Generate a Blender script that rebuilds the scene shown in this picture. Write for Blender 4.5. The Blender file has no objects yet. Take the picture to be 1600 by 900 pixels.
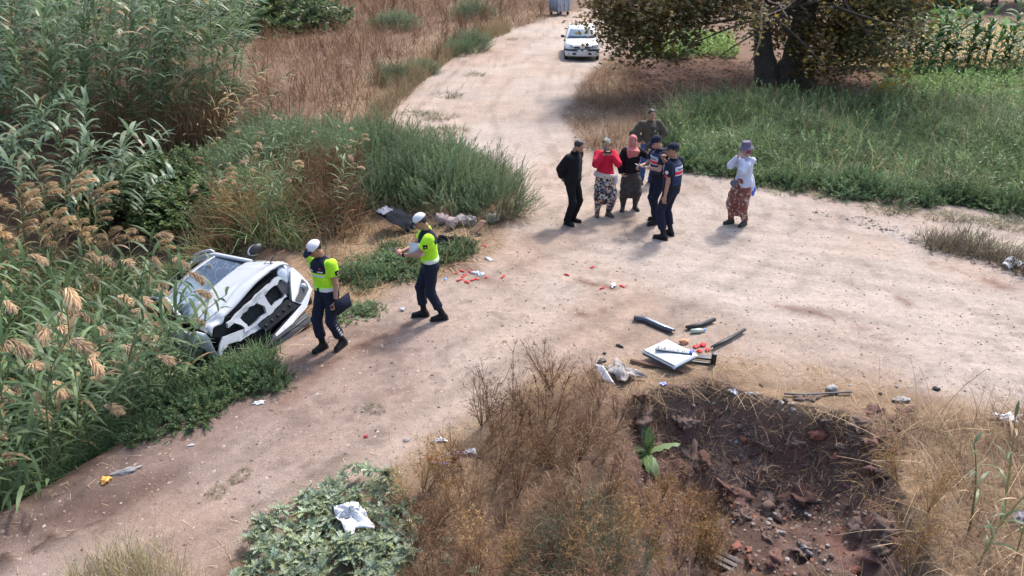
import bpy, math, random
import numpy as np
from mathutils import Matrix, Vector

scene = bpy.context.scene
COL = scene.collection
R = math.radians
rng = np.random.default_rng(7)
random.seed(7)

# ------------------------------------------------------------------ camera, sky, sun, exposure
CAM_H, PITCH, FPX = 5.75, R(26.0), 1200.0
cd = bpy.data.cameras.new('camera')
cd.sensor_width = 36.0
cd.lens = 36.0 * FPX / 1600.0
cd.clip_start, cd.clip_end = 0.1, 2000.0
cam = bpy.data.objects.new('camera', cd)
cam.location = (0, 0, CAM_H)
cam.rotation_euler = (R(90) - PITCH, 0, 0)
COL.objects.link(cam)
scene.camera = cam

SUN_EL = R(54.0)
SUN_AZ = math.atan2(0.55, 0.83)          # from +Y towards +X: the sun stands behind the scene, to the right
world = bpy.data.worlds.new('World')
scene.world = world
world.use_nodes = True
wn = world.node_tree.nodes
sky = wn.new('ShaderNodeTexSky')
sky.sky_type = 'NISHITA'
sky.sun_disc = False
sky.sun_elevation = SUN_EL
sky.sun_rotation = SUN_AZ
sky.dust_density = 3.0
sky.air_density = 1.0
wn['Background'].inputs['Strength'].default_value = 0.15
world.node_tree.links.new(sky.outputs['Color'], wn['Background'].inputs['Color'])

sd = bpy.data.lights.new('sun', 'SUN')
sd.energy = 2.0
sd.angle = R(6.0)
sd.color = (1.0, 0.955, 0.90)
sun = bpy.data.objects.new('sun', sd)
sv = Vector((math.sin(SUN_AZ) * math.cos(SUN_EL), math.cos(SUN_AZ) * math.cos(SUN_EL), math.sin(SUN_EL)))
sun.rotation_euler = sv.to_track_quat('Z', 'Y').to_euler()
sun.location = sv * 50
COL.objects.link(sun)
scene.view_settings.view_transform = 'Standard'
scene.view_settings.look = 'None'
scene.view_settings.exposure = 1.38
scene.view_settings.gamma = 1.0
scene.cycles.max_bounces = 6
scene.cycles.transparent_max_bounces = 8

# ------------------------------------------------------------------ where a point of the photograph meets a level plane
_fw = np.array([0, math.cos(PITCH), -math.sin(PITCH)])
_up = np.array([0, math.sin(PITCH), math.cos(PITCH)])
def at(px, py, z=0.0):
    d = _fw + np.array([1.0, 0, 0]) * (px - 800) / FPX + _up * (450 - py) / FPX
    t = (z - CAM_H) / d[2]
    return np.array([0, 0, CAM_H]) + d * t
def poly(pts):
    return np.array([at(*q)[:2] for q in pts])

# ------------------------------------------------------------------ objects and tags
def tag(o, label=None, cat=None, group=None, kind=None):
    if label: o['label'] = label
    if cat: o['category'] = cat
    if group: o['group'] = group
    if kind: o['kind'] = kind
    return o
def empty(name, loc=(0, 0, 0), rz=0.0, label=None, cat=None, group=None):
    o = bpy.data.objects.new(name, None)
    o.empty_display_size = 0.1
    o.location = loc
    o.rotation_euler = (0, 0, rz)
    COL.objects.link(o)
    return tag(o, label, cat, group)
def link(name, me, parent=None, mat=None):
    o = bpy.data.objects.new(name, me)
    COL.objects.link(o)
    if parent is not None: o.parent = parent
    if mat is not None:
        if len(me.materials) == 0: me.materials.append(mat)
    return o
def mesh(name, V, F, col=None, smooth=False):
    """V n x 3; F: one m x k array, or a list of such arrays; col n x 3 base colours"""
    V = np.asarray(V, np.float32)
    Fs = F if isinstance(F, list) else [F]
    Fs = [np.asarray(f, np.int32) for f in Fs if len(f)]
    me = bpy.data.meshes.new(name)
    me.vertices.add(len(V))
    me.vertices.foreach_set('co', V.ravel())
    loops = np.concatenate([f.ravel() for f in Fs])
    sizes = np.concatenate([np.full(len(f), f.shape[1], np.int32) for f in Fs])
    starts = np.concatenate([[0], np.cumsum(sizes)[:-1]]).astype(np.int32)
    me.loops.add(len(loops))
    me.loops.foreach_set('vertex_index', loops)
    me.polygons.add(len(sizes))
    me.polygons.foreach_set('loop_start', starts)
    me.polygons.foreach_set('loop_total', sizes)
    if smooth:
        me.polygons.foreach_set('use_smooth', np.ones(len(sizes), bool))
    if col is not None:
        c = np.ones((len(V), 4), np.float32)
        c[:, :3] = col
        a = me.attributes.new('col', 'FLOAT_COLOR', 'POINT')
        a.data.foreach_set('color', c.ravel())
    me.update(calc_edges=True)
    return me
class MB:
    """collects quads and tris, builds one mesh"""
    def __init__(s): s.v, s.f, s.n = [], {}, 0
    def add(s, V, F):
        V = np.asarray(V, float)
        F = np.asarray(F, int)
        s.v.append(V)
        s.f.setdefault(F.shape[1], []).append(F + s.n)
        s.n += len(V)
        return s
    def arrays(s):
        return np.concatenate(s.v), [np.concatenate(f) for f in s.f.values()]
    def box(s, c, size, M=None, taper=1.0):
        x, y, z = np.array(size) / 2.0
        V = np.array([[-x, -y, -z], [x, -y, -z], [x, y, -z], [-x, y, -z], [-x * taper, -y * taper, z], [x * taper, -y * taper, z], [x * taper, y * taper, z], [-x * taper, y * taper, z]])
        if M is not None: V = V @ np.asarray(M).T
        return s.add(V + np.array(c), [[0, 3, 2, 1], [4, 5, 6, 7], [0, 1, 5, 4], [1, 2, 6, 5], [2, 3, 7, 6], [3, 0, 4, 7]])
    def tube(s, pts, rad, n=6, cap=True):
        pts = np.asarray(pts, float)
        rad = np.broadcast_to(np.asarray(rad, float), (len(pts),))
        V = []
        for i, p_ in enumerate(pts):
            t = pts[min(i + 1, len(pts) - 1)] - pts[max(i - 1, 0)]
            t = t / (np.linalg.norm(t) + 1e-9)
            a = np.cross(t, [0, 0, 1.0]) if abs(t[2]) < .9 else np.cross(t, [1.0, 0, 0])
            a /= np.linalg.norm(a)
            b = np.cross(t, a)
            th = np.linspace(0, 2 * np.pi, n, endpoint=False)
            V.append(p_ + rad[i] * (np.cos(th)[:, None] * a + np.sin(th)[:, None] * b))
        k = len(pts)
        F = [[i * n + j, i * n + (j + 1) % n, (i + 1) * n + (j + 1) % n, (i + 1) * n + j] for i in range(k - 1) for j in range(n)]
        s.add(np.concatenate(V), F)
        if cap:
            s.add(V[0], [list(range(n))[::-1]]); s.add(V[-1], [list(range(n))])
        return s
    def lathe(s, prof, n=16, M=None, c=(0, 0, 0)):
        th = np.linspace(0, 2 * np.pi, n, endpoint=False)
        V = np.concatenate([np.stack([r_ * np.cos(th), r_ * np.sin(th), np.full(n, z_)], 1) for r_, z_ in prof])
        if M is not None: V = V @ np.asarray(M).T
        F = [[i * n + j, i * n + (j + 1) % n, (i + 1) * n + (j + 1) % n, (i + 1) * n + j] for i in range(len(prof) - 1) for j in range(n)]
        return s.add(V + np.array(c), F)
    def grid(s, P):
        """P r x c x 3 points -> quads"""
        P = np.asarray(P, float)
        r_, c_ = P.shape[:2]
        i, j = np.meshgrid(np.arange(r_ - 1), np.arange(c_ - 1), indexing='ij')
        a = (i * c_ + j).ravel()
        return s.add(P.reshape(-1, 3), np.stack([a, a + 1, a + c_ + 1, a + c_], 1))
    def prism(s, outline, z0, z1):
        """outline k x 2 (counter-clockwise), extruded"""
        o_ = np.asarray(outline, float)
        k = len(o_)
        V = np.concatenate([np.c_[o_, np.full(k, z0)], np.c_[o_, np.full(k, z1)]])
        s.add(V, [[i, (i + 1) % k, k + (i + 1) % k, k + i] for i in range(k)])
        s.add(V[:k], [list(range(k))[::-1]]); s.add(V[k:], [list(range(k))])
        return s
    def mesh(s, name, smooth=False, xf=None):
        V, F = s.arrays()
        if xf is not None: V = xf(V)
        return mesh(name, V, F, smooth=smooth)
    def obj(s, name, mat, parent=None, smooth=False, xf=None):
        return link(name, s.mesh(name, smooth, xf), parent, mat)
def bevel(o, w=0.01, seg=2):
    m = o.modifiers.new('bevel', 'BEVEL'); m.width = w; m.segments = seg; m.limit_method = 'ANGLE'; m.angle_limit = R(35)
    return o
def solid(o, t):
    m = o.modifiers.new('solid', 'SOLIDIFY'); m.thickness = t; m.offset = -1
    return o
def rotz(a): c, s_ = math.cos(a), math.sin(a); return np.array([[c, -s_, 0], [s_, c, 0], [0, 0, 1.0]])
def rotx(a): c, s_ = math.cos(a), math.sin(a); return np.array([[1.0, 0, 0], [0, c, -s_], [0, s_, c]])
def roty(a): c, s_ = math.cos(a), math.sin(a); return np.array([[c, 0, s_], [0, 1.0, 0], [-s_, 0, c]])

# ------------------------------------------------------------------ materials
MATS = {}
def newmat(name):
    m = bpy.data.materials.new(name); m.use_nodes = True
    MATS[name] = m
    return m, m.node_tree.nodes, m.node_tree.links, m.node_tree.nodes['Principled BSDF']
def mat(name, rgb, rough=0.6, metal=0.0, var=0.12, scale=12.0, bump=0.0, bscale=60.0, spec=0.5, coat=0.0, rgb2=None, lo=0.4, hi=0.6):
    """plain surface: base colour with a little procedural variation, optional bump"""
    m, n, l, b = newmat(name)
    b.inputs['Roughness'].default_value = rough
    b.inputs['Metallic'].default_value = metal
    b.inputs['Specular IOR Level'].default_value = spec
    b.inputs['Coat Weight'].default_value = coat
    tc = n.new('ShaderNodeTexCoord')
    nz = n.new('ShaderNodeTexNoise'); nz.inputs['Scale'].default_value = scale; nz.inputs['Detail'].default_value = 5
    l.new(tc.outputs['Object'], nz.inputs['Vector'])
    rp = n.new('ShaderNodeValToRGB')
    c = np.array(rgb, float)
    c2 = np.array(rgb2, float) if rgb2 is not None else np.minimum(c * (1 + var), 0.95)
    c1 = c if rgb2 is not None else c * (1 - var)
    rp.color_ramp.elements[0].position, rp.color_ramp.elements[1].position = (lo, hi) if rgb2 is not None else (0.3, 0.7)
    rp.color_ramp.elements[0].color = (*c1, 1); rp.color_ramp.elements[1].color = (*c2, 1)
    l.new(nz.outputs['Fac'], rp.inputs['Fac']); l.new(rp.outputs['Color'], b.inputs['Base Color'])
    if bump:
        nb = n.new('ShaderNodeTexNoise'); nb.inputs['Scale'].default_value = bscale; nb.inputs['Detail'].default_value = 4
        l.new(tc.outputs['Object'], nb.inputs['Vector'])
        bp = n.new('ShaderNodeBump'); bp.inputs['Strength'].default_value = bump; bp.inputs['Distance'].default_value = 0.02
        l.new(nb.outputs['Fac'], bp.inputs['Height']); l.new(bp.outputs['Normal'], b.inputs['Normal'])
    return m
def leafmat(name, trans=0.35, rough=0.5, spec=0.3, objvar=0.3):
    """leaves: base colour from the mesh's own 'col' attribute, a little per-plant variation, light coming through"""
    m, n, l, b = newmat(name)
    at_ = n.new('ShaderNodeAttribute'); at_.attribute_name = 'col'
    oi = n.new('ShaderNodeObjectInfo')
    mr = n.new('ShaderNodeMapRange'); mr.inputs['To Min'].default_value = 1 - objvar; mr.inputs['To Max'].default_value = 1 + objvar
    l.new(oi.outputs['Random'], mr.inputs['Value'])
    mx = n.new('ShaderNodeVectorMath'); mx.operation = 'SCALE'
    l.new(at_.outputs['Color'], mx.inputs[0]); l.new(mr.outputs['Result'], mx.inputs['Scale'])
    l.new(mx.outputs['Vector'], b.inputs['Base Color'])
    b.inputs['Roughness'].default_value = rough; b.inputs['Specular IOR Level'].default_value = spec
    tr = n.new('ShaderNodeBsdfTranslucent'); l.new(mx.outputs['Vector'], tr.inputs['Color'])
    ms = n.new('ShaderNodeMixShader'); ms.inputs['Fac'].default_value = trans
    l.new(b.outputs['BSDF'], ms.inputs[1]); l.new(tr.outputs['BSDF'], ms.inputs[2])
    l.new(ms.outputs['Shader'], n['Material Output'].inputs['Surface'])
    return m
LEAF = leafmat('leaf', 0.42, 0.45, 0.3)
CANE = leafmat('cane_leaf', 0.42, 0.42, 0.45, .2)
TREELEAF = leafmat('tree_leaf', 0.35, 0.6, 0.12, 0)
DRY = leafmat('dry_stalk', 0.2, 0.75, 0.15)
STRAW = leafmat('straw', 0.1, 0.8, 0.1, 0.1)

# ------------------------------------------------------------------ noise and polygons
NG = {}
def vnoise(x, y, sc, seed=0):
    if seed not in NG: NG[seed] = np.random.default_rng(seed).random((256, 256))
    g = NG[seed]
    u, v = np.asarray(x) / sc + 1000.37, np.asarray(y) / sc + 1000.71
    i, j = np.floor(u).astype(int), np.floor(v).astype(int)
    a, b = u - i, v - j
    a = a * a * (3 - 2 * a); b = b * b * (3 - 2 * b)
    i0, i1, j0, j1 = i % 256, (i + 1) % 256, j % 256, (j + 1) % 256
    return (g[i0, j0] * (1 - a) + g[i1, j0] * a) * (1 - b) + (g[i0, j1] * (1 - a) + g[i1, j1] * a) * b
def fbm(x, y, sc, seed=0, o=4):
    s_, amp, tot = 0, 1.0, 0
    for k in range(o):
        s_ = s_ + amp * vnoise(x, y, sc / 2 ** k, seed + k * 11); tot += amp; amp *= .5
    return s_ / tot
def ss(a, b, x):
    t = np.clip((x - a) / (b - a), 0, 1)
    return t * t * (3 - 2 * t)
def sdpoly(P, x, y):
    """signed distance to a polygon (negative inside)"""
    x = np.asarray(x, float); y = np.asarray(y, float)
    d = np.full(x.shape, 1e9); s_ = np.zeros(x.shape, bool)
    k = len(P)
    for i in range(k):
        ax, ay = P[i]; bx, by = P[(i + 1) % k]
        ex, ey = bx - ax, by - ay
        wx, wy = x - ax, y - ay
        t = np.clip((wx * ex + wy * ey) / (ex * ex + ey * ey + 1e-12), 0, 1)
        d = np.minimum(d, (wx - ex * t) ** 2 + (wy - ey * t) ** 2)
        c = ((ay > y) != (by > y)) & (x < (bx - ax) * (y - ay) / (by - ay + 1e-12) + ax)
        s_ ^= c
    return np.sqrt(d) * np.where(s_, -1, 1)
def sample_poly(P, n, g=None, seed=0):
    r_ = np.random.default_rng(seed)
    lo, hi = P.min(0), P.max(0)
    out = []
    while sum(len(o) for o in out) < n:
        q = lo + (hi - lo) * r_.random((4 * n + 16, 2))
        q = q[sdpoly(P, q[:, 0], q[:, 1]) < 0]
        out.append(q)
    return np.concatenate(out)[:n]
# ------------------------------------------------------------------ the ground: zones laid out on the plan
ROAD_L = [(-400, 980), (-150, 900), (0, 805), (110, 745), (200, 692), (330, 602), (430, 550), (492, 505), (560, 470), (640, 445), (700, 425), (760, 385), (812, 340), (822, 300), (790, 262), (720, 225), (640, 205), (612, 190), (612, 165), (650, 130), (720, 75), (800, 45), (860, 28), (905, 16), (960, 4)]
ROAD_R = [(1010, 4), (985, 40), (940, 95), (905, 130), (882, 180), (905, 232), (965, 262), (1080, 268), (1190, 290), (1400, 312), (1600, 332), (1800, 350), (1900, 640), (1600, 648), (1400, 605), (1250, 590), (1100, 572), (960, 575), (880, 585), (770, 645), (650, 745), (500, 775), (360, 870), (250, 960), (-200, 1000)]
ROAD = poly(ROAD_L + ROAD_R)
# the left road edge as a line; plants and the ditch lie beyond it
EDGE = poly(ROAD_L[1:19])
DITCH = np.vstack([poly(ROAD_L[1:8] + [(478, 460), (440, 425), (400, 380), (372, 340)]), [[-6.2, 21], [-9, 30], [-40, 30], [-40, 3], [-9, 3.0]]])
PIT = poly([(968, 632), (1010, 605), (1110, 592), (1210, 622), (1330, 645), (1398, 700), (1425, 780), (1450, 860), (1540, 960), (1560, 1150), (900, 1150), (945, 960), (962, 800), (955, 700)])
BANK = poly([(560, 1100), (600, 900), (650, 790), (740, 690), (880, 610), (968, 632), (960, 800), (950, 960), (900, 1150)])

def gz(x, y):
    x = np.asarray(x, float); y = np.asarray(y, float)
    dd = -sdpoly(DITCH, x, y)
    dep = 1.9 - 1.3 * ss(13.5, 20, y)
    z = -dep * ss(-0.1, 2.0, dd) * (1 - 0.95 * ss(4.2, 8.5, dd))
    pd = -sdpoly(PIT, x, y) + 0.10 * (vnoise(x, y, .35, 3) - .5) + .06 * (vnoise(x, y, .12, 5) - .5)
    fl = 1.25 + .18 * (fbm(x, y, .9, 8) - .5) - .25 * ss(.8, 0, np.abs(x - 3.2)) * ss(8.0, 7.0, y)
    lum = 1 + .5 * (fbm(x, y, .5, 9) - .5)
    z = z - fl * (0.28 * ss(0.0, .18, pd * lum) + 0.30 * ss(.16, .50, pd * lum) + .42 * ss(.42, 1.25, pd * lum)) - .16 * ss(.1, .4, pd) * (np.abs(fbm(x, y, .45, 17, 3) - .5) * 2.2 - .25)
    bd = -sdpoly(BANK, x, y)
    z = np.where(pd < 0, z - .55 * ss(.05, 1.5, bd), z)
    rough = ss(-.3, .6, sdpoly(ROAD, x, y))
    z = z + (fbm(x, y, 2.2, 21) - .5) * (.07 + .12 * rough) + (fbm(x, y, .5, 33, 3) - .5) * (.022 + .06 * rough)
    z = z + (vnoise(x, y, .09, 41) - .5) * (.012 + .02 * rough + .05 * ss(.05, .3, pd))
    # wheel ruts on the near track: churned lumps
    return z + RUT(x, y)
def segdist(P, x, y):
    d = np.full(np.shape(x), 1e9)
    for a, b in zip(P[:-1], P[1:]):
        e = b - a
        t = np.clip(((x - a[0]) * e[0] + (y - a[1]) * e[1]) / (e @ e), 0, 1)
        d = np.minimum(d, np.hypot(x - a[0] - e[0] * t, y - a[1] - e[1] * t))
    return d
RUTL = [poly([(-60, 895), (20, 868), (90, 835), (160, 800)]), poly([(-40, 850), (60, 815), (170, 785), (260, 745)])]
def RUT(x, y):
    a = segdist(RUTL[0], x, y)
    m = np.exp(-(a / .14) ** 2)
    return m * (.10 * (vnoise(x, y, .10, 55) - .3) - .03) - .03 * np.exp(-(segdist(RUTL[1], x, y) / .2) ** 2)

def axis(lo0, lo, hi, hi0, step, grow=1.09):
    a = list(np.arange(lo, hi, step))
    s_ = step; v = a[-1]
    while v < hi0: s_ *= grow; v += s_; a.append(v)
    s_ = step; v = a[0]; pre = []
    while v > lo0: s_ *= grow; v -= s_; pre.append(v)
    return np.array(pre[::-1] + a)
gx = axis(-600, -6.5, 7.5, 600, .056, 1.12)
gy = axis(-60, 4.6, 12.5, 900, .052, 1.04)
GX, GY = np.meshgrid(gx, gy)
fx, fy = GX.ravel(), GY.ravel()
Z = gz(fx, fy)

def zone(pxpoly, soft=.3, wob=.4, seed=0, P=None):
    P = poly(pxpoly) if P is None else P
    return ss(soft, -soft, sdpoly(P, fx, fy) + wob * (fbm(fx, fy, .8, seed) - .5) * 2)
C_ROAD = np.array([.292, .228, .186]); C_ROAD2 = np.array([.322, .268, .228])
C_DIRT = np.array([.145, .095, .067]); C_STRAW = np.array([.24, .168, .106])
C_DARK = np.array([.075, .048, .038]); C_DAMP = np.array([.098, .068, .057])
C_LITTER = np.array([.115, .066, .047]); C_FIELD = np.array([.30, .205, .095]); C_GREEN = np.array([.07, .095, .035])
def lerp(c, c2, m): return c * (1 - m[:, None]) + np.asarray(c2) * m[:, None]
col = np.tile(C_DIRT, (len(fx), 1)) * (.75 + .5 * fbm(fx, fy, 1.1, 70))[:, None]
road = zone(None, .25, .35, 71, ROAD)
rc = lerp(np.tile(C_ROAD, (len(fx), 1)), C_ROAD2, ss(.42, .6, fbm(fx, fy, 3.0, 72)))
rc = lerp(rc, C_ROAD2 * 1.04, zone([(600, 190), (900, 20), (960, 90), (890, 190), (930, 250), (1000, 300), (900, 340), (820, 330)], 1.0, .5, 73) * .8)
rc = lerp(rc, C_ROAD2 * 1.03, zone([(1150, 320), (1700, 420), (1700, 600), (1500, 590), (1250, 480), (1000, 420)], .8, .5, 74) * .7)
rc = lerp(rc, C_DAMP, zone([(-400, 1000), (-100, 780), (120, 730), (330, 610), (430, 570), (480, 560), (420, 640), (300, 720), (180, 800), (60, 860), (-100, 990)], .45, .25, 75) * .9)
rc = lerp(rc, C_DAMP * 1.9, zone([(-400, 1000), (-100, 760), (330, 600), (520, 500), (620, 470), (700, 520), (640, 640), (500, 750), (300, 900), (100, 1000)], .9, .3, 76) * .6)
for q, s_ in ((np.array([(1215, 478), (1290, 492), (1385, 528)]), .13), (np.array([(1340, 438), (1400, 462), (1445, 492)]), .11), (np.array([(1465, 412), (1510, 425), (1570, 448)]), .14), (np.array([(905, 440), (930, 447), (965, 452)]), .1), (np.array([(910, 492), (940, 486)]), .12), (np.array([(430, 640), (520, 560), (640, 510)]), .14), (np.array([(690, 400), (740, 425), (790, 440)]), .2)):
    rc = lerp(rc, C_DARK * 2.2, np.exp(-(segdist(poly(q), fx, fy) / s_) ** 2) * ss(.28, .6, fbm(fx, fy, .35, 77)) * .95)
# tyre tracks: long bands a little darker and lighter along the road
tl = segdist(poly([(-100, 900), (200, 740), (500, 590), (760, 470), (1000, 380), (1080, 320)]), fx, fy)
t2 = segdist(poly([(1700, 560), (1400, 480), (1150, 430), (950, 370), (830, 250), (800, 170), (840, 100), (930, 30)]), fx, fy)
for d_, o_ in ((tl, .2), (t2, .2)):
    for off in (.7, 1.6, 2.3, 3.1):
        rc = lerp(rc, rc * .80, np.exp(-((d_ - off) / .13) ** 2) * ss(.3, .6, fbm(fx, fy, 1.2, 78)) * .95)
ud, vd = fx * .72 + fy * .69, -fx * .69 + fy * .72
st1 = fbm(ud * .12, vd, .22, 101, 3); st2 = fbm(fx * .1, fy + .28 * fx, .25, 103, 3)
wst = ss(10, 13, fy + .4 * fx)
rc = rc * (1 + .34 * ((st1 * (1 - wst) + st2 * wst) - .5))[:, None]
rc = lerp(rc, rc * .74, ss(.60, .68, fbm(fx, fy, .22, 105, 3)) * ss(.42, .62, fbm(fx, fy, 1.7, 106)) * .8)
rc = lerp(rc, rc * [.93, .82, .74], ss(.45, .65, fbm(fx, fy, 2.4, 107)) * .5)
rc = lerp(rc, C_DARK * .75, np.exp(-(segdist(RUTL[0], fx, fy) / .16) ** 2) * ss(.40, .5, vnoise(fx, fy, .10, 55)) * .9)
rc = lerp(rc, C_DARK * 1.3, np.exp(-(segdist(RUTL[1], fx, fy) / .22) ** 2) * .75)
col = lerp(col, rc, road)
strawz = np.clip(zone([(440, 430), (470, 370), (560, 345), (640, 350), (760, 362), (780, 385), (700, 420), (560, 470), (500, 480)], .3, .4, 80)
    + zone([(960, 570), (1110, 555), (1260, 570), (1400, 600), (1420, 650), (1300, 640), (1200, 618), (1100, 595), (990, 605)], .25, .3, 81)
    + zone([(1380, 620), (1700, 640), (1900, 1100), (1560, 1100), (1440, 840), (1400, 720)], .3, .3, 82)
    + zone([(560, 790), (680, 680), (860, 580), (960, 580), (900, 640), (760, 740), (640, 900)], .2, .25, 83)
    + zone([(900, 215), (905, 140), (950, 95), (985, 100), (1010, 170), (1000, 250), (950, 245)], .5, .6, 84) * .8
    + zone([(560, 220), (620, 150), (720, 70), (860, 20), (800, 10), (640, 60), (520, 150), (480, 250)], .8, .8, 85) * .8, 0, 1)
col = lerp(col, C_STRAW * 1.0, strawz * (.45 + .5 * ss(.35, .6, fbm(fx, fy, .4, 86))))
pitm = ss(.05, .2, -sdpoly(PIT, fx, fy) + .08 * (fbm(fx, fy, .3, 87) - .5))
pc = lerp(np.tile(C_DARK * 1.25, (len(fx), 1)), [.175, .118, .095], ss(.48, .66, fbm(fx, fy, .55, 88)) * .8)
pc = lerp(pc, [.15, .075, .06], ss(.5, .62, fbm(fx, fy, .8, 89)) * .55)
col = lerp(col, pc, pitm)
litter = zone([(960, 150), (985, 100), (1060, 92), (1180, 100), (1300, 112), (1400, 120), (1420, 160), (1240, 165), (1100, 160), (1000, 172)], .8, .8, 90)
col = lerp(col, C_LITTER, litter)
green = zone([(1010, 200), (1060, 160), (1400, 160), (1380, 105), (1700, 95), (1900, 330), (1600, 325), (1200, 285), (1060, 250)], .6, .5, 91)
col = lerp(col, C_GREEN, green)
field = zone([(1290, 100), (1300, 60), (1380, 40), (1900, 30), (1900, 95), (1400, 105)], 1.0, .6, 92)
col = lerp(col, C_FIELD, field)
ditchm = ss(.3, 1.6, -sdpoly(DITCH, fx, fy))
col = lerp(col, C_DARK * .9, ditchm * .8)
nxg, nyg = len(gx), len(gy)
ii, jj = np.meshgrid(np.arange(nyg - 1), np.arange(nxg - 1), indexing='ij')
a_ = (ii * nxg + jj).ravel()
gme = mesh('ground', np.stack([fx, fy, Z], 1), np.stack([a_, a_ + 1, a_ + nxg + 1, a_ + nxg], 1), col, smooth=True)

m, n, l, b = newmat('ground')
an = n.new('ShaderNodeAttribute'); an.attribute_name = 'col'
tc = n.new('ShaderNodeTexCoord')
def noise(sc, det=6, rough=.6):
    q = n.new('ShaderNodeTexNoise'); q.inputs['Scale'].default_value = sc; q.inputs['Detail'].default_value = det; q.inputs['Roughness'].default_value = rough
    l.new(tc.outputs['Object'], q.inputs['Vector']); return q
def mapr(src, a, b2, c, d):
    q = n.new('ShaderNodeMapRange'); q.inputs['From Min'].default_value = a; q.inputs['From Max'].default_value = b2; q.inputs['To Min'].default_value = c; q.inputs['To Max'].default_value = d
    l.new(src, q.inputs['Value']); return q
n1, n2, n3 = noise(9.0), noise(55.0, 4, .7), noise(1.3, 8, .65)
def mul(a, b2):
    q = n.new('ShaderNodeMath'); q.operation = 'MULTIPLY'; l.new(a, q.inputs[0]); l.new(b2, q.inputs[1]); return q.outputs[0]
f = mul(mul(mapr(n1.outputs['Fac'], .3, .7, .84, 1.14).outputs[0], mapr(n2.outputs['Fac'], .3, .7, .74, 1.2).outputs[0]), mapr(n3.outputs['Fac'], .3, .7, .88, 1.1).outputs[0])
vo = n.new('ShaderNodeTexVoronoi'); vo.inputs['Scale'].default_value = 26.0; l.new(tc.outputs['Object'], vo.inputs['Vector'])
sp = mapr(vo.outputs['Distance'], .06, .16, .58, 1.0)
gate = n.new('ShaderNodeMath'); gate.operation = 'MAXIMUM'
l.new(sp.outputs[0], gate.inputs[0]); l.new(mapr(n1.outputs['Fac'], .46, .54, 1.0, 0.0).outputs[0], gate.inputs[1])
f = mul(f, gate.outputs[0])
sc_ = n.new('ShaderNodeVectorMath'); sc_.operation = 'SCALE'
l.new(an.outputs['Color'], sc_.inputs[0]); l.new(f, sc_.inputs['Scale']); l.new(sc_.outputs['Vector'], b.inputs['Base Color'])
b.inputs['Roughness'].default_value = .95; b.inputs['Specular IOR Level'].default_value = .1
ad = n.new('ShaderNodeMath'); ad.operation = 'ADD'
l.new(n1.outputs['Fac'], ad.inputs[0]); l.new(n2.outputs['Fac'], ad.inputs[1])
bp = n.new('ShaderNodeBump'); bp.inputs['Strength'].default_value = .55; bp.inputs['Distance'].default_value = .03
l.new(ad.outputs[0], bp.inputs['Height']); l.new(bp.outputs['Normal'], b.inputs['Normal'])
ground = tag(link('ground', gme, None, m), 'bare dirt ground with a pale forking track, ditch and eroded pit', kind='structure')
def g1(x, y): return float(gz(np.array([x]), np.array([y]))[0])
def drop(px, py, lift=0.0):
    """the point on the ground that shows at px, py (walks down the view ray)"""
    z = 0.0
    for _ in range(12):
        p_ = at(px, py, z); z = .5 * z + .5 * g1(p_[0], p_[1])
    p_ = at(px, py, z)
    return np.array([p_[0], p_[1], g1(p_[0], p_[1]) + lift])
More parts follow.
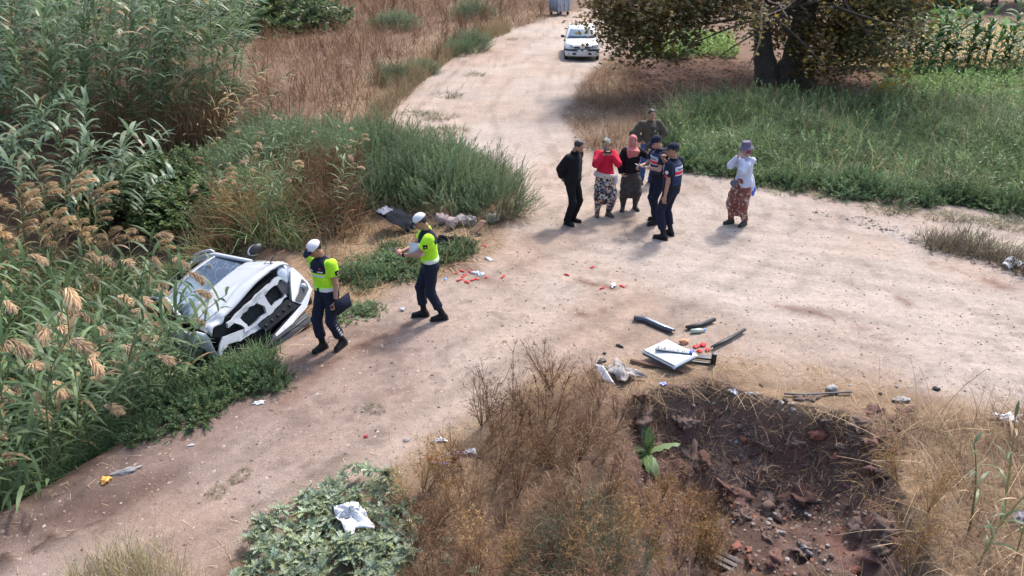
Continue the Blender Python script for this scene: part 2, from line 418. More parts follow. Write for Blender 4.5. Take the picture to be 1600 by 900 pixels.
# ------------------------------------------------------------------ smooth bodies: blended round shapes turned into one closed skin
def _n(v): v = np.asarray(v, float); return v / (np.linalg.norm(v) + 1e-12)
class Body:
    def __init__(s): s.it = []
    def cap(s, a, b, ra, rb=None, k=.02, clip=None, sub=False):
        a, b = np.asarray(a, float), np.asarray(b, float); rb = ra if rb is None else rb
        r_ = max(ra, rb)
        def f(P):
            e = b - a
            t = np.clip(((P - a) @ e) / (e @ e + 1e-12), 0, 1)
            d = np.linalg.norm(P - a - t[..., None] * e, axis=-1) - (ra + (rb - ra) * t)
            for c in clip or []: d = np.maximum(d, (P - np.asarray(c[0])) @ _n(c[1]))
            return d
        s.it.append((f, np.minimum(a, b) - r_, np.maximum(a, b) + r_, k, sub)); return s
    def ell(s, c, rad, Q=None, k=.02, clip=None, sub=False):
        c = np.asarray(c, float); rad = np.asarray(rad, float); Q = np.eye(3) if Q is None else np.asarray(Q)
        m_ = rad.max()
        def f(P):
            q = (P - c) @ Q          # columns of Q are the axes
            k0 = np.linalg.norm(q / rad, axis=-1); k1 = np.linalg.norm(q / rad ** 2, axis=-1)
            d = k0 * (k0 - 1) / (k1 + 1e-9)
            for cc in clip or []: d = np.maximum(d, (P - np.asarray(cc[0])) @ _n(cc[1]))
            return d
        s.it.append((f, c - m_, c + m_, k, sub)); return s
    def stack(s, a, b, lat, prof, k=.02, clip=None, sub=False, inf=0.0):
        """an upright loft of ovals from a to b: prof rows (t, half width, half depth)"""
        a, b = np.asarray(a, float), np.asarray(b, float); prof = np.asarray(prof, float)
        L = np.linalg.norm(b - a); u = (b - a) / L
        lat = _n(np.asarray(lat, float) - u * (np.asarray(lat, float) @ u)); fw = np.cross(u, lat)
        m_ = prof[:, 1:].max() + inf
        def f(P):
            q = P - a; t = (q @ u) / L; x = q @ lat; y = q @ fw
            w = np.interp(t, prof[:, 0], prof[:, 1]) + inf; d_ = np.interp(t, prof[:, 0], prof[:, 2]) + inf
            r_ = np.hypot(x, y); qq = np.sqrt((x / w) ** 2 + (y / d_) ** 2)
            rad = np.where(qq > 1e-6, r_ - r_ / np.maximum(qq, 1e-6), -np.minimum(w, d_))
            ax = np.maximum(prof[0, 0] - t, t - prof[-1, 0]) * L
            d = np.where((rad > 0) & (ax > 0), np.hypot(rad, ax), np.maximum(rad, ax))
            for c in clip or []: d = np.maximum(d, (P - np.asarray(c[0])) @ _n(c[1]))
            return d
        e0, e1 = a + u * L * prof[0, 0], a + u * L * prof[-1, 0]
        s.it.append((f, np.minimum(e0, e1) - m_, np.maximum(e0, e1) + m_, k, sub)); return s
    def skin(s, name, h=.01, inflate=0.0, clips=(), fold=0.0, fseed=0, keep=None, smooth=True):
        adds = [i for i in s.it if not i[4]]
        lo = np.min([i[1] for i in adds], 0) - 4 * h - inflate; hi = np.max([i[2] for i in adds], 0) + 4 * h + inflate
        nn = np.ceil((hi - lo) / h).astype(int) + 1
        Fd = np.full(nn, 9.0, np.float32)
        ax = [lo[i] + h * np.arange(nn[i]) for i in range(3)]
        for f, l0, h0, k, sub in s.it:
            mg = k + 3.5 * h + inflate + fold * 2
            i0 = np.clip(np.floor((l0 - mg - lo) / h).astype(int), 0, nn); i1 = np.clip(np.ceil((h0 + mg - lo) / h).astype(int) + 1, 0, nn)
            if (i1 <= i0).any(): continue
            sl = tuple(slice(i0[i], i1[i]) for i in range(3))
            P = np.stack(np.meshgrid(*[ax[i][sl[i]] for i in range(3)], indexing='ij'), -1)
            d = f(P).astype(np.float32); cur = Fd[sl]
            if sub: Fd[sl] = np.maximum(cur, -d); continue
            hh = np.maximum(k - np.abs(cur - d), 0) / max(k, 1e-6)
            Fd[sl] = np.minimum(cur, d) - hh * hh * k * .25
        Fd -= inflate
        if fold or clips or keep is not None:
            P = np.stack(np.meshgrid(*ax, indexing='ij'), -1)
            if fold:
                q = np.random.default_rng(fseed); o_ = q.random(8) * 6
                X, Y, Zz = P[..., 0], P[..., 1], P[..., 2]
                w = np.sin(9 * Zz + o_[0] + 5 * X) * 1.2
                Fd += fold * (np.sin(31 * Zz + 14 * X + 9 * Y + o_[1] + 2.0 * w) * .45 + np.sin(19 * X - 17 * Zz + 8 * Y + o_[2] + w) * .45 + np.sin(23 * Y + 15 * Zz + o_[3] + w) * .35)
            for c in clips: Fd = np.maximum(Fd, ((P - np.asarray(c[0])) @ _n(c[1])).astype(np.float32))
            if keep is not None:
                for g in keep: Fd = np.maximum(Fd, g(P).astype(np.float32))
        V, Q = surfnet(Fd, lo, h)
        if len(V) == 0: V, Q = np.zeros((3, 3)), np.array([[0, 1, 2]])
        return mesh(name, V, Q, smooth=smooth)
def surfnet(F, lo, h):
    S = F < 0
    c = [S[i:F.shape[0] - 1 + i, j:F.shape[1] - 1 + j, k:F.shape[2] - 1 + k] for i in (0, 1) for j in (0, 1) for k in (0, 1)]
    cnt = sum(x.astype(np.int8) for x in c)
    I = np.argwhere((cnt > 0) & (cnt < 8))
    ids = np.full(cnt.shape, -1, np.int32); ids[tuple(I.T)] = np.arange(len(I))
    val = np.stack([F[I[:, 0] + i, I[:, 1] + j, I[:, 2] + k] for i in (0, 1) for j in (0, 1) for k in (0, 1)], 1)
    cor = np.array([(i, j, k) for i in (0, 1) for j in (0, 1) for k in (0, 1)], float)
    acc = np.zeros((len(I), 3)); num = np.zeros(len(I))
    for a in range(8):
        for b_ in range(a + 1, 8):
            if np.abs(cor[a] - cor[b_]).sum() != 1: continue
            va, vb = val[:, a], val[:, b_]
            m_ = (va < 0) != (vb < 0)
            t = np.where(m_, va / np.where(m_, va - vb, 1), 0)
            acc += np.where(m_[:, None], cor[a] + t[:, None] * (cor[b_] - cor[a]), 0); num += m_
    V = lo + h * (I + acc / num[:, None])
    Q = []
    for a in range(3):
        sl0 = [slice(None)] * 3; sl1 = [slice(None)] * 3
        sl0[a] = slice(0, -1); sl1[a] = slice(1, None)
        s0, s1 = S[tuple(sl0)], S[tuple(sl1)]
        E = np.argwhere(s0 != s1)
        b_, c_ = (a + 1) % 3, (a + 2) % 3
        E = E[(E[:, b_] > 0) & (E[:, c_] > 0) & (E[:, b_] < F.shape[b_] - 1) & (E[:, c_] < F.shape[c_] - 1)]
        if not len(E): continue
        ins = s0[tuple(E.T)]
        def cell(db, dc):
            q = E.copy(); q[:, b_] += db; q[:, c_] += dc
            return ids[tuple(q.T)]
        q = np.stack([cell(-1, -1), cell(0, -1), cell(0, 0), cell(-1, 0)], 1)
        q[~ins] = q[~ins][:, ::-1]
        Q.append(q)
    return V, (np.concatenate(Q) if Q else np.zeros((0, 4), int))
# ------------------------------------------------------------------ people
SKIN = mat('skin', (.30, .155, .105), .55, var=.08, scale=25, spec=.4)
SKIN_P = mat('skin_pale', (.37, .21, .155), .55, var=.08, scale=25, spec=.4)
NAVY = mat('navy_cloth', (.010, .013, .028), .85, var=.25, scale=18, bump=.25, bscale=90, spec=.2)
NAVY2 = mat('navy_vest', (.022, .032, .075), .8, var=.2, scale=18, bump=.25, bscale=90, spec=.2)
NEON = mat('neon_cloth', (.36, .68, .025), .75, var=.08, scale=14, bump=.25, bscale=80, spec=.2)
WHITEC = mat('white_cloth', (.56, .55, .58), .8, var=.05, scale=14, bump=.2, bscale=70, spec=.2)
BLACKC = mat('black_cloth', (.0065, .0065, .008), .85, var=.3, scale=16, bump=.3, bscale=60, spec=.2)
BLACKL = mat('black_leather', (.006, .006, .007), .55, var=.3, scale=20, spec=.22)
GREY = mat('reflective_tape', (.46, .50, .48), .5, var=.2, scale=60)
REDC = mat('crimson_knit', (.48, .016, .045), .85, var=.12, scale=30, bump=.3, bscale=120, spec=.15)
PINKC = mat('pink_scarf', (.43, .15, .14), .8, var=.12, scale=12, bump=.2, bscale=60, spec=.15)
OLIVE = mat('olive_jacket', (.055, .046, .034), .75, var=.2, scale=14, bump=.3, bscale=60, spec=.25)
JEANS = mat('blue_denim', (.035, .075, .19), .85, var=.2, scale=16, bump=.3, bscale=120, spec=.15)
SHOE = mat('dusty_shoe', (.09, .07, .055), .8, var=.25, scale=20)
SHOEK = mat('dark_shoe', (.03, .026, .024), .7, var=.25, scale=20)
HAIR = mat('black_hair', (.008, .007, .006), .5, var=.3, scale=40, bump=.4, bscale=150)
PALEBLUE = mat('pale_shirt', (.45, .47, .57), .8, var=.08, scale=14, bump=.25, bscale=60, spec=.2)
GREYHAT = mat('grey_purple_hat', (.10, .085, .13), .85, var=.25, scale=30, bump=.2, bscale=80)
EYE = mat('dark_eye', (.012, .009, .008), .3)
LIP = mat('lip', (.34, .12, .10), .5)
REDP = mat('red_print', (.55, .012, .03), .7, var=.05)
TAN = mat('tan_patch', (.52, .33, .20), .7, var=.2, scale=80)
def printed(name, base, cols, scale):
    m, n, l, b = newmat(name)
    tc = n.new('ShaderNodeTexCoord'); vo = n.new('ShaderNodeTexVoronoi'); vo.inputs['Scale'].default_value = scale
    nz = n.new('ShaderNodeTexNoise'); nz.inputs['Scale'].default_value = scale * .8; nz.inputs['Detail'].default_value = 3
    l.new(tc.outputs['Object'], nz.inputs['Vector'])
    ad = n.new('ShaderNodeVectorMath'); ad.operation = 'MULTIPLY_ADD'; ad.inputs[1].default_value = (.12,) * 3
    l.new(nz.outputs['Color'], ad.inputs[0]); l.new(tc.outputs['Object'], ad.inputs[2]); l.new(ad.outputs[0], vo.inputs['Vector'])
    rp = n.new('ShaderNodeValToRGB'); rp.color_ramp.interpolation = 'CONSTANT'
    sx = n.new('ShaderNodeSeparateColor'); l.new(vo.outputs['Color'], sx.inputs[0]); l.new(sx.outputs[0], rp.inputs['Fac'])
    allc = [base] + list(cols)
    while len(rp.color_ramp.elements) < len(allc): rp.color_ramp.elements.new(.5)
    for i, c in enumerate(allc):
        rp.color_ramp.elements[i].position = 0 if i == 0 else .42 + .58 * (i - 1) / (len(allc) - 1)
        rp.color_ramp.elements[i].color = (*c, 1)
    l.new(rp.outputs['Color'], b.inputs['Base Color']); b.inputs['Roughness'].default_value = .85
    return m
FLORAL = printed('dark_floral_print', (.018, .017, .024), [(.45, .36, .28), (.30, .07, .05), (.10, .12, .20), (.50, .45, .38)], 24)
RUST = printed('rust_floral_print', (.14, .035, .025), [(.16, .042, .03), (.36, .27, .24), (.20, .075, .055)], 26)
PLAID = printed('dark_check_print', (.035, .028, .026), [(.05, .04, .036), (.028, .022, .022), (.07, .055, .05)], 40)
SCARFP = printed('patterned_headscarf', (.30, .22, .07), [(.03, .03, .03), (.45, .36, .25), (.10, .26, .42)], 26)

def ik(a, c, l1, l2, hint):
    a, c = np.asarray(a, float), np.asarray(c, float)
    v = c - a; d = np.linalg.norm(v)
    if d > (l1 + l2) * .995: c = a + v / d * (l1 + l2) * .995; v = c - a; d = np.linalg.norm(v)
    x = (l1 * l1 - l2 * l2 + d * d) / (2 * d); h = math.sqrt(max(l1 * l1 - x * x, 0)); u = v / d
    hp = np.asarray(hint, float); hp = _n(hp - u * (hp @ u))
    return a + u * x + hp * h, c
TORSO = [(-.16, .150, .105), (0, .165, .118), (.25, .150, .108), (.45, .152, .112), (.70, .172, .122), (.85, .168, .108), (.95, .105, .078), (1.0, .064, .06)]
TORSOF = [(-.16, .165, .12), (0, .182, .13), (.25, .150, .112), (.45, .145, .112), (.66, .158, .135), (.85, .150, .105), (.95, .095, .075), (1.0, .056, .054)]
class Person:
    """faces -Y in its own space, its left is +X; feet, wrists given in metres for a body 1.75 m tall"""
    def __init__(p, label, px, py, yaw, H, lean=0, head=(0, 0), feet=((.10, 0, 0), (-.10, 0, 0)), wr=None, hints=None, fem=False, skin=None, belly=0.0, hipx=0.0, hands=None, twist=0, lift=(0, 0)):
        p.s = s = H / 1.75
        w = drop(px, py)
        p.root = empty('person', w, R(yaw), label, 'person', None)
        p.fem, p.skinm = fem, skin or SKIN
        Rl = rotx(R(lean))
        p.hip = np.array([hipx, 0, .93 - .012]) * s
        p.up = Rl @ [0, 0, 1]
        Rt = rotz(R(twist)) @ Rl
        p.Rt = Rt
        p.neck = p.hip + p.up * .52 * s
        sx = .165 if fem else .182
        p.sh = [p.neck + Rt @ np.array([k * sx, .01, -.055]) * s for k in (1, -1)]
        p.hj = [p.hip + np.array([k * .088, 0, -.02]) * s for k in (1, -1)]
        p.ank, p.knee, p.fdir, p.lift = [], [], [], lift
        for i in (0, 1):
            fx_, fy_, fa = feet[i]
            a = np.array([fx_, fy_, .085 + lift[i]]) * s
            fd = rotz(R(fa)) @ np.array([0, -1.0, 0])
            k_, a = ik(p.hj[i], a, .425 * s, .425 * s, fd + np.array([0, 0, .05]))
            p.ank.append(a); p.knee.append(k_); p.fdir.append(fd)
        wr = wr or [(.24, -.02, .86), (-.24, -.02, .86)]
        hints = hints or [(.3, .8, -.1), (-.3, .8, -.1)]
        p.el, p.wr = [], []
        for i in (0, 1):
            e, w_ = ik(p.sh[i], np.array(wr[i]) * s, .285 * s, .25 * s, hints[i])
            p.el.append(e); p.wr.append(w_)
        p.Rh = rotz(R(head[1])) @ rotx(R(head[0]))
        p.headc = p.neck + p.up * .075 * s + p.Rh @ np.array([0, -.022, .10]) * s
        p.hands = hands or [dict(), dict()]
        p.torso = [list(r_) for r_ in (TORSOF if fem else TORSO)]
        if belly:
            for r_ in p.torso:
                if -.1 < r_[0] < .6: r_[1] += belly * .7; r_[2] += belly
        p.torso = [(a, b * s, c * s) for a, b, c in p.torso]
        p.lat = Rt @ np.array([1.0, 0, 0])
        p.body()
    def H(p, x, y, z): return p.headc + p.Rh @ (np.array([x, y, z]) * p.s)
    def body(p):
        s, B = p.s, Body()
        B.stack(p.hip, p.neck, p.lat, p.torso, .03)
        for i in (0, 1):
            B.cap(p.hj[i], p.knee[i], .078 * s, .052 * s, .03).cap(p.knee[i], p.ank[i], .054 * s, .034 * s, .02)
            fd = p.fdir[i]; a = p.ank[i]
            B.cap(a + np.array([0, 0, -.045 * s]) - fd * .03 * s, a + fd * .13 * s + np.array([0, 0, -.055 * s]), .034 * s, .026 * s, .02)
            B.cap(p.sh[i], p.el[i], .047 * s, .037 * s, .03).cap(p.el[i], p.wr[i], .038 * s, .025 * s, .015)
            p.hand(B, i)
        B.cap(p.neck - p.up * .03 * s, p.neck + p.up * .09 * s + p.Rh @ np.array([0, -.005, 0]), .053 * s, .05 * s, .03)
        hc = p.H
        B.ell(hc(0, .012, .03), np.array([.074, .094, .092]) * s, p.Rh, .02)
        B.ell(hc(0, -.022, -.035), np.array([.060, .066, .078]) * s, p.Rh, .03)
        B.ell(hc(0, -.062, -.085), np.array([.026, .022, .02]) * s, p.Rh, .02)
        B.cap(hc(0, -.084, .012), hc(0, -.106, -.028), .009 * s, .014 * s, .012)
        B.cap(hc(-.035, -.078, .028), hc(.035, -.078, .028), .010 * s, .010 * s, .014)
        for k in (1, -1):
            B.ell(hc(k * .030, -.082, .008), np.array([.015, .010, .010]) * s, p.Rh, .004, sub=True)
            B.ell(hc(k * .074, .012, -.005), np.array([.010, .019, .030]) * s, p.Rh, .008)
        B.cap(hc(-.018, -.088, -.058), hc(.018, -.088, -.058), .007 * s, .007 * s, .008)
        o = link('body', B.skin('body', .0098), p.root, p.skinm)
        for k in (1, -1):
            e = Body(); e.ell(hc(k * .030, -.079, .008), np.array([.013, .008, .008]) * s, p.Rh)
            link('eye', e.skin('eye', .004), p.root, EYE)
        e = Body(); e.cap(hc(-.02, -.092, -.058), hc(.02, -.092, -.058), .007 * s, .007 * s)
        link('mouth', e.skin('mouth', .004), p.root, LIP)
        if not p.fem:
            for k in (1, -1):
                e = Body(); e.cap(hc(k * .016, -.087, .030), hc(k * .046, -.078, .032), .005 * s, .004 * s); link('eyebrow', e.skin('eyebrow', .004), p.root, HAIR)
    def hand(p, B, i):
        s, W, h = p.s, p.wr[i], p.hands[i]
        k = 1 if i == 0 else -1
        fa = _n(W - p.el[i])
        u = _n(h.get('u', fa)); n_ = np.asarray(h.get('n', (-k, 0, 0)), float); n_ = _n(n_ - u * (n_ @ u))
        v = np.cross(u, n_) * -k                       # towards the thumb
        if 'v' in h and v @ np.asarray(h['v']) < 0: v = -v
        c = h.get('curl', 28)
        Q = np.stack([u, v, n_], 1)
        B.ell(W + u * .048 * s, np.array([.054, .041, .019]) * s, Q, .012)
        for q in range(4):
            b0 = W + u * (.086 - (.006 if q in (0, 3) else 0)) * s + v * (.031 - .0205 * q) * s
            Ls = np.array([.040, .028, .022]) * s * (.93, 1.03, .97, .78)[q]
            ang = 0
            for j in range(3):
                ang += R(c * (.8 if j == 0 else 1.0) + 3 * q)
                d = u * math.cos(ang) + n_ * math.sin(ang)
                b1 = b0 + d * Ls[j]
                B.cap(b0, b1, (.0092 - .0008 * j) * s, (.0086 - .0008 * j) * s, .005); b0 = b1
        t0 = W + u * .022 * s + v * .028 * s
        t1 = t0 + _n(u * .62 + v * .62 + n_ * .35) * .045 * s; t2 = t1 + _n(u * .9 + v * .12 + n_ * .45) * .034 * s
        B.cap(t0, t1, .0125 * s, .0105 * s, .01).cap(t1, t2, .0103 * s, .0085 * s, .005)
    def add(p, name, B, m_, **kw): return link(name, B.skin(name, **kw), p.root, m_)
    # garments
    def top(p, name, m_, sleeve=2.0, inf=.016, hem=-.10, fold=.006, seed=0, arm=.0, flare=0.0, h=.0135, extra=None):
        s, B = p.s, Body()
        tr = [(t, w, d) for t, w, d in p.torso if t > hem]
        w0 = np.interp(hem, [t for t, _, _ in p.torso], [w for _, w, _ in p.torso]); d0 = np.interp(hem, [t for t, _, _ in p.torso], [d for _, _, d in p.torso])
        tr = [(hem, w0 + flare * s, d0 + flare * s)] + tr
        B.stack(p.hip, p.neck - p.up * .0 * s, p.lat, tr, .03, inf=inf * s)
        for i in (0, 1):
            f1 = min(sleeve, 1.0); e = p.sh[i] + (p.el[i] - p.sh[i]) * f1
            cl = [(e, p.el[i] - p.sh[i])] if sleeve < 1 else None
            B.cap(p.sh[i], e, (.050 + inf + arm) * s, (.042 + inf + arm) * s, .04, clip=cl)
            if sleeve > 1:
                e2 = p.el[i] + (p.wr[i] - p.el[i]) * (sleeve - 1)
                B.cap(p.el[i], e2, (.040 + inf + arm) * s, (.030 + inf * .8 + arm * .7) * s, .03, clip=[(e2, p.wr[i] - p.el[i])])
        if extra: extra(B)
        p.topB = B
        return p.add(name, B, m_, h=h, fold=fold * s, fseed=seed)
    def collar(p, m_, r_=.068, z0=-.02, z1=.035, name='collar'):
        B = Body(); a = p.neck + p.up * z0 * p.s; b = p.neck + p.up * z1 * p.s
        B.cap(a, b, (r_ + .012) * p.s, r_ * p.s, clip=[(b, p.up), (a, -p.up)])
        return p.add(name, B, m_, h=.009)
    def trousers(p, m_, inf=.017, hemz=.10, fold=.006, seed=1, flare=.012, name='trousers'):
        s, B = p.s, Body()
        tr = [(t, w, d) for t, w, d in p.torso if -.2 < t < .22] + [(.22, .155 * s, .112 * s)]
        B.stack(p.hip, p.neck, p.lat, tr, .03, inf=(inf - .004) * s)
        for i in (0, 1):
            B.cap(p.hj[i], p.knee[i], (.082 + inf) * s, (.056 + inf) * s, .05)
            t = (p.knee[i][2] - hemz * s) / max(p.knee[i][2] - p.ank[i][2], 1e-3); e = p.knee[i] + (p.ank[i] - p.knee[i]) * min(t, 1.05)
            B.cap(p.knee[i], e, (.057 + inf) * s, (.040 + inf + flare) * s, .03, clip=[(e, p.ank[i] - p.knee[i])])
        p.legB = B
        return p.add(name, B, m_, h=.0145, fold=fold * s, fseed=seed)
    def boots(p, m_, tall=.2, name='boot', r_=.0):
        s = p.s
        for i in (0, 1):
            B = Body(); a, fd = p.ank[i], p.fdir[i]
            d = _n(p.knee[i] - a)
            if tall: B.cap(a, a + d * tall * s, (.046 + r_) * s, (.050 + r_) * s, .02, clip=[(a + d * tall * s, d)])
            g = p.lift[i] * s * .5
            B.cap(a - fd * .035 * s + np.array([0, 0, -.04 * s]), a + fd * .155 * s + np.array([0, 0, -.048 * s - g]), (.045 + r_) * s, (.040 + r_) * s, .03)
            B.cap(a - fd * .0 * s + np.array([0, 0, -.01 * s]), a + fd * .09 * s + np.array([0, 0, -.035 * s]), .045 * s, .034 * s, .03)
            cl = [(np.array([0, 0, a[2] - .083 * s - g]), (0, 0, -1))]
            p.add(name, B, m_, h=.009, clips=cl)
            S = Body(); S.cap(a - fd * .045 * s + np.array([0, 0, -.072 * s]), a + fd * .16 * s + np.array([0, 0, -.072 * s - g]), .047 * s, .043 * s)
            p.add('boot_sole', S, SOLE, h=.009, clips=[((0, 0, a[2] - .066 * s), (0, 0, 1)), ((0, 0, a[2] - .085 * s - g), (0, 0, -1))])
    def belt(p, m_, t=.16, hgt=.028, inf=.026):
        B = Body(); B.stack(p.hip, p.neck, p.lat, p.torso, inf=inf * p.s)
        c = p.hip + p.up * t * .52 * p.s
        return p.add('belt', B, m_, h=.009, clips=[(c + p.up * hgt * p.s, p.up), (c - p.up * hgt * p.s, -p.up)])
    def patch(p, name, B, m_, c, rad, inflate=.005, n_=None, h=.008, fold=0.0, seed=0):
        """a thin printed patch lying on a garment: the garment's skin a little proud, inside an oval or box"""
        c = np.asarray(c, float)
        if np.ndim(rad) == 0: g = lambda P: np.linalg.norm(P - c, axis=-1) - rad
        else:
            Q = n_ if n_ is not None else np.eye(3)
            g = lambda P: np.max(np.abs((P - c) @ Q) - np.asarray(rad), axis=-1)
        C = Body(); C.it = [(f, np.maximum(l0, c - np.max(rad) * 1.8), np.minimum(h0, c + np.max(rad) * 1.8), k, sub) for f, l0, h0, k, sub in B.it if (np.maximum(l0, c - np.max(rad) * 1.8) < np.minimum(h0, c + np.max(rad) * 1.8)).all()]
        return p.add(name, C, m_, h=h, inflate=inflate, keep=[g], fold=fold, fseed=seed)
    def cap_hat(p, m1, m2, front=None):
        s = p.s; hc = p.H; B = Body()
        B.ell(hc(0, .010, .046), np.array([.089, .108, .088]) * s, p.Rh)
        up, fw = p.Rh @ [0, 0, 1], p.Rh @ [0, -1, 0]
        p.add('cap', B, m1, h=.008, clips=[(hc(0, 0, .040), p.Rh @ [0, .12, -1])])
        V = Body(); V.ell(hc(0, -.105, .040), np.array([.078, .085, .016]) * s, p.Rh @ rotx(R(14)))
        p.add('cap_visor', V, m2, h=.006, clips=[(hc(0, -.075, 0), -fw)])
        if front is not None: p.patch('cap_badge', B, front, hc(0, -.095, .085), .024 * s, .004)
    def hair(p, m_=None, low=-.03, name='hair', under=False):
        B = Body(); hc = p.H; s = p.s
        B.ell(hc(0, .020, .038), np.array([.081, .097, .094]) * s, p.Rh)
        cl = [(hc(0, -.042, .045), p.Rh @ [0, -1, -.75])]
        if under: cl.append((hc(0, 0, .052), p.Rh @ [0, -.12, 1]))
        p.add(name, B, m_ or HAIR, h=.008, fold=.004, clips=cl)
SOLE = mat('rubber_sole', (.012, .011, .010), .8)
def text_mesh(name, txt, size, parent, m_, M, bendr=None, sx=1.0):
    """flat lettering; M 4x4 places it (x along the line, y up, z out); bendr wraps it round a vertical cylinder of that radius"""
    cu = bpy.data.curves.new(name, 'FONT'); cu.body = txt; cu.size = size; cu.align_x = 'CENTER'; cu.align_y = 'CENTER'; cu.extrude = .0015
    t = bpy.data.objects.new(name, cu); COL.objects.link(t)
    bpy.context.view_layer.update()
    me = bpy.data.meshes.new_from_object(t.evaluated_get(bpy.context.evaluated_depsgraph_get()))
    bpy.data.objects.remove(t); bpy.data.curves.remove(cu)
    V = np.empty(len(me.vertices) * 3, np.float32); me.vertices.foreach_get('co', V); V = V.reshape(-1, 3).astype(float)
    V[:, 0] *= sx
    if bendr:
        a = V[:, 0] / bendr; V = np.stack([np.sin(a) * (bendr + V[:, 2]), V[:, 1], (np.cos(a) - 1) * bendr + V[:, 2]], 1)
    V = V @ np.asarray(M)[:3, :3].T + np.asarray(M)[:3, 3]
    me.vertices.foreach_set('co', V.astype(np.float32).ravel()); me.name = name; me.update()
    return link(name, me, parent, m_)
def thing_at(p, name, label, cat, group=None):
    """a thing that a person holds: its own top-level object, set in the person's space"""
    return empty(name, p.root.location, p.root.rotation_euler.z, label, cat, group)

# --- the officer beside the wreck: walking, looking down
p = Person('officer in neon yellow shirt and white cap walking beside the wrecked car, looking down', 521, 543, -33, 1.78, lean=4, head=(30, -14),
    feet=((.10, .10, 8), (-.09, -.11, -5)), lift=(.02, 0), wr=[(.26, -.10, .80), (-.27, .06, .84)], hints=[(.5, .8, 0), (-.4, .8, 0)], hands=[dict(n=(-1, .1, 0), curl=38), dict(n=(1, 0, 0), curl=30)], belly=.012)
def officer_wear(p, seed):
    s = p.s
    p.top('shirt', NEON, .62, .018, .14, seed=seed, arm=.014, flare=.012)
    B = p.topB
    z0 = p.hip + p.up * .345 * s
    Y = Body(); Y.it = B.it[:1]
    p.add('shirt_yoke', Y, NAVY, h=.0105, inflate=.006 * s, clips=[(z0, -p.up)], fold=.006 * s, fseed=seed, keep=[lambda P: np.abs((P - p.hip) @ p.lat) - .148 * s])
    fr = np.cross(p.lat, p.up)     # forward
    Q = np.stack([p.lat, fr, p.up], 1)
    p.patch('reflective_strip', Y, GREY, p.hip + p.up * .305 * s + fr * .13 * s, np.array([.125, .09, .016]) * s, .006 * s, Q, fold=.006 * s, seed=seed)
    for k, w_ in ((1, .045), (-1, .032)):
        p.patch('name_tape', Y, GREY, p.hip + p.up * .372 * s + fr * .13 * s + p.lat * k * .075 * s, np.array([w_, .09, .010]) * s, .010 * s, Q, fold=.006 * s, seed=seed)
    p.patch('chest_badge', Y, REDP, p.hip + p.up * .415 * s + fr * .11 * s + p.lat * .07 * s, .02 * s, .010 * s, fold=.006 * s, seed=seed)
    for i in (0, 1):
        o = p.sh[i] + (p.el[i] - p.sh[i]) * .38 + p.lat * (1 - 2 * i) * .075 * s
        p.patch('arm_badge', B, BLACKC, o, np.array([.05, .034, .034]) * s, .007 * s, Q, fold=.006 * s, seed=seed)
        p.patch('arm_crest', B, TAN, o - p.up * .004 * s, .017 * s, .0105 * s, fold=.006 * s, seed=seed)
    p.collar(NAVY, .066)
    p.trousers(NAVY, .018, .22, seed=seed + 5, flare=.016)
    p.belt(WHITEC, .17)
    bl = Body(); bl.stack(p.hip, p.neck, p.lat, p.torso, inf=.026 * s)
    p.patch('belt_buckle', bl, BLACKL, p.hip + p.up * .088 * s + fr * .14 * s, np.array([.022, .06, .030]) * s, .006 * s, Q)
    p.boots(BLACKL, .24)
    p.hair(under=True); p.cap_hat(WHITEC, NAVY, NAVY2)
    return B, Q, fr
B, Q, fr = officer_wear(p, 3)
for q in range(5):
    c = p.knee[0] + (p.ank[0] - p.knee[0]) * (.08 + .13 * q) + p.lat * .07 * p.s
    p.patch('trouser_tape', p.legB, GREY, c, np.array([.05, .020, .017]) * p.s, .006, Q)
for i in (0, 1):
    w = Body(); a = p.wr[i] - _n(p.wr[i] - p.el[i]) * .02; w.cap(a - _n(p.wr[i] - p.el[i]) * .02, a + _n(p.wr[i] - p.el[i]) * .02, .035, .033)
    p.add('wristband', w, BLACKC, h=.007, clips=[(a + _n(p.wr[i] - p.el[i]) * .02, p.wr[i] - p.el[i]), (a - _n(p.wr[i] - p.el[i]) * .02, p.el[i] - p.wr[i])])
hd = p.wr[0] + np.array([.015, .02, -.095])
t = thing_at(p, 'folder', 'black document folder held in the hand of the officer by the wreck', 'folder')
fq = MB(); fq.box((0, 0, 0), (.012, .30, .23)); bevel(link('cover', fq.mesh('cover', xf=lambda V: V @ rotx(R(8)).T + hd + np.array([.016, .085, .02])), t, BLACKL), .004)
fq = MB(); fq.box((0, 0, 0), (.006, .285, .215)); link('paper', fq.mesh('paper', xf=lambda V: V @ rotx(R(8)).T + hd + np.array([.026, .085, .02])), t, NAVY)

# --- the second officer: profile, phone in both hands
p = Person('officer in neon yellow shirt and white cap on the track, typing on a phone', 677, 497, -78, 1.80, lean=4, head=(30, -6),
    feet=((.08, .14, 4), (-.09, -.13, -4)), wr=[(.06, -.40, 1.12), (-.05, -.40, 1.13)], hints=[(.8, .5, -.7), (-.8, .5, -.7)],
    hands=[dict(u=(-.35, -.9, .1), n=(-.5, .2, .9), curl=42), dict(u=(.35, -.9, .1), n=(.5, .2, .9), curl=42)])
B, Q, fr = officer_wear(p, 9)
w = Body(); a = p.wr[0]; d = _n(p.wr[0] - p.el[0]); w.cap(a - d * .03, a + d * .005, .036, .033); p.add('watch', w, BLACKC, h=.007, clips=[(a + d * .005, d), (a - d * .03, -d)])
t = thing_at(p, 'mobile_phone', 'dark phone held in both hands by the officer on the track', 'phone')
ph = MB(); ph.box((0, 0, 0), (.075, .15, .009)); c = (p.wr[0] + p.wr[1]) / 2 + np.array([0, -.10, .035])
bevel(link('case', ph.mesh('case', xf=lambda V: V @ rotx(R(-35)).T + c), t, BLACKL), .003)
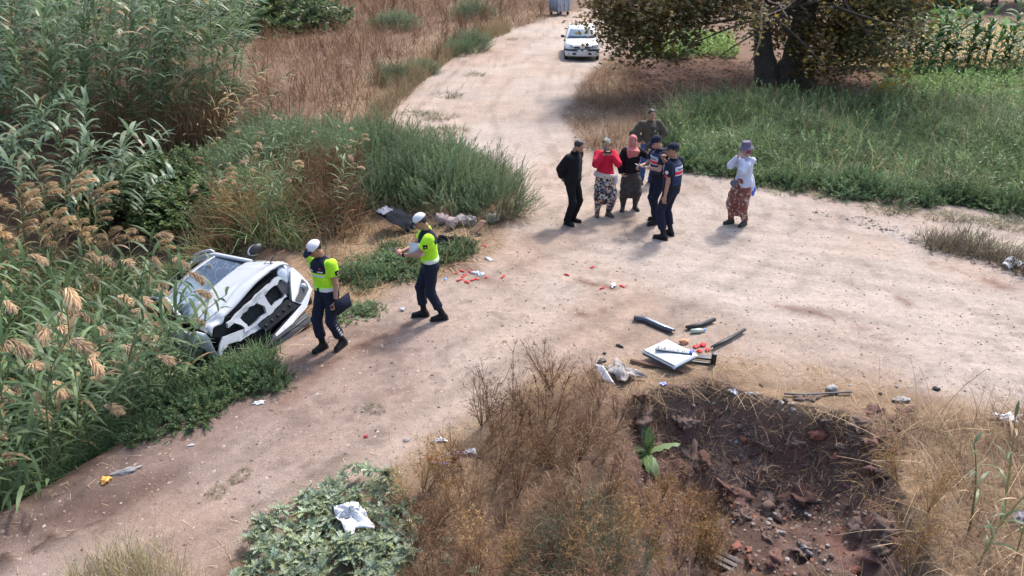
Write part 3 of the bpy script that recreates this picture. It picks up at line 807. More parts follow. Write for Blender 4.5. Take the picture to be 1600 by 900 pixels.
ph = MB(); ph.box((0, 0, .0055), (.068, .14, .001)); SCREEN = mat('phone_screen', (.02, .025, .03), .1); link('screen', ph.mesh('screen', xf=lambda V: V @ rotx(R(-35)).T + c), t, SCREEN)
t = thing_at(p, 'paper_sheaf', 'white sheaf of papers tucked under the phone-typing officer\'s arm', 'papers')
ps = MB()
for k in range(4): ps.box((p.el[0][0] - .075 + .005 * k, p.el[0][1] + .0 + .004 * k, p.el[0][2] + .06), (.003, .25, .20 - .01 * k), rotx(R(-12 + 2 * k)))
ps.obj('paper', WHITEC, t)

# --- the group on the track
p = Person('bearded man all in black looking down with hands behind his back', 892, 349, 52, 1.81, lean=3, head=(34, 8),
    feet=((.10, .03, 10), (-.11, .02, -12)), wr=[(.10, .20, .93), (-.08, .21, .95)], hints=[(1, .4, 0), (-1, .4, 0)], belly=.022)
p.top('jacket', BLACKC, 2.0, .026, -.20, seed=4, arm=.012, flare=.02)
p.collar(BLACKC, .072, -.03, .05); p.trousers(BLACKC, .018, .07, seed=6, flare=.012); p.boots(BLACKL, 0, 'shoe')
p.hair(); bb = Body(); bb.ell(p.H(0, -.040, -.062), np.array([.060, .064, .060]) * p.s, p.Rh); p.add('beard', bb, HAIR, h=.008, clips=[(p.H(0, -.05, -.045), p.Rh @ [0, -.35, 1])])
sh = Body(); sh.stack(p.hip, p.neck, p.lat, p.torso, inf=.028 * p.s)
frw = np.cross(p.lat, p.up); p.patch('tee_shirt', sh, mat('charcoal_tee', (.014, .015, .02), .85), p.hip + p.up * .24 * p.s + frw * .16, np.array([.055, .07, .20]) * p.s, .004, np.stack([p.lat, frw, p.up], 1))

def scarf(p, m_, drape=True, tail=None):
    s, hc = p.s, p.H; B = Body()
    B.ell(hc(0, .012, .030), np.array([.092, .112, .108]) * s, p.Rh, .03)
    B.ell(hc(0, -.01, -.06), np.array([.080, .088, .085]) * s, p.Rh, .04)
    if drape:
        B.cap(p.neck - p.up * .03 * s, p.neck + p.up * .06 * s, .098 * s, .085 * s, .05)
        B.ell(p.neck - p.up * .035 * s, np.array([.17, .125, .07]) * s, p.Rt, .05)
        if tail: B.stack(*tail[:2], p.lat, tail[2], .04)
    B.ell(hc(0, -.105, -.012), np.array([.052, .07, .076]) * s, p.Rh, .01, sub=True)
    p.add('headscarf', B, m_, h=.0085, fold=.006 * s, fseed=5)
    return B
def baggy(p, m_, lowz=.30, w=.19, seed=2, hemz=.10, name='baggy_trousers'):
    s, B = p.s, Body()
    B.stack((p.hip[0], 0, lowz * s), p.hip + np.array([0, 0, .10 * s]), (1, 0, 0), [(0, w * .92 * s, .13 * s), (.12, w * 1.06 * s, .165 * s), (.5, (w + .012) * s, .17 * s), (.85, .192 * s, .15 * s), (1, .165 * s, .135 * s)], .05)
    for i in (0, 1):
        B.cap((p.hj[i] + p.knee[i]) / 2, p.knee[i], .12 * s, .105 * s, .05)
        e = p.ank[i] + np.array([0, 0, (hemz - .085) * s]); B.cap(p.knee[i] + np.array([0, 0, -.05 * s]), e, .105 * s, .058 * s, .03, clip=[(e, (0, 0, -1))])
    p.legB = B
    return p.add(name, B, m_, h=.012, fold=.011 * s, fseed=seed)

p = Person('woman in crimson sweater and black floral baggy trousers holding a phone to her face', 941, 337, 4, 1.70, head=(12, 4), fem=True, skin=SKIN_P,
    feet=((.13, -.02, 28), (-.11, .02, -8)), wr=[(.075, -.235, 1.43), (-.085, -.235, 1.43)], hints=[(.75, -.25, -1), (-.75, -.25, -1)],
    hands=[dict(u=(-.55, -.15, .8), n=(-.4, -.85, -.2), curl=30), dict(u=(.55, -.15, .8), n=(.4, -.85, -.2), curl=30)], belly=.01)
p.top('sweater', REDC, 2.0, .020, .02, seed=7, arm=.014, flare=.018, fold=.008)
baggy(p, FLORAL, .30, .18, 3); scarf(p, SCARFP, False); p.boots(SHOE, .08, 'shoe')
bl = Body(); bl.stack(p.hip, p.neck, p.lat, p.torso, inf=.05 * p.s); p.add('waist_cloth', bl, mat('cream_cloth', (.46, .41, .37), .9, bump=.3), h=.010, fold=.008, clips=[(p.hip + np.array([0, 0, .075]), (.18, 0, 1)), (p.hip + np.array([0, 0, -.02]), (-.12, 0, -1))])
t = thing_at(p, 'mobile_phone', 'dark phone held up in front of the woman in the crimson sweater', 'phone')
ph = MB(); ph.box((0, 0, 0), (.15, .010, .075)); c = (p.wr[0] + p.wr[1]) / 2 + np.array([0, -.03, .075]); bevel(link('case', ph.mesh('case', xf=lambda V: V + c), t, BLACKL), .004)
t = thing_at(p, 'plastic_bag', 'small white plastic bag hanging at the hip of the woman in crimson', 'bag')
BAGM = mat('white_plastic', (.55, .55, .60), .35, var=.06, scale=9, bump=.5, bscale=22)
bg = Body(); bg.ell((.235, .03, .80), (.05, .08, .12), k=.03).cap((.22, .03, .9), (.17, .0, .98), .02, .012, .03); link('bag_body', bg.skin('bag_body', .01, fold=.012, fseed=2), t, BAGM)

p = Person('woman in dusty pink headscarf, black top and dark baggy trousers, one hand raised', 982, 327, 6, 1.63, lean=-3, head=(-6, -8), fem=True, skin=SKIN_P,
    feet=((.15, .0, 12), (-.14, .0, -22)), wr=[(.30, -.26, 1.36), (-.25, -.10, .90)], hints=[(.9, .1, -.8), (-1, .5, 0)],
    hands=[dict(u=(.15, -.25, .95), n=(-.6, -.8, 0), curl=22), dict(u=(.5, -.6, -.5), n=(1, 0, .2), curl=35)], belly=.03)
p.top('top', BLACKC, 2.0, .020, -.02, seed=8, arm=.014, flare=.012)
baggy(p, PLAID, .30, .20, 6); p.boots(SHOEK, .06, 'shoe')
s_ = p.s; fwd = np.cross(p.lat, p.up)
scarf(p, PINKC, True, (p.neck + fwd * .10 * s_ - p.up * .42 * s_ - p.lat * .06 * s_, p.neck + fwd * .10 * s_ - p.up * .02 * s_, [(0, .012, .012), (.3, .05, .028), (.7, .11, .05), (1, .15, .06)]))

p = Person('man in olive hooded jacket and blue jeans, hands on hips, standing behind the group', 1009, 285, 8, 1.76, head=(4, 10),
    feet=((.11, 0, 12), (-.12, 0, -12)), wr=[(.19, -.03, 1.01), (-.19, -.03, 1.01)], hints=[(1, .35, 0), (-1, .35, 0)], hands=[dict(u=(-.5, -.6, -.5), n=(-.8, .3, -.2), curl=30), dict(u=(.5, -.6, -.5), n=(.8, .3, -.2), curl=30)])
p.top('jacket', OLIVE, 2.0, .030, -.22, seed=12, arm=.020, flare=.02, fold=.009, extra=lambda B: B.ell(p.neck + np.array([0, .06, -.01]), (.12, .085, .055), k=.04))
p.collar(OLIVE, .080, -.04, .045); p.trousers(JEANS, .016, .06, seed=9); p.boots(SHOEK, 0, 'shoe'); p.hair()
zp = Body(); zp.stack(p.hip, p.neck, p.lat, p.torso, inf=.032 * p.s); p.patch('zip', zp, BLACKL, p.hip + np.array([0, -.15, .2]), (.007, .08, .26), .010, h=.006)
p.patch('jacket_logo', zp, WHITEC, p.hip + np.array([.085, -.14, .34]), .014, .014)

def gendarme(p, seed):
    s = p.s
    p.top('shirt', NAVY, .68, .016, .05, seed=seed, arm=.014); B = p.topB
    V = Body(); V.it = B.it[:1]
    fr = np.cross(p.lat, p.up); Q = np.stack([p.lat, fr, p.up], 1)
    p.add('vest', V, NAVY2, h=.0105, inflate=.014 * s, fold=.004 * s, fseed=seed, clips=[(p.hip + p.up * .10 * s, -p.up), (p.neck - p.up * .035 * s, p.up)], keep=[lambda P: np.abs((P - p.hip) @ p.lat) - .150 * s])
    band = lambda nm, m_, side, z, hh, inf: p.patch(nm, V, m_, p.hip + p.up * z * s + fr * side * .14 * s, np.array([.135, .10, hh]) * s, inf * s, Q, fold=.004 * s, seed=seed)
    for side in (-1, 1):
        band('white_band', WHITEC, side, .420, .008, .019); band('name_band', PALEBLUE, side, .388, .020, .0175); band('white_band', WHITEC, side, .358, .008, .019)
        band('red_band', REDP, side, .322, .028, .0175); band('white_band', WHITEC, side, .286, .008, .019)
        M = np.eye(4); M[:3, 0] = p.lat * side; M[:3, 1] = p.up; M[:3, 2] = fr * side
        M[:3, 3] = p.hip + p.up * .388 * s + fr * side * (.122 + .0395) * s
        text_mesh('lettering', 'JANDARMA', .040 * s, p.root, NAVY2, M, .22 * s, .95)
    for i in (0, 1):
        o = p.sh[i] + (p.el[i] - p.sh[i]) * .36 + p.lat * (1 - 2 * i) * .07 * s
        p.patch('arm_badge', B, WHITEC, o, .033 * s, .005 * s, fold=.006 * s, seed=seed); p.patch('arm_crest', B, TAN, o, .019 * s, .009 * s, fold=.006 * s, seed=seed)
        p.patch('arm_flash', B, REDP, o - p.up * .065 * s, np.array([.05, .03, .018]) * s, .005 * s, Q, fold=.006 * s, seed=seed)
    p.collar(NAVY, .068); p.trousers(NAVY, .018, .2, seed=seed + 3, flare=.02); p.belt(BLACKL, .15); p.boots(BLACKL, .22)
    p.hair(under=True); p.cap_hat(NAVY, NAVY)
    ho = Body(); c = p.hj[1] + np.array([-.10, 0, -.02]) * s; ho.cap(c, c + np.array([-.01, -.02, -.15]) * s, .036 * s, .026 * s); p.add('holster', ho, BLACKL, h=.009)
    return V, Q, fr
p = Person('gendarme in navy uniform and cap writing in a notebook, facing the woman in pink headscarf', 1024, 347, -68, 1.87, lean=5, head=(28, -10),
    feet=((.10, -.06, 6), (-.10, .10, -8)), wr=[(.07, -.36, 1.16), (-.08, -.38, 1.15)], hints=[(.6, .5, -1), (-.6, .5, -1)],
    hands=[dict(u=(-.3, -.9, .15), n=(-.2, .1, 1), curl=30), dict(u=(.3, -.9, 0), n=(.5, .3, -.8), curl=45)], belly=.01, skin=SKIN_P)
gendarme(p, 15)
w = Body(); a = p.wr[0]; d = _n(p.wr[0] - p.el[0]); w.cap(a - d * .03, a + d * .0, .034, .031); p.add('watch', w, WHITEC, h=.007, clips=[(a, d), (a - d * .03, -d)])
t = thing_at(p, 'notebook', 'small white notebook in the hand of the gendarme who is writing', 'notebook')
nb = MB(); c = p.wr[0] + np.array([-.05, -.12, .035]); nb.box((0, 0, 0), (.10, .15, .012)); link('pages', nb.mesh('pages', xf=lambda V: V @ rotx(R(-25)).T + c), t, WHITEC)
nb = MB(); nb.box((0, 0, -.008), (.108, .158, .004)); link('cover', nb.mesh('cover', xf=lambda V: V @ rotx(R(-25)).T + c), t, BLACKL)
t = thing_at(p, 'pen', 'pen held over the notebook by the writing gendarme', 'pen')
pn = MB(); pn.tube([c + np.array([-.03, .01, .02]), c + np.array([-.06, .05, .13])], .004, 6); pn.obj('barrel', BLACKL, t)

p = Person('gendarme seen from behind in navy vest with red band, hand at chin', 1042, 371, -128, 1.92, lean=1, head=(6, 42),
    feet=((.14, .0, 10), (-.13, .0, -14)), wr=[(.29, .03, .84), (-.06, -.26, 1.42)], hints=[(.3, .8, 0), (-.9, -.2, -1)],
    hands=[dict(n=(-1, 0, 0), curl=30), dict(u=(.5, .35, .7), n=(.6, .7, 0), curl=45)], belly=.012)
gendarme(p, 21)

p = Person('woman in grey bucket hat, pale shirt and rust floral trousers, hands at her face', 1153, 350, -62, 1.75, lean=3, head=(6, -4), fem=True, skin=SKIN_P,
    feet=((.11, .06, 16), (-.10, -.10, -4)), wr=[(.055, -.19, 1.43), (-.055, -.19, 1.44)], hints=[(.6, -.2, -1), (-.6, -.2, -1)],
    hands=[dict(u=(-.15, .25, .95), n=(-.3, .9, -.3), curl=14), dict(u=(.15, .25, .95), n=(.3, .9, -.3), curl=14)], belly=.008)
p.top('shirt', PALEBLUE, 1.95, .014, -.14, seed=17, arm=.010, flare=.025, fold=.009)
baggy(p, RUST, .20, .128, 11, .10, 'trousers'); p.boots(SHOEK, .05, 'shoe')
s_, hc = p.s, p.H
hb = Body(); hb.stack(hc(0, .01, .015), hc(0, .01, .135), p.Rh @ [1, 0, 0], np.array([(0, .098, .115), (.6, .086, .102), (1.0, .072, .085)]) * [1, s_, s_], .02); p.add('hat_crown', hb, GREYHAT, h=.008)
br = Body(); br.stack(hc(0, .01, -.015), hc(0, .01, .04), p.Rh @ [1, 0, 0], np.array([(0, .140, .158), (1, .100, .118)]) * [1, s_, s_]); br.stack(hc(0, .01, -.03), hc(0, .01, .030), p.Rh @ [1, 0, 0], np.array([(0, .138, .156), (1, .088, .105)]) * [1, s_, s_], sub=True); p.add('hat_brim', br, GREYHAT, h=.007)
sc2 = Body(); sc2.ell(hc(0, .03, -.03), np.array([.088, .09, .10]) * s_, p.Rh, .03).cap(hc(0, .06, -.06), hc(0, .12, -.12), .06 * s_, .03 * s_, .03); sc2.ell(hc(0, -.105, -.012), np.array([.06, .085, .09]) * s_, p.Rh, .01, sub=True); p.add('headscarf', sc2, mat('plum_scarf', (.16, .03, .07), .85, var=.3, scale=40), h=.009)
t = thing_at(p, 'plastic_bag', 'white and blue plastic bag hanging behind the woman in the bucket hat', 'bag')
bg = Body(); bg.stack((.06, .20, .62), (.05, .15, 1.06), (1, 0, 0), [(0, .045, .06), (.3, .07, .085), (.7, .055, .06), (1, .02, .025)], .03); link('bag_body', bg.skin('bag_body', .01, fold=.012, fseed=4), t, BAGM)
Bp = Body(); Bp.it = bg.it; link('blue_print', Bp.skin('blue_print', .008, inflate=.004, fold=.012, fseed=4, keep=[lambda P: np.linalg.norm((P - np.array([.10, .22, .70])) * [1, 1, .6], axis=-1) - .07]), t, mat('blue_print', (.03, .10, .55), .4))
t = thing_at(p, 'shoulder_bag', 'small dark grey bag hanging in front of the woman in the bucket hat', 'bag')
bg = Body(); bg.ell((-.03, -.235, .90), (.085, .04, .075), k=.02); link('bag_body', bg.skin('bag_body', .01, fold=.006), t, mat('grey_fabric', (.10, .10, .13), .85))
bs = MB(); bs.tube([(-.05, -.22, .95), (-.09, -.17, 1.10), (-.12, -.08, 1.28)], .008, 6); bs.obj('strap', BLACKC, t)
# ------------------------------------------------------------------ plants
def colmix(r_, n, cols, jit=.18):
    c = np.asarray(cols, float)
    k = r_.integers(0, len(c), n); k2 = r_.integers(0, len(c), n); t = r_.random((n, 1))
    return (c[k] * (1 - t) + c[k2] * t) * (1 + jit * (r_.random((n, 1)) * 2 - 1))
SHAPES = {'grass': lambda s: np.maximum(1 - s, .12) ** .6, 'leaf': lambda s: np.maximum(np.sin(np.pi * np.clip(s * .86 + .12, 0, 1)) ** .75, .04), 'stick': lambda s: 1 - .5 * s}
def blades(P, az, L, W, lean, bend, S=2, col=(.1, .2, .05), r_=None, roll=.5, shape='grass', power=1.0, tip=None):
    """n leaf strips: each starts at P, leans by `lean` from the vertical towards `az` and bends further by `bend` along its length"""
    r_ = r_ or rng
    P = np.asarray(P, float); n = len(P)
    az, L, W, lean, bend = [np.broadcast_to(np.asarray(a, float), (n,)) for a in (az, L, W, lean, bend)]
    h = np.stack([np.cos(az), np.sin(az), np.zeros(n)], 1); sd_ = np.stack([-np.sin(az), np.cos(az), np.zeros(n)], 1)
    ro = (r_.random(n) * 2 - 1) * roll
    pts = [P]; out = []
    for k in range(S + 1):
        s = k / S
        th = lean + bend * s ** power
        t = h * np.sin(th)[:, None] + np.array([0, 0, 1.0]) * np.cos(th)[:, None]
        nn = np.cross(sd_, t)
        w = (W * SHAPES[shape](np.array(s)) * .5)[:, None]
        sv_ = sd_ * np.cos(ro)[:, None] + nn * np.sin(ro)[:, None]
        out.append(pts[-1] - sv_ * w); out.append(pts[-1] + sv_ * w)
        thm = lean + bend * ((k + .5) / S) ** power
        tm = h * np.sin(thm)[:, None] + np.array([0, 0, 1.0]) * np.cos(thm)[:, None]
        pts.append(pts[-1] + tm * (L / S)[:, None])
    V = np.stack(out, 1).reshape(-1, 3)
    b_ = np.arange(n)[:, None] * (2 * S + 2)
    F = np.concatenate([np.stack([b_[:, 0] + 2 * k, b_[:, 0] + 2 * k + 1, b_[:, 0] + 2 * k + 3, b_[:, 0] + 2 * k + 2], 1) for k in range(S)])
    c = np.broadcast_to(np.asarray(col, float), (n, 3))
    C = np.repeat(c[:, None, :], 2 * S + 2, 1)
    if tip is not None:
        f_ = (np.repeat(np.arange(S + 1) / S, 2) ** 1.5)[None, :, None]
        C = C * (1 - f_) + np.asarray(tip, float) * f_
    return V, F, C.reshape(-1, 3)
def join(parts):
    V, F, C, o = [], [], [], 0
    for v, f, c in parts:
        V.append(v); F.append(f + o); C.append(c); o += len(v)
    return np.concatenate(V), np.concatenate(F), np.concatenate(C)
def bake(proto, pos, M, sc, tint=None):
    """copies of one shape in one mesh: pos n x 3, M n x 3 x 3, sc n"""
    V, F, C = proto; n = len(pos)
    W = np.einsum('nij,kj->nki', M * np.asarray(sc).reshape(-1, 1, 1), V) + pos[:, None, :]
    Ff = (F[None] + (np.arange(n) * len(V))[:, None, None]).reshape(-1, F.shape[1])
    Cc = np.broadcast_to(C[None], (n,) + C.shape)
    if tint is not None: Cc = Cc * tint[:, None, :]
    return W.reshape(-1, 3), Ff, Cc.reshape(-1, 3)
def frames(D, r_):
    """rotations that take +Z to the directions D, with a random spin"""
    D = D / np.linalg.norm(D, axis=1, keepdims=True)
    a = r_.normal(size=D.shape); x = np.cross(a, D); x /= np.linalg.norm(x, axis=1, keepdims=True)
    return np.stack([x, np.cross(D, x), D], 2)
def vme(name, arr): return mesh(name, arr[0], arr[1], arr[2])
def curve(h, lean, bend, az, K=8, power=1.6):
    s = (np.arange(K) + .5) / K; th = lean + bend * s ** power
    hv = np.array([math.cos(az), math.sin(az), 0])
    st = (np.sin(th)[:, None] * hv + np.cos(th)[:, None] * [0, 0, 1]) * h / K
    return np.vstack([[0, 0, 0], np.cumsum(st, 0)]), th
def strip(pts, W, col, side=None):
    """a crossed ribbon stem along pts (two ribbons at right angles)"""
    pts = np.asarray(pts, float); k = len(pts)
    W = np.broadcast_to(np.asarray(W, float), (k,)); out = []
    t = pts[-1] - pts[0]; a = _n(np.cross(t, [.3, .9, .1])); b_ = _n(np.cross(t, a))
    for s in (a, b_):
        V = np.stack([pts - s * W[:, None] / 2, pts + s * W[:, None] / 2], 1).reshape(-1, 3)
        i = np.arange(k - 1)
        out.append((V, np.stack([2 * i, 2 * i + 1, 2 * i + 3, 2 * i + 2], 1), np.tile(np.asarray(col, float), (2 * k, 1))))
    return join(out)
def interp_curve(pts, s):
    k = len(pts) - 1; u = np.clip(np.asarray(s) * k, 0, k - 1e-6); i = u.astype(int); f_ = (u - i)[:, None]
    return pts[i] * (1 - f_) + pts[i + 1] * f_

GRN = [(.075, .118, .05), (.10, .15, .07), (.06, .10, .045)]
def cane(seed, h=4.2, lean=.1, bend=.25, az=0.0, nl=26, ll=.62, lw=.055, *a_, wind=None, **kw):
    return cane_(seed, h, lean, bend, az, nl, ll, lw, *a_, wind=wind, **kw)
def cane_(seed, h=4.2, lean=.1, bend=.25, az=0.0, nl=26, ll=.62, lw=.055, cols=((.105, .155, .082), (.14, .195, .115), (.08, .125, .065)), dry=.12, low=.2, wind=None):
    """a reed cane: (stem, foliage)"""
    r_ = np.random.default_rng(seed)
    pts, th = curve(h, lean, bend, az)
    s = np.linspace(low, 1.0, nl) + (r_.random(nl) - .5) * .02; s = np.clip(s, 0, 1)
    P = interp_curve(pts, s)
    a0 = r_.random() * 6.28
    a = a0 + np.arange(nl) * math.pi + r_.normal(0, .55, nl)
    if wind is not None: a = np.where(np.arange(nl) % 3 == 0, a, wind + r_.normal(0, .75, nl))
    L = ll * (.65 + .35 * np.sin(np.pi * np.clip(s, .1, 1) ** 1.2)) * (.8 + .4 * r_.random(nl))
    c = colmix(r_, nl, cols)
    d = r_.random(nl) < dry * (1.6 - s) * 1.2
    c[d] = colmix(r_, int(d.sum()), [(.34, .24, .13), (.26, .17, .09)])
    top = s > .93
    V = blades(P, a, L, lw * (.8 + .4 * r_.random(nl)), np.where(top, .15, .5) + .25 * r_.random(nl), np.where(top, .7, 1.15) + .55 * r_.random(nl), 4, c, r_, .35, 'leaf', tip=(.30, .27, .17) if dry > .3 else None)
    st = strip(pts, np.linspace(.026, .010, len(pts)), (.17, .16, .075))
    return st, V, pts
def plume(seed, p0, az, lean, L=.30, n=80, cols=((.50, .355, .215), (.58, .43, .28), (.38, .25, .145))):
    r_ = np.random.default_rng(seed)
    pts, th = curve(L, lean, 1.15, az, 6, 1.0); pts = pts + p0
    s = r_.random(n) ** .8
    P = interp_curve(pts, s)
    w = np.sin(np.pi * np.clip(s * .85 + .1, 0, 1))
    V = blades(P, az + r_.normal(0, .38, n), (.05 + .10 * w) * (.7 + .6 * r_.random(n)), .0085, lean + .75 * s + r_.normal(0, .20, n), .75 + .5 * r_.random(n), 3, colmix(r_, n, cols, .22), r_, 1.2, 'leaf')
    return join([V, strip(pts, .008, (.34, .24, .13))])
def place(kind, label, cat, group, variants, spots, mats_, seed=0, vary=(.8, 1.2), sink=.04, tilt=.0, rot=None):
    """individual plants: variants = list of {part name: mesh}; spots n x 2 or n x 3"""
    r_ = np.random.default_rng(seed); out = []
    for i, q in enumerate(spots):
        q = np.asarray(q, float); z = g1(q[0], q[1]) if len(q) == 2 else q[2]
        o = empty(kind, (q[0], q[1], z - sink), 0, label, cat, group)
        v = variants[i % len(variants)]
        sc_ = vary[0] + (vary[1] - vary[0]) * r_.random()
        o.scale = (sc_,) * 3
        o.rotation_euler = (r_.normal(0, tilt), r_.normal(0, tilt), r_.random() * 6.283 if rot is None else rot + r_.normal(0, .45))
        for nm, me in v.items():
            c = bpy.data.objects.new(nm, me); COL.objects.link(c); c.parent = o
        out.append(o)
    return out
def setmat(me, m_):
    me.materials.clear(); me.materials.append(m_); return me
def P3(P): return np.c_[P, gz(P[:, 0], P[:, 1])]
def mass(name, label, arrs, m_=None, kind='stuff'):
    arr = join(arrs) if isinstance(arrs, list) else arrs
    return tag(link(name, vme(name, arr), None, m_ or LEAF), label, kind=kind)
def grass(Ppoly, n, L, W, lean, bend, cols, S=2, seed=0, up=0.0, clump=0.0, csc=.5, tip=None, shape='grass', azm=None, flat=0.0, hv=(.75, .5)):
    r_ = np.random.default_rng(seed)
    P = sample_poly(Ppoly, n, seed=seed)
    if clump:
        k = fbm(P[:, 0], P[:, 1], csc, seed + 3); P = P[r_.random(n) < np.clip((k - .5) * clump * 4 + .6, .02, 1)]
    m_ = len(P); Q = P3(P); Q[:, 2] += up * r_.random(m_) - .02
    tone = (.75 + .5 * fbm(P[:, 0], P[:, 1], csc * 1.7, seed + 5))[:, None]
    big = hv[0] + hv[1] * np.clip((fbm(P[:, 0], P[:, 1], csc * 1.6, seed + 8) - .5) * 2.2 + .5, 0, 1.2)
    az = r_.random(m_) * 6.283 if azm is None else azm[0] + r_.normal(0, azm[1], m_)
    return blades(Q, az, (L[0] + (L[1] - L[0]) * r_.random(m_)) * big, W * (.7 + .6 * r_.random(m_)), lean * (flat + (1 - flat) * r_.random(m_)), bend * (.4 + .9 * r_.random(m_)), S, colmix(r_, m_, cols) * tone, r_, .8, shape, tip=tip)
def shoot(seed, n=26, L=.42, ll=.06, lw=.010, cols=GRN, ang=.75, bend=.5):
    """one leafy shoot along +Z"""
    r_ = np.random.default_rng(seed)
    pts, th = curve(L, .0, bend, r_.random() * 6.28, 6, 1.3)
    s = np.linspace(.12, 1, n); P = interp_curve(pts, s)
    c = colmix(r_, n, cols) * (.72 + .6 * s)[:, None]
    V = blades(P, np.arange(n) * 2.4 + r_.normal(0, .4, n), ll * (1.1 - .45 * s) * (.7 + .6 * r_.random(n)), lw, ang * (1.15 - .75 * s), .5, 1 if ll < .05 else 2, c, r_, .8, 'leaf')
    return join([V, strip(pts, [.006, .005, .004, .003, .003, .002, .002], np.mean(cols, 0) * .8)])
def bush(seed, rx, ry, h, n, sh, up=.55, thick=.45, tint=.25, cols=None):
    r_ = np.random.default_rng(seed)
    D = r_.normal(size=(n, 3)); D[:, 2] = np.abs(D[:, 2]) * 1.0; D /= np.linalg.norm(D, axis=1, keepdims=True)
    lump = .55 + .8 * vnoise(D[:, 0] * 2 + D[:, 2], D[:, 1] * 2, .7, seed)
    rad = (1 - thick * r_.random(n)) * lump
    pos = D * rad[:, None] * [rx, ry, h] * .9
    dirn = D * (1 - up) * [1, 1, .6] + np.array([0, 0, up]) + r_.normal(0, .2, (n, 3))
    M = frames(dirn, r_)
    t = 1 + tint * (r_.random((n, 1)) * 2 - 1) * np.ones((1, 3)) + .12 * r_.normal(size=(n, 1)) * np.array([[1, .3, -.3]])
    k = len(sh); outs = []
    for i in range(k): outs.append(bake(sh[i], pos[i::k], M[i::k], .75 + .5 * r_.random(len(pos[i::k])), np.clip(t[i::k], .3, 2)))
    return join(outs)
def weed(seed, h=1.0, n=9, cols=((.165, .09, .052), (.23, .14, .08), (.11, .062, .04)), spread=.35, twigs=7, heads=3, hw=.02, w=.009):
    """a dead branching weed: thin stems, side twigs, dry seed clusters"""
    r_ = np.random.default_rng(seed); out = []
    for i in range(n):
        az = r_.random() * 6.28; hh = h * (.6 + .5 * r_.random())
        pts, th = curve(hh, spread * r_.random(), .35 * r_.normal(), az, 6)
        c = colmix(r_, 1, cols)[0]; out.append(strip(pts, np.linspace(w, w * .45, len(pts)), c))
        s = .3 + .7 * r_.random(twigs); P = interp_curve(pts, s); L = hh * .34 * (1.2 - s) * (.7 + .8 * r_.random(twigs)) + .05
        aa = r_.random(twigs) * 6.28; ln = .5 + .5 * r_.random(twigs); bd = -.4 + .5 * r_.random(twigs)
        out.append(blades(P, aa, L, w * .55, ln, bd, 2, c * .95, r_, 1.5, 'stick'))
        E_ = P + np.stack([np.cos(aa) * np.sin(ln + bd * .5), np.sin(aa) * np.sin(ln + bd * .5), np.cos(ln + bd * .5)], 1) * L[:, None]
        for e in (E_, interp_curve(pts, .55 + .45 * r_.random(heads * 2))):
            m_ = len(e) * heads
            q = np.repeat(e, heads, 0) + r_.normal(0, .012, (m_, 3))
            out.append(blades(q, r_.random(m_) * 6.28, hw * 1.6 * (.6 + .8 * r_.random(m_)), hw * .7, r_.random(m_) * 1.6, .3, 1, colmix(r_, m_, np.asarray(cols) * [1.15, 1.1, 1.0], .3), r_, 1.5, 'leaf'))
    return join(out)

# --- giant cane thicket, top left
cv = []
for k in range(7):
    st, fo, _ = cane(100 + k, 4.6 + .3 * k % 1.0, .06 + .03 * k, .20 + .06 * (k % 4), 0, 36, .98, .085, ((.14, .205, .105), (.195, .265, .155), (.105, .16, .075)), dry=.08 if k < 6 else .9, low=.18, wind=-.15)
    cv.append({'stem': setmat(vme('stem', st), LEAF), 'foliage': setmat(vme('foliage', fo), CANE if k < 6 else DRY)})
thk = poly([(-90, 262), (40, 272), (105, 250), (160, 222), (235, 212), (330, 196), (372, 150), (385, 90), (420, 40), (300, 22), (-330, 30), (-260, 150)])
q = sample_poly(thk, 900, seed=5)
edge_d = -sdpoly(thk, q[:, 0], q[:, 1])
near = q[np.argsort(q[:, 1] + .8 * edge_d)]
front = near[:230]
place('giant_cane', 'tall grey-green giant cane with drooping ribbon leaves in the thicket at upper left', 'cane', 'giant canes in the thicket', cv[:6], front, None, 11, (.72, 1.12), .1, .05, rot=-.2)
r_ = np.random.default_rng(3); bk = near[230:560]
Mz = np.stack([rotz(a) for a in r_.random(len(bk)) * 6.28])
arrs = []
for k in range(3):
    st, fo, _ = cane(120 + k, 4.8, .08, .25, k * 2.0, 24, .75, .07, low=.3)
    arrs.append(bake(join([st, fo]), P3(bk[k::3]), Mz[k::3], .8 + .4 * r_.random(len(bk[k::3]))))
mass('cane_thicket', 'dense mass of cane behind the front canes', arrs, CANE)
dryc = poly([(150, 218), (235, 214), (345, 198), (368, 170), (300, 160), (160, 190)])
mass('dry_cane_litter', 'dry brown stems and fallen leaves at the foot of the cane thicket', [grass(dryc, 2200, (.5, 1.7), .022, .35, .5, [(.33, .21, .12), (.25, .145, .085), (.40, .28, .16)], 2, 31, shape='stick'), grass(dryc, 2500, (.2, .5), .03, 1.5, .3, [(.36, .22, .13), (.25, .14, .09)], 2, 32, flat=.8)], DRY)
lc = [{'stem': cv[6]['stem'], 'foliage': cv[6]['foliage']}]
for (px, py, ry_) in ((262, 205, .55), (272, 200, .75), (300, 196, .62)):
    o = place('dead_cane', 'dead orange-brown cane leaning out of the front of the thicket', 'cane', 'dead leaning canes', lc, [at(px, py)[:2]], None, px, (.55, .7), .05)[0]
    o.rotation_euler = (0, ry_, R(20))
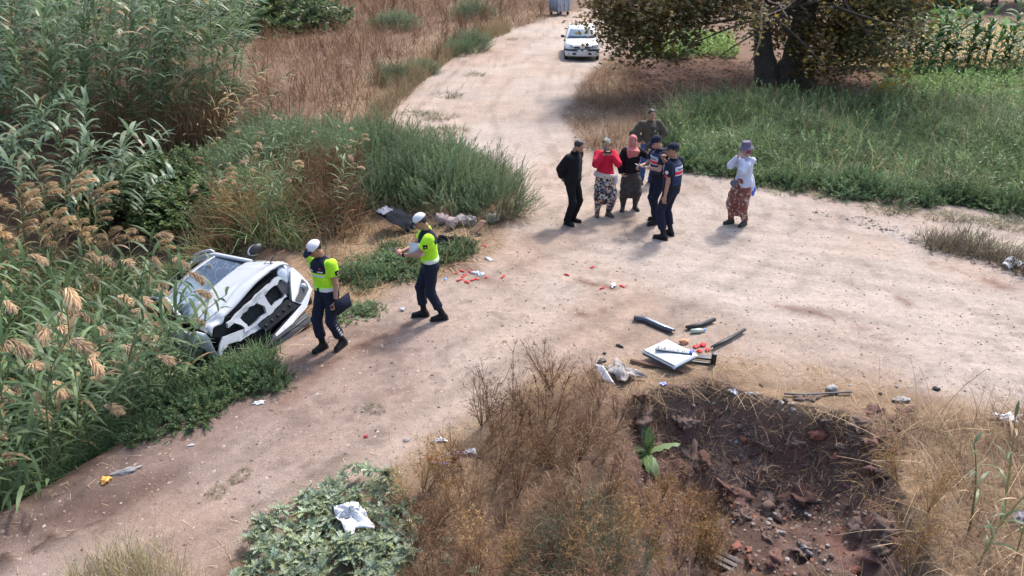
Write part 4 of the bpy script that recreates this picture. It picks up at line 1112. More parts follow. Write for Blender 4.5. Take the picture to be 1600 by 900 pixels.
# canes bending down over the ditch at the left
cn = []
for k in range(4):
    st, fo, _ = cane(140 + k, 3.0, .30, 1.1, 0, 26, .75, .08, ((.14, .20, .115), (.19, .255, .16)), .04, .25)
    cn.append({'stem': setmat(vme('stem', st), LEAF), 'foliage': setmat(vme('foliage', fo), CANE)})
sp_ = [at(px, py, -.5)[:2] for px, py in ((25, 330), (60, 330), (-10, 330), (130, 330), (90, 345), (10, 270), (50, 262), (160, 335), (190, 300), (-40, 310), (30, 300), (120, 312), (40, 290), (75, 300), (110, 280), (20, 250), (130, 300), (65, 260), (95, 320), (150, 270), (5, 300), (170, 310), (-30, 280), (205, 330))]
place('bending_cane', 'grey-green cane bent over the dark hollow at the left of the ditch', 'cane', 'canes bent over the hollow', cn, sp_, None, 21, (.8, 1.15), .05, .05, rot=-.7)

# --- plumed common reeds along the near ditch
rv = []
for k in range(8):
    st, fo, pts = cane(200 + k, 2.6, .10 + .05 * (k % 3), .50 + .12 * (k % 4), 0, 20, .58, .044, ((.095, .15, .06), (.13, .19, .085), (.075, .12, .05)), .05, .22)
    d = {'stem': setmat(vme('stem', st), LEAF), 'foliage': setmat(vme('foliage', fo), LEAF)}
    if k in (0, 2, 4): d['plume'] = setmat(vme('plume', plume(210 + k, pts[-1], .0, .9 + .12 * k, .22 + .03 * (k % 3), 240)), DRY)
    rv.append(d)
reedp = poly([(-260, 560), (-120, 420), (60, 400), (180, 420), (300, 470), (330, 530), (300, 580), (190, 660), (60, 735), (-60, 800), (-250, 900)])
CARPX = np.array([(272, 470), (298, 408), (335, 382), (500, 405), (505, 500), (470, 575), (352, 560), (325, 515)])
def clear_of_car(q, h, dx=.5, dy=-.35):
    """reeds that would stand between the camera and the wreck are left out: in the photograph it lies open to view"""
    keep = np.ones(len(q), bool); z = gz(q[:, 0], q[:, 1])
    for f_ in (.35, .55, .75, .95, 1.05):
        d = np.c_[q[:, 0] + dx * f_ * h * .6, q[:, 1] + dy * f_ * h * .6, z + f_ * h * .93 - CAM_H]; w_ = d @ _fw
        keep &= ~((sdpoly(CARPX, 800 + FPX * d[:, 0] / w_, 450 - FPX * (d @ _up) / w_) < 0) & (q[:, 1] < 12.6))
    return q[keep]
q = clear_of_car(sample_poly(reedp, 240, seed=15), 2.5)
q = q[np.argsort(q[:, 1])]
place('plumed_reed', 'green reed with tan feathery plume leaning over the edge of the dirt track', 'reed', 'plumed reeds along the near ditch', [rv[0], rv[2], rv[4]], q[1::2], None, 25, (.88, 1.2), .05, .07, rot=-.55)
place('leafy_reed', 'leafy green reed without plume in the bank beside the track', 'reed', 'leafy reeds along the near ditch', [rv[1], rv[3], rv[5], rv[6], rv[7]], q[::2], None, 26, (.7, 1.05), .05, .09, rot=-.4)
fz = poly([(-200, 340), (20, 330), (160, 350), (230, 400), (200, 440), (0, 430), (-200, 460)])
qf = sample_poly(fz, 56, seed=16)
gold = []
for k in range(4):
    st, fo, pts = cane(230 + k, 2.6, .06, .3, 0, 16, .42, .03, ((.10, .14, .055), (.20, .17, .08)), .2, .2)
    gold.append({'stem': setmat(vme('stem', st), LEAF), 'foliage': setmat(vme('foliage', fo), LEAF), 'plume': setmat(vme('plume', join([plume(240 + k * 3 + j, pts[-1] * (1 - .05 * j), .3 * j, .45 + .2 * j, .36, 240, ((.46, .32, .17), (.52, .38, .22), (.36, .24, .13))) for j in range(2)])), DRY)})
place('golden_reed', 'tall reed with upright golden-tan plume at the back of the left reed bed', 'reed', 'golden plumed reeds', gold, qf, None, 27, (.85, 1.1), .05, .08, rot=-.2)
mass('ditch_grass', 'dense rank grass and low leaves filling the near ditch', [grass(poly([(-300, 900), (-60, 790), (60, 730), (200, 655), (300, 600), (290, 520), (250, 440), (330, 400), (240, 330), (-300, 330)]), 24000, (.45, 1.15), .022, .7, 1.3, [(.075, .12, .045), (.11, .165, .065), (.06, .095, .04), (.14, .185, .08)], 3, 35, csc=.7), grass(poly([(290, 600), (340, 588), (420, 562), (415, 530), (400, 450), (400, 390), (330, 400), (260, 440)]), 3500, (.12, .4), .018, .8, 1.2, [(.075, .12, .045), (.11, .165, .065), (.2, .17, .09)], 3, 34, csc=.5),
    grass(poly([(-300, 900), (-60, 800), (60, 742), (200, 668), (335, 598), (440, 552), (380, 540), (200, 600), (-300, 760)]), 9000, (.15, .5), .016, .8, 1.2, [(.07, .115, .05), (.11, .16, .07)], 2, 36, csc=.4)])

# --- low weeds round the wreck, feathery bushes
fsh = [shoot(300 + k, 38, .5, .0499, .021, ((.125, .17, .085), (.18, .235, .12), (.095, .14, .07))) for k in range(4)]
wsh = [shoot(310 + k, 22, .34, .075, .020, ((.10, .155, .07), (.14, .20, .09), (.08, .125, .058))) for k in range(4)]
bsh = [shoot(320 + k, 16, .30, .085, .040, ((.095, .14, .055), (.14, .18, .075), (.07, .11, .042)), 1.0) for k in range(4)]
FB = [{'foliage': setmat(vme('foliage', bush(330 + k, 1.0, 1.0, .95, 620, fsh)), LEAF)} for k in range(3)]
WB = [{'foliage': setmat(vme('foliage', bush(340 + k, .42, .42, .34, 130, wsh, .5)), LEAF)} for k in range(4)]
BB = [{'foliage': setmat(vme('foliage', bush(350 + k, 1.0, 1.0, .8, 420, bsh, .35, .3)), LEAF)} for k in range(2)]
def bushes(spots, kind, label, cat, group, V, z=0.0):
    for i, (px, py, sx, sz) in enumerate(spots):
        p_ = drop(px, py); o = empty(kind, (p_[0], p_[1], p_[2] - .08), random.random() * 6, label[i] if isinstance(label, list) else label, cat, group)
        o.scale = (sx, sx * random.uniform(.85, 1.1), sz)
        c = bpy.data.objects.new('foliage', V[i % len(V)]['foliage']); COL.objects.link(c); c.parent = o
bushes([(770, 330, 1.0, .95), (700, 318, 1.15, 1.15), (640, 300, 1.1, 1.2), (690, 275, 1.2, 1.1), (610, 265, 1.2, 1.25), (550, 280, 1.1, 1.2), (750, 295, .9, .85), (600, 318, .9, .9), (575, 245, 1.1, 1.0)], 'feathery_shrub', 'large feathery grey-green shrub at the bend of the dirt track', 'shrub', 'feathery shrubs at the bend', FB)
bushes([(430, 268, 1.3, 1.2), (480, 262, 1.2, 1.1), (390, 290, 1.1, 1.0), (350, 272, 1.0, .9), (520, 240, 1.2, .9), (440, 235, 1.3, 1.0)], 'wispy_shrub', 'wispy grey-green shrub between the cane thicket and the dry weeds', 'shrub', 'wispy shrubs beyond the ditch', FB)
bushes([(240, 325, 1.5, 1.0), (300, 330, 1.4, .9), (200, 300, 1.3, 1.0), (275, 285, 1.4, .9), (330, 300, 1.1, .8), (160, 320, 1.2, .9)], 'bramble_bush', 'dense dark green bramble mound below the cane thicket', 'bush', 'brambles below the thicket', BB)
r_ = np.random.default_rng(61)
sp1 = [(px + r_.normal(0, 3), py + r_.normal(0, 3), .5 + .4 * r_.random(), .38 + .3 * r_.random()) for px, py in ((300, 622), (322, 615), (345, 605), (365, 598), (385, 590), (405, 585), (345, 625), (372, 612), (398, 602), (422, 600), (270, 640), (245, 655), (320, 636), (290, 650), (220, 680), (350, 590), (330, 600))]
bushes(sp1, 'green_weed', 'low leafy green weed on the bank in front of the wrecked car', 'weed', 'green weeds before the wreck', WB)
sp2 = [(px + r_.normal(0, 5), py + r_.normal(0, 4), .45 + .4 * r_.random(), .3 + .3 * r_.random()) for px, py in ((555, 440), (580, 436), (605, 438), (630, 432), (655, 428), (560, 420), (590, 412), (620, 410), (645, 405), (690, 400), (712, 396), (735, 388), (575, 452), (548, 430), (610, 395), (545, 488), (572, 490))]
bushes(sp2, 'green_weed', 'low leafy green weed on the straw verge between the two traffic officers', 'weed', 'green weeds between the officers', WB)
# --- mixed dead and green reeds behind the wreck
mixp = poly([(385, 380), (470, 392), (560, 372), (575, 330), (540, 290), (430, 280), (360, 300), (330, 350), (250, 350), (270, 400)])
mass('dead_reed_bed', 'tangle of brown dead reeds and green blades behind the wreck', [grass(mixp, 3000, (.4, 1.2), .018, .9, .9, [(.24, .145, .075), (.15, .085, .05), (.30, .21, .12), (.10, .06, .04)], 3, 41, csc=.5, clump=.8, hv=(.5, .9)), grass(poly([(385, 380), (470, 392), (500, 340), (430, 280), (360, 300), (330, 350), (250, 350), (270, 400)]), 3600, (.4, 1.15), .022, .7, 1.3, [(.10, .155, .055), (.14, .20, .075), (.17, .19, .09)], 3, 42, clump=.5, csc=.6, hv=(.5, .9))], DRY)
rm = [dict(rv[k]) for k in (0, 2, 4)] + [gold[0]]
place('plumed_reed', 'reed with a buff plume standing in the brown tangle behind the wreck', 'reed', 'reeds behind the wreck', rm, sample_poly(mixp, 34, seed=43), None, 44, (.5, .72), .05, .1)
WEED = [{'stems': setmat(vme('stems', weed(400 + k, 1.0, 10)), DRY)} for k in range(6)]
WEEDG = [{'stems': setmat(vme('stems', weed(420 + k, .9, 10, ((.27, .165, .075), (.33, .22, .11), (.19, .11, .055)), .4, 8, 4, .025)), DRY)} for k in range(4)]
WEEDD = [{'stems': setmat(vme('stems', weed(440 + k, 1.15, 1, ((.10, .058, .038), (.15, .09, .058), (.07, .04, .028)), .12, 11, 5, .026, .012)), DRY)} for k in range(4)]
dkp = poly([(470, 375), (555, 362), (570, 315), (545, 290), (480, 295), (440, 330)])
place('dead_weed', 'dark brown dead weed standing in the tangle behind the wreck', 'weed', 'dark dead weeds behind the wreck', WEED + WEEDD, sample_poly(dkp, 64, seed=45), None, 46, (.8, 1.3), .05, .1)
place('golden_weed', 'golden dry weed behind the wrecked car roof', 'weed', 'golden weeds behind the wreck', WEEDG, sample_poly(poly([(270, 365), (330, 340), (390, 350), (400, 375), (300, 390)]), 18, seed=47), None, 48, (.9, 1.3), .05, .1)
# --- straw verge
stz = poly([(470, 400), (560, 348), (640, 345), (700, 350), (775, 362), (770, 390), (700, 420), (640, 440), (560, 465), (500, 500), (480, 470)])
mass('straw_litter', 'flattened dry straw on the verge behind the officers', [grass(stz, 8000, (.15, .6), .010, 1.58, .15, [(.34, .22, .125), (.25, .15, .09), (.42, .30, .18)], 2, 51, csc=.5, flat=.88), grass(stz, 900, (.2, .5), .012, .8, .6, [(.12, .15, .07), (.35, .25, .13)], 2, 52, clump=.8)], STRAW)

# --- dry brown weed field, top centre
dry = poly([(375, 190), (480, 245), (560, 232), (610, 178), (650, 135), (720, 80), (800, 47), (858, 28), (870, 2), (840, -20), (420, -20), (395, 60), (385, 140)])
DC = [(.24, .13, .075), (.31, .185, .105), (.17, .09, .055), (.36, .25, .15)]
mass('dry_weeds', 'wide stand of rust-brown dry weeds left of the dirt track', [grass(dry, 24000, (.4, 1.2), .022, .9, .9, DC, 3, 55, clump=.6, csc=1.3, hv=(.55, .9)), grass(dry, 9000, (.15, .5), .030, 1.3, .5, [(.28, .18, .11), (.36, .25, .15), (.2, .12, .075)], 2, 56)], DRY)
place('dead_weed', 'rust-brown branching dead weed in the field left of the track', 'weed', 'dead weeds left of the track', WEED, sample_poly(dry, 170, seed=57), None, 58, (.7, 1.5), .05, .25)
edgeg = poly([(560, 232), (612, 180), (655, 135), (720, 82), (800, 50), (790, 40), (700, 75), (630, 125), (575, 180), (520, 230)])
mass('verge_grass', 'pale dry grass along the left verge of the track', [grass(edgeg, 5000, (.3, .8), .016, .5, .9, [(.31, .225, .13), (.24, .17, .10), (.16, .16, .08)], 2, 59, csc=.8)], DRY)
bushes([(615, 130, .9, .8), (735, 78, 1.1, .9), (715, 85, .9, .7), (660, 115, .8, .6), (740, 30, 1.3, 1.1), (620, 45, 1.5, 1.0), (345, 150, 1.2, .7)], 'verge_shrub', 'small green shrub among the dry weeds left of the track', 'shrub', 'green shrubs in the dry weeds', FB)
for i, (px, py, w, h) in enumerate(((345, 48, 4.2, 3.4), (415, 44, 4.2, 3.0), (300, 12, 5, 4.2), (375, 20, 5, 4.0))):
    p_ = at(px, py)
    o = empty('dark_bush', (p_[0], p_[1], -.2), i, 'dark shadowy bush behind the right end of the cane thicket', 'bush', 'dark bushes behind the thicket'); o.scale = (w, w, h)
    c = bpy.data.objects.new('foliage', BB[i % 2]['foliage']); COL.objects.link(c); c.parent = o

# --- right field
rf = poly([(1040, 232), (1085, 262), (1190, 284), (1400, 306), (1600, 326), (1800, 340), (1900, 190), (1600, 180), (1380, 165), (1240, 160), (1060, 168), (1020, 195)])
GC = [(.11, .17, .065), (.145, .21, .085), (.085, .135, .055), (.19, .215, .105)]
rr_ = np.random.default_rng(62); rq = P3(sample_poly(rf, 2300, seed=62)); rq[:, 2] += .45 * rr_.random(len(rq)); rq = rq[fbm(rq[:, 0], rq[:, 1], 1.2, 62) > .44]
mass('tall_grass', 'tall rank green grass filling the field edge on the right', [grass(rf, 29000, (.35, .95), .021, .6, 1.5, GC, 3, 63, csc=1.1, hv=(.45, 1.0)), grass(rf, 2600, (.7, 1.15), .016, .35, .7, [(.22, .19, .10), (.17, .15, .08), (.16, .18, .09)], 3, 64, clump=.8, csc=1.3, tip=(.34, .25, .16))] + [bake(wsh[k], rq[k::4], frames(np.c_[rr_.normal(0, .5, (len(rq[k::4]), 2)), np.ones(len(rq[k::4]))], rr_), .9 + .9 * rr_.random(len(rq[k::4])), np.clip(1 + .25 * rr_.normal(size=(len(rq[k::4]), 1)), .5, 1.6) * np.array([[1.1, 1.05, 1.0]])) for k in range(4)])
rvw = np.random.default_rng(60); ew = [(1050, 240), (1075, 258), (1100, 266), (1125, 271), (1190, 286), (1215, 289), (1245, 292), (1275, 296), (1300, 299), (1325, 303), (1350, 306), (1375, 309), (1400, 312), (1425, 314), (1450, 317), (1475, 319), (1500, 322), (1525, 324), (1550, 327), (1575, 329), (1598, 331), (1330, 296), (1430, 306), (1520, 314)]
bushes([(x_ + rvw.normal(0, 6), y_ - 2 + rvw.normal(0, 3), .6 + .6 * rvw.random(), .5 + .6 * rvw.random()) for x_, y_ in ew], 'verge_weed', 'leafy green weed fringing the tall grass beside the track', 'weed', 'weeds fringing the right field', WB)
lowc = poly([(1360, 168), (1380, 130), (1420, 105), (1800, 100), (1900, 195), (1600, 182)])
r_ = np.random.default_rng(66)
q = P3(sample_poly(lowc, 1050, seed=65)); q[:, 2] += .05
mass('ground_vines', 'bright green low crop leaves between the tall grass and the maize', [bake(bsh[k], q[k::4], frames(np.c_[r_.normal(0, .8, (len(q[k::4]), 2)), np.ones(len(q[k::4]))], r_), .9 + .5 * r_.random(len(q[k::4])), np.tile([[1.25, 1.35, 1.2]], (len(q[k::4]), 1))) for k in range(4)])
q = P3(sample_poly(poly([(1000, 92), (1150, 92), (1140, 60), (1040, 60), (1000, 75)]), 700, seed=67))
mass('field_plants', 'bright green low plants beyond the plane tree', [bake(bsh[k], q[k::4], frames(np.c_[r_.normal(0, .6, (len(q[k::4]), 2)), np.ones(len(q[k::4]))], r_), 1.3 + .5 * r_.random(len(q[k::4])), np.tile([[1.5, 1.5, 1.2]], (len(q[k::4]), 1))) for k in range(4)])
cornv = []
for k in range(5):
    st, fo, pts = cane(500 + k, 2.0, .03, .1, 0, 18, .75, .16, ((.055, .13, .03), (.08, .17, .045), (.16, .24, .12)), .0, .08)
    cornv.append({'stem': setmat(vme('stem', st), LEAF), 'foliage': setmat(vme('foliage', fo), LEAF)})
cs = []
for (x0, x1, py, n_) in ((1312, 1365, 104, 8), (1385, 1452, 106, 13), (1455, 1532, 104, 13), (1540, 1640, 106, 14), (1320, 1640, 90, 20), (1062, 1076, 90, 3)):
    for x_ in np.linspace(x0, x1, n_): cs.append(at(x_ + random.uniform(-4, 4), py + random.uniform(-3, 3))[:2])
place('maize_plant', 'green maize plant with arching leaves in the far field', 'maize', 'maize plants in the far field', cornv, cs, None, 68, (.7, 1.1), .03, .05)
ff = poly([(1290, 100), (1300, 55), (1380, 38), (1900, 30), (1900, 100)])
mass('stubble', 'tan dry grass behind the maize', [grass(ff, 4500, (.08, .28), .03, .8, .8, [(.30, .205, .09), (.35, .26, .12), (.2, .18, .08)], 2, 69, csc=2.0)], DRY)
rvz = poly([(895, 205), (905, 140), (950, 97), (990, 100), (1015, 160), (1035, 240), (985, 260), (930, 240)])
mass('verge_straw', 'rust-brown dry grass on the verge between track and tree', [grass(rvz, 6500, (.15, .55), .014, 1.2, .7, [(.25, .155, .09), (.18, .105, .065), (.33, .225, .14)], 2, 71, clump=.6, csc=.9)], DRY)
lit = poly([(955, 155), (990, 95), (1180, 95), (1420, 112), (1400, 168), (1240, 168), (1060, 172)])
r_ = np.random.default_rng(72); q = P3(sample_poly(lit, 5000, seed=72)); q[:, 2] += .02
mass('leaf_litter', 'brown fallen leaves under the plane tree', [blades(q, r_.random(5000) * 6.28, .11, .09, 1.3 + .4 * r_.random(5000), .4, 1, colmix(r_, 5000, [(.16, .08, .055), (.22, .12, .075), (.11, .06, .045)]), r_, 1.0, 'leaf')], DRY)

# --- grass tufts on the track
TU = []
for k in range(4):
    r_ = np.random.default_rng(600 + k); n_ = 170; a = r_.random(n_) * 6.28; d = .32 * np.sqrt(r_.random(n_))
    TU.append({'blades': setmat(vme('blades', blades(np.c_[np.cos(a) * d * 1.5, np.sin(a) * d, np.zeros(n_)], a + r_.normal(0, .7, n_), .10 + .2 * r_.random(n_), .014, .4 + .8 * r_.random(n_), .8, 2, colmix(r_, n_, [(.12, .14, .065), (.17, .17, .085), (.25, .20, .11)]), r_)), LEAF)})
tu = [(645, 178), (670, 182), (690, 184), (655, 205), (675, 208), (700, 206), (720, 236), (700, 150), (740, 118), (800, 62), (1380, 325), (1405, 328), (1475, 340), (1495, 340), (1545, 350), (1570, 352), (1595, 354), (1220, 302), (1290, 306), (1555, 392), (1530, 385), (1470, 380), (62, 620)]
place('grass_tuft', 'low dusty grass tuft growing on the edge of the track', 'grass tuft', 'grass tufts on the track edge', TU, [at(*q)[:2] for q in tu[:-1]], None, 73, (.7, 1.3), .01, .05)
place('grass_tuft', 'tiny green tuft alone in the near track', 'grass tuft', 'tiny tufts in the near track', TU, [at(*q)[:2] for q in ((376, 742), (338, 770), (585, 640))], None, 74, (.22, .3), .0)
for (px, py) in ((700, 405), (460, 590)): pass
mass('roadside_wisps', 'thin pale grass wisps at the near left edge of the track', [grass(poly([(90, 1000), (110, 900), (180, 860), (280, 880), (330, 960), (320, 1050)]), 2600, (.15, .5), .006, .35, .7, [(.30, .24, .13), (.20, .20, .09), (.38, .30, .17)], 3, 75, clump=.5)], DRY)

# --- foreground: thistles, brown weeds, dry grass round the pit
def thistle(seed):
    r_ = np.random.default_rng(seed); out = []
    n_ = 13
    for i in range(n_):
        az = i * 2.4 + r_.normal(0, .2); L = (.05 + .075 * r_.random()); S = 9; lean = .55 + .75 * i / n_ + .1 * r_.random()
        s = np.arange(S + 1) / S; th = lean + .75 * s
        hv = np.array([math.cos(az), math.sin(az), 0]); sd_ = np.array([-math.sin(az), math.cos(az), 0])
        p_ = np.vstack([[0, 0, .02], np.cumsum((np.sin(th[1:])[:, None] * hv + np.cos(th[1:])[:, None] * [0, 0, 1]) * L / S, 0) + [0, 0, .02]])
        w = L * .36 * np.sin(np.pi * np.clip(s * .9 + .08, 0, 1)) * np.where(np.arange(S + 1) % 2 == 0, .42, 1.2); w[-1] = .002
        up_ = np.where(np.arange(S + 1) % 2 == 0, 0, .012)[:, None] * [0, 0, 1]
        V = np.stack([p_ - sd_ * w[:, None] / 2 + up_, p_, p_ + sd_ * w[:, None] / 2 + up_], 1).reshape(-1, 3)
        k = np.arange(S) * 3
        F = np.concatenate([np.stack([k, k + 1, k + 4, k + 3], 1), np.stack([k + 1, k + 2, k + 5, k + 4], 1)])
        c = colmix(r_, 1, [(.21, .265, .195), (.28, .33, .25), (.15, .205, .135), (.24, .27, .14)])[0]
        C = np.tile(c, (len(V), 1)); C[1::3] = c * 1.35
        out.append((V, F, C))
    return join(out)
TH = [{'leaves': setmat(vme('leaves', thistle(700 + k)), LEAF)} for k in range(6)]
thp = poly([(330, 990), (365, 890), (400, 830), (440, 800), (500, 770), (530, 745), (600, 738), (625, 752), (640, 790), (672, 806), (640, 850), (655, 900), (650, 950), (620, 1040)])
place('thistle', 'grey-green spiny thistle rosette in the patch at the bottom of the photo', 'thistle', 'thistles in the bottom patch', TH, [(*q_, g1(*q_) + .16 * float(vnoise(q_[0], q_[1], .28, 9)) - .03) for q_ in sample_poly(thp, 400, seed=76) if vnoise(q_[0], q_[1], .22, 12) > .30][:290], None, 77, (.75, 1.5), -.03, .4)
place('thistle', 'single grey-green thistle rosette apart in the brown weeds', 'thistle', 'thistles apart in the brown weeds', TH, [drop(*q) for q in ((655, 845), (700, 880), (740, 895), (645, 880), (690, 850), (560, 900))], None, 78, (.8, 1.1), .0, .1)
mass('thistle_bed', 'grey-green leaves filling in between the thistles', [bake(thistle(720), P3(sample_poly(thp, 240, seed=79)) - [0, 0, .03], np.stack([rotz(a) for a in np.random.default_rng(1).random(240) * 6.28]), np.full(240, .9), np.tile([[.8, .82, .8]], (240, 1)))])
brown = poly([(640, 940), (640, 800), (690, 720), (745, 660), (830, 605), (900, 585), (960, 600), (985, 660), (975, 760), (985, 860), (1040, 980), (900, 1010)])
place('dead_weed', 'brown brittle dead weed in the clump on the near bank', 'weed', 'dead weeds on the near bank', WEED, sample_poly(brown, 96, seed=81), None, 82, (.35, .95), .03, .35)
place('golden_weed', 'golden dry weed on the near bank beside the pit', 'weed', 'golden weeds beside the pit', WEEDG, [drop(px, py) for px, py in ((1050, 800), (1070, 820), (1030, 840), (1060, 860), (1000, 850), (1085, 880), (640, 790), (660, 770), (690, 760), (700, 800), (1100, 900), (960, 900), (880, 900), (800, 890), (730, 870), (1040, 905), (1015, 800), (1035, 780), (1080, 800), (1095, 850), (1060, 890), (1010, 880), (985, 830), (1110, 880), (1125, 905), (975, 870), (1430, 860), (1450, 800), (1420, 900), (1405, 760))], None, 83, (.55, .9), .02, .15)
place('seed_stalk', 'tall dark brown stalk of dried seed heads rising above the dead weeds', 'weed', 'dark seed stalks on the near bank', WEEDD, [drop(px, py) for px, py in ((815, 690), (770, 680), (850, 680), (790, 700), (835, 705), (865, 670), (800, 660), (840, 660))], None, 84, (.75, 1.05), .02, .06)
place('seed_stalk', 'dark dried seed stalk standing at the left end of the thistle patch', 'weed', 'seed stalks by the thistles', WEEDD, [drop(px, py) for px, py in ((383, 900), (395, 880), (368, 905))], None, 85, (.3, .42), .02, .06)
BG = [(.21, .115, .065), (.155, .08, .048), (.28, .175, .105), (.085, .05, .034)]
mass('dead_grass', 'matted brown dead grass and twigs on the near bank', [grass(brown, 5000, (.12, .50), .006, 1.5, 1.9, BG, 4, 86, clump=.9, csc=.3, up=.12), grass(brown, 5000, (.1, .4), .0045, 1.5, 2.6, [(.26, .17, .10), (.18, .11, .065), (.36, .25, .15)], 4, 87, up=.38, clump=.6, csc=.25), grass(poly([(820, 960), (820, 850), (880, 790), (940, 760), (960, 850), (1000, 980)]), 2500, (.15, .45), .006, .5, .9, [(.20, .20, .13), (.28, .25, .16), (.15, .16, .10)], 3, 88)], DRY)
rdry = poly([(1335, 660), (1420, 640), (1520, 640), (1700, 640), (1900, 1000), (1500, 1000), (1420, 900), (1440, 800), (1400, 720)])
mass('dry_grass', 'long straw-coloured dry grass on the bank right of the pit', [grass(rdry, 6500, (.15, .6), .006, 1.5, 1.3, [(.33, .225, .135), (.24, .15, .09), (.44, .32, .2), (.14, .085, .055)], 3, 89, clump=.9, csc=.35, up=.1), grass(rdry, 260, (.5, 1.0), .010, 1.3, .5, [(.55, .42, .26), (.48, .34, .2)], 3, 98, shape='stick'), grass(rdry, 6000, (.1, .3), .006, 1.4, .6, [(.32, .215, .13), (.23, .145, .09)], 2, 90, flat=.7), grass(poly([(1340, 690), (1400, 680), (1440, 760), (1440, 860), (1400, 800)]), 650, (.2, .5), .006, 1.6, 1.0, [(.36, .22, .11), (.46, .31, .16), (.24, .15, .09)], 3, 91, clump=.8, csc=.3, azm=(3.9, 1.3))], DRY)
rim = poly([(940, 600), (960, 570), (1080, 560), (1130, 552), (1260, 570), (1400, 602), (1420, 640), (1340, 650), (1210, 628), (1110, 600), (1010, 612)])
mass('rim_straw', 'flattened straw along the top edge of the pit', [grass(rim, 7000, (.1, .42), .0055, 1.58, .3, [(.35, .235, .14), (.26, .165, .10), (.44, .32, .2)], 2, 92, clump=.6, csc=.4, flat=.8), grass(poly([(960, 640), (1010, 606), (1110, 596), (1210, 626), (1330, 650), (1390, 700), (1300, 690), (1100, 650), (1000, 660)]), 2200, (.1, .3), .005, 1.6, 1.0, [(.30, .20, .13), (.40, .27, .16), (.2, .13, .09)], 2, 93)], STRAW)
pf = poly([(1000, 980), (1060, 800), (1150, 790), (1420, 860), (1500, 1000)])
mass('pit_floor_grass', 'dry stems and few green blades on the floor of the pit', [grass(pf, 1600, (.15, .5), .006, 1.4, .7, [(.45, .33, .2), (.36, .25, .15)], 2, 94), grass(poly([(1130, 900), (1180, 840), (1280, 850), (1300, 930)]), 900, (.05, .2), .007, .8, .9, [(.07, .11, .035), (.1, .14, .05)], 2, 95, clump=.8, csc=.25)], DRY)
lean_ = [at(px, py)[:2] for px, py in ((1515, 830), (1545, 850), (1570, 800), (1590, 860), (1530, 880))]
nr = []
for k in range(3):
    st, fo, pts = cane(800 + k, 1.0, .1, .3, 0, 7, .28, .026, ((.11, .15, .075), (.15, .19, .10)), .2, .3); nr.append({'stem': setmat(vme('stem', st), LEAF), 'foliage': setmat(vme('foliage', fo), LEAF)})
place('young_reed', 'thin green reed standing in the dry grass at lower right', 'reed', 'young reeds at lower right', nr, lean_, None, 96, (.8, 1.15), .02, .12)
TW = [{'stems': setmat(vme('stems', weed(820 + k, 1.1, 3, ((.30, .19, .125), (.24, .15, .10)), .4, 14, 1, .008, .006)), DRY)} for k in range(3)]
place('bare_weed', 'thin bare reddish weed against the pale track at the right', 'weed', 'bare weeds at the right edge', TW, [at(px, py)[:2] for px, py in ((1545, 690), (1590, 700), (1500, 720), (1570, 740))], None, 97, (.8, 1.1), .02, .1)
SG = [{'foliage': setmat(vme('foliage', bush(360 + k, .30, .30, .42, 90, [shoot(370 + k, 26, .30, .035, .006, ((.16, .18, .12), (.20, .215, .15), (.12, .14, .09)))], .7)), LEAF)} for k in range(2)]
bushes([(905, 850, 1.0, 1.0), (870, 880, .9, 1.1), (935, 815, .8, .8), (945, 880, 1.0, 1.0), (845, 840, .7, .8), (985, 895, .9, .9), (820, 895, .8, .8)], 'sage_weed', 'soft grey-green weed among the brown weeds on the near bank', 'weed', 'grey-green weeds on the near bank', SG)
# broad-leaved plant on the pit wall
p_ = drop(1010, 708)
o = empty('broad_leaved_plant', tuple(p_ + [0, -.06, .05]), 0, 'lone broad-leaved green plant growing from the dark wall of the pit', 'plant')
o.scale = (1.45,) * 3
r_ = np.random.default_rng(9)
for i, (az, L, ln, bd) in enumerate(((math.pi, .30, .9, .7), (0, .32, .95, .6), (1.4, .26, .1, .3), (1.9, .30, .25, .5), (4.0, .36, 1.5, 1.2), (5.0, .30, 1.5, 1.2), (4.6, .26, 1.2, 1.0), (.5, .18, .2, .3), (3.5, .24, 1.2, .9))):
    S = 8; c = np.array([(.13, .20, .075), (.17, .24, .12)][i % 2]) * (1.0 if i != 7 else 1.0)
    if i == 7: c = np.array([.20, .38, .05])
    A = blades(np.zeros((1, 3)), az, L, .085, ln, bd, S, c, r_, .2, 'leaf')
    A[0][:, 2] += .012 * np.sin(np.arange(len(A[0])) * 1.7); A[0][::4] *= .97
    mb = vme('leaf', A); link('leaf', mb, o, LEAF)
    mid = blades(np.array([[0, 0, .004]]), az, L * .93, .006, ln, bd, S, np.array([.30, .36, .22]), r_, 0, 'stick'); link('midrib', vme('midrib', mid), o, LEAF)
# ------------------------------------------------------------------ trees
BARK = mat('bark', (.060, .047, .038), .9, var=.35, scale=6, bump=.8, bscale=14)
def limb(mb, a, b, r0, r1, r_, k=6, wob=.12, n=9):
    a, b = np.asarray(a, float), np.asarray(b, float); s = np.linspace(0, 1, k + 1)
    L = np.linalg.norm(b - a); off = np.cumsum(r_.normal(0, wob * L / k, (k + 1, 3)), 0) * np.minimum(s, 1 - s * .6)[:, None]
    pts = a + (b - a) * s[:, None] + off - off[0]
    mb.tube(pts, r0 + (r1 - r0) * s, n); return pts
def star_leaf():
    th = np.linspace(0, 2 * np.pi, 11)[:-1]; rr = np.where(np.arange(10) % 2 == 0, 1.0, .48); rr[5] = .3
    V = np.vstack([[[0, 0, .10]], np.c_[np.cos(th) * rr, np.sin(th) * rr, -.12 * rr]]) * .5
    F = np.array([[0, 1 + i, 1 + (i + 1) % 10, 1 + (i + 2) % 10] for i in range(0, 10, 2)])
    return V, F
SLV, SLF = star_leaf()
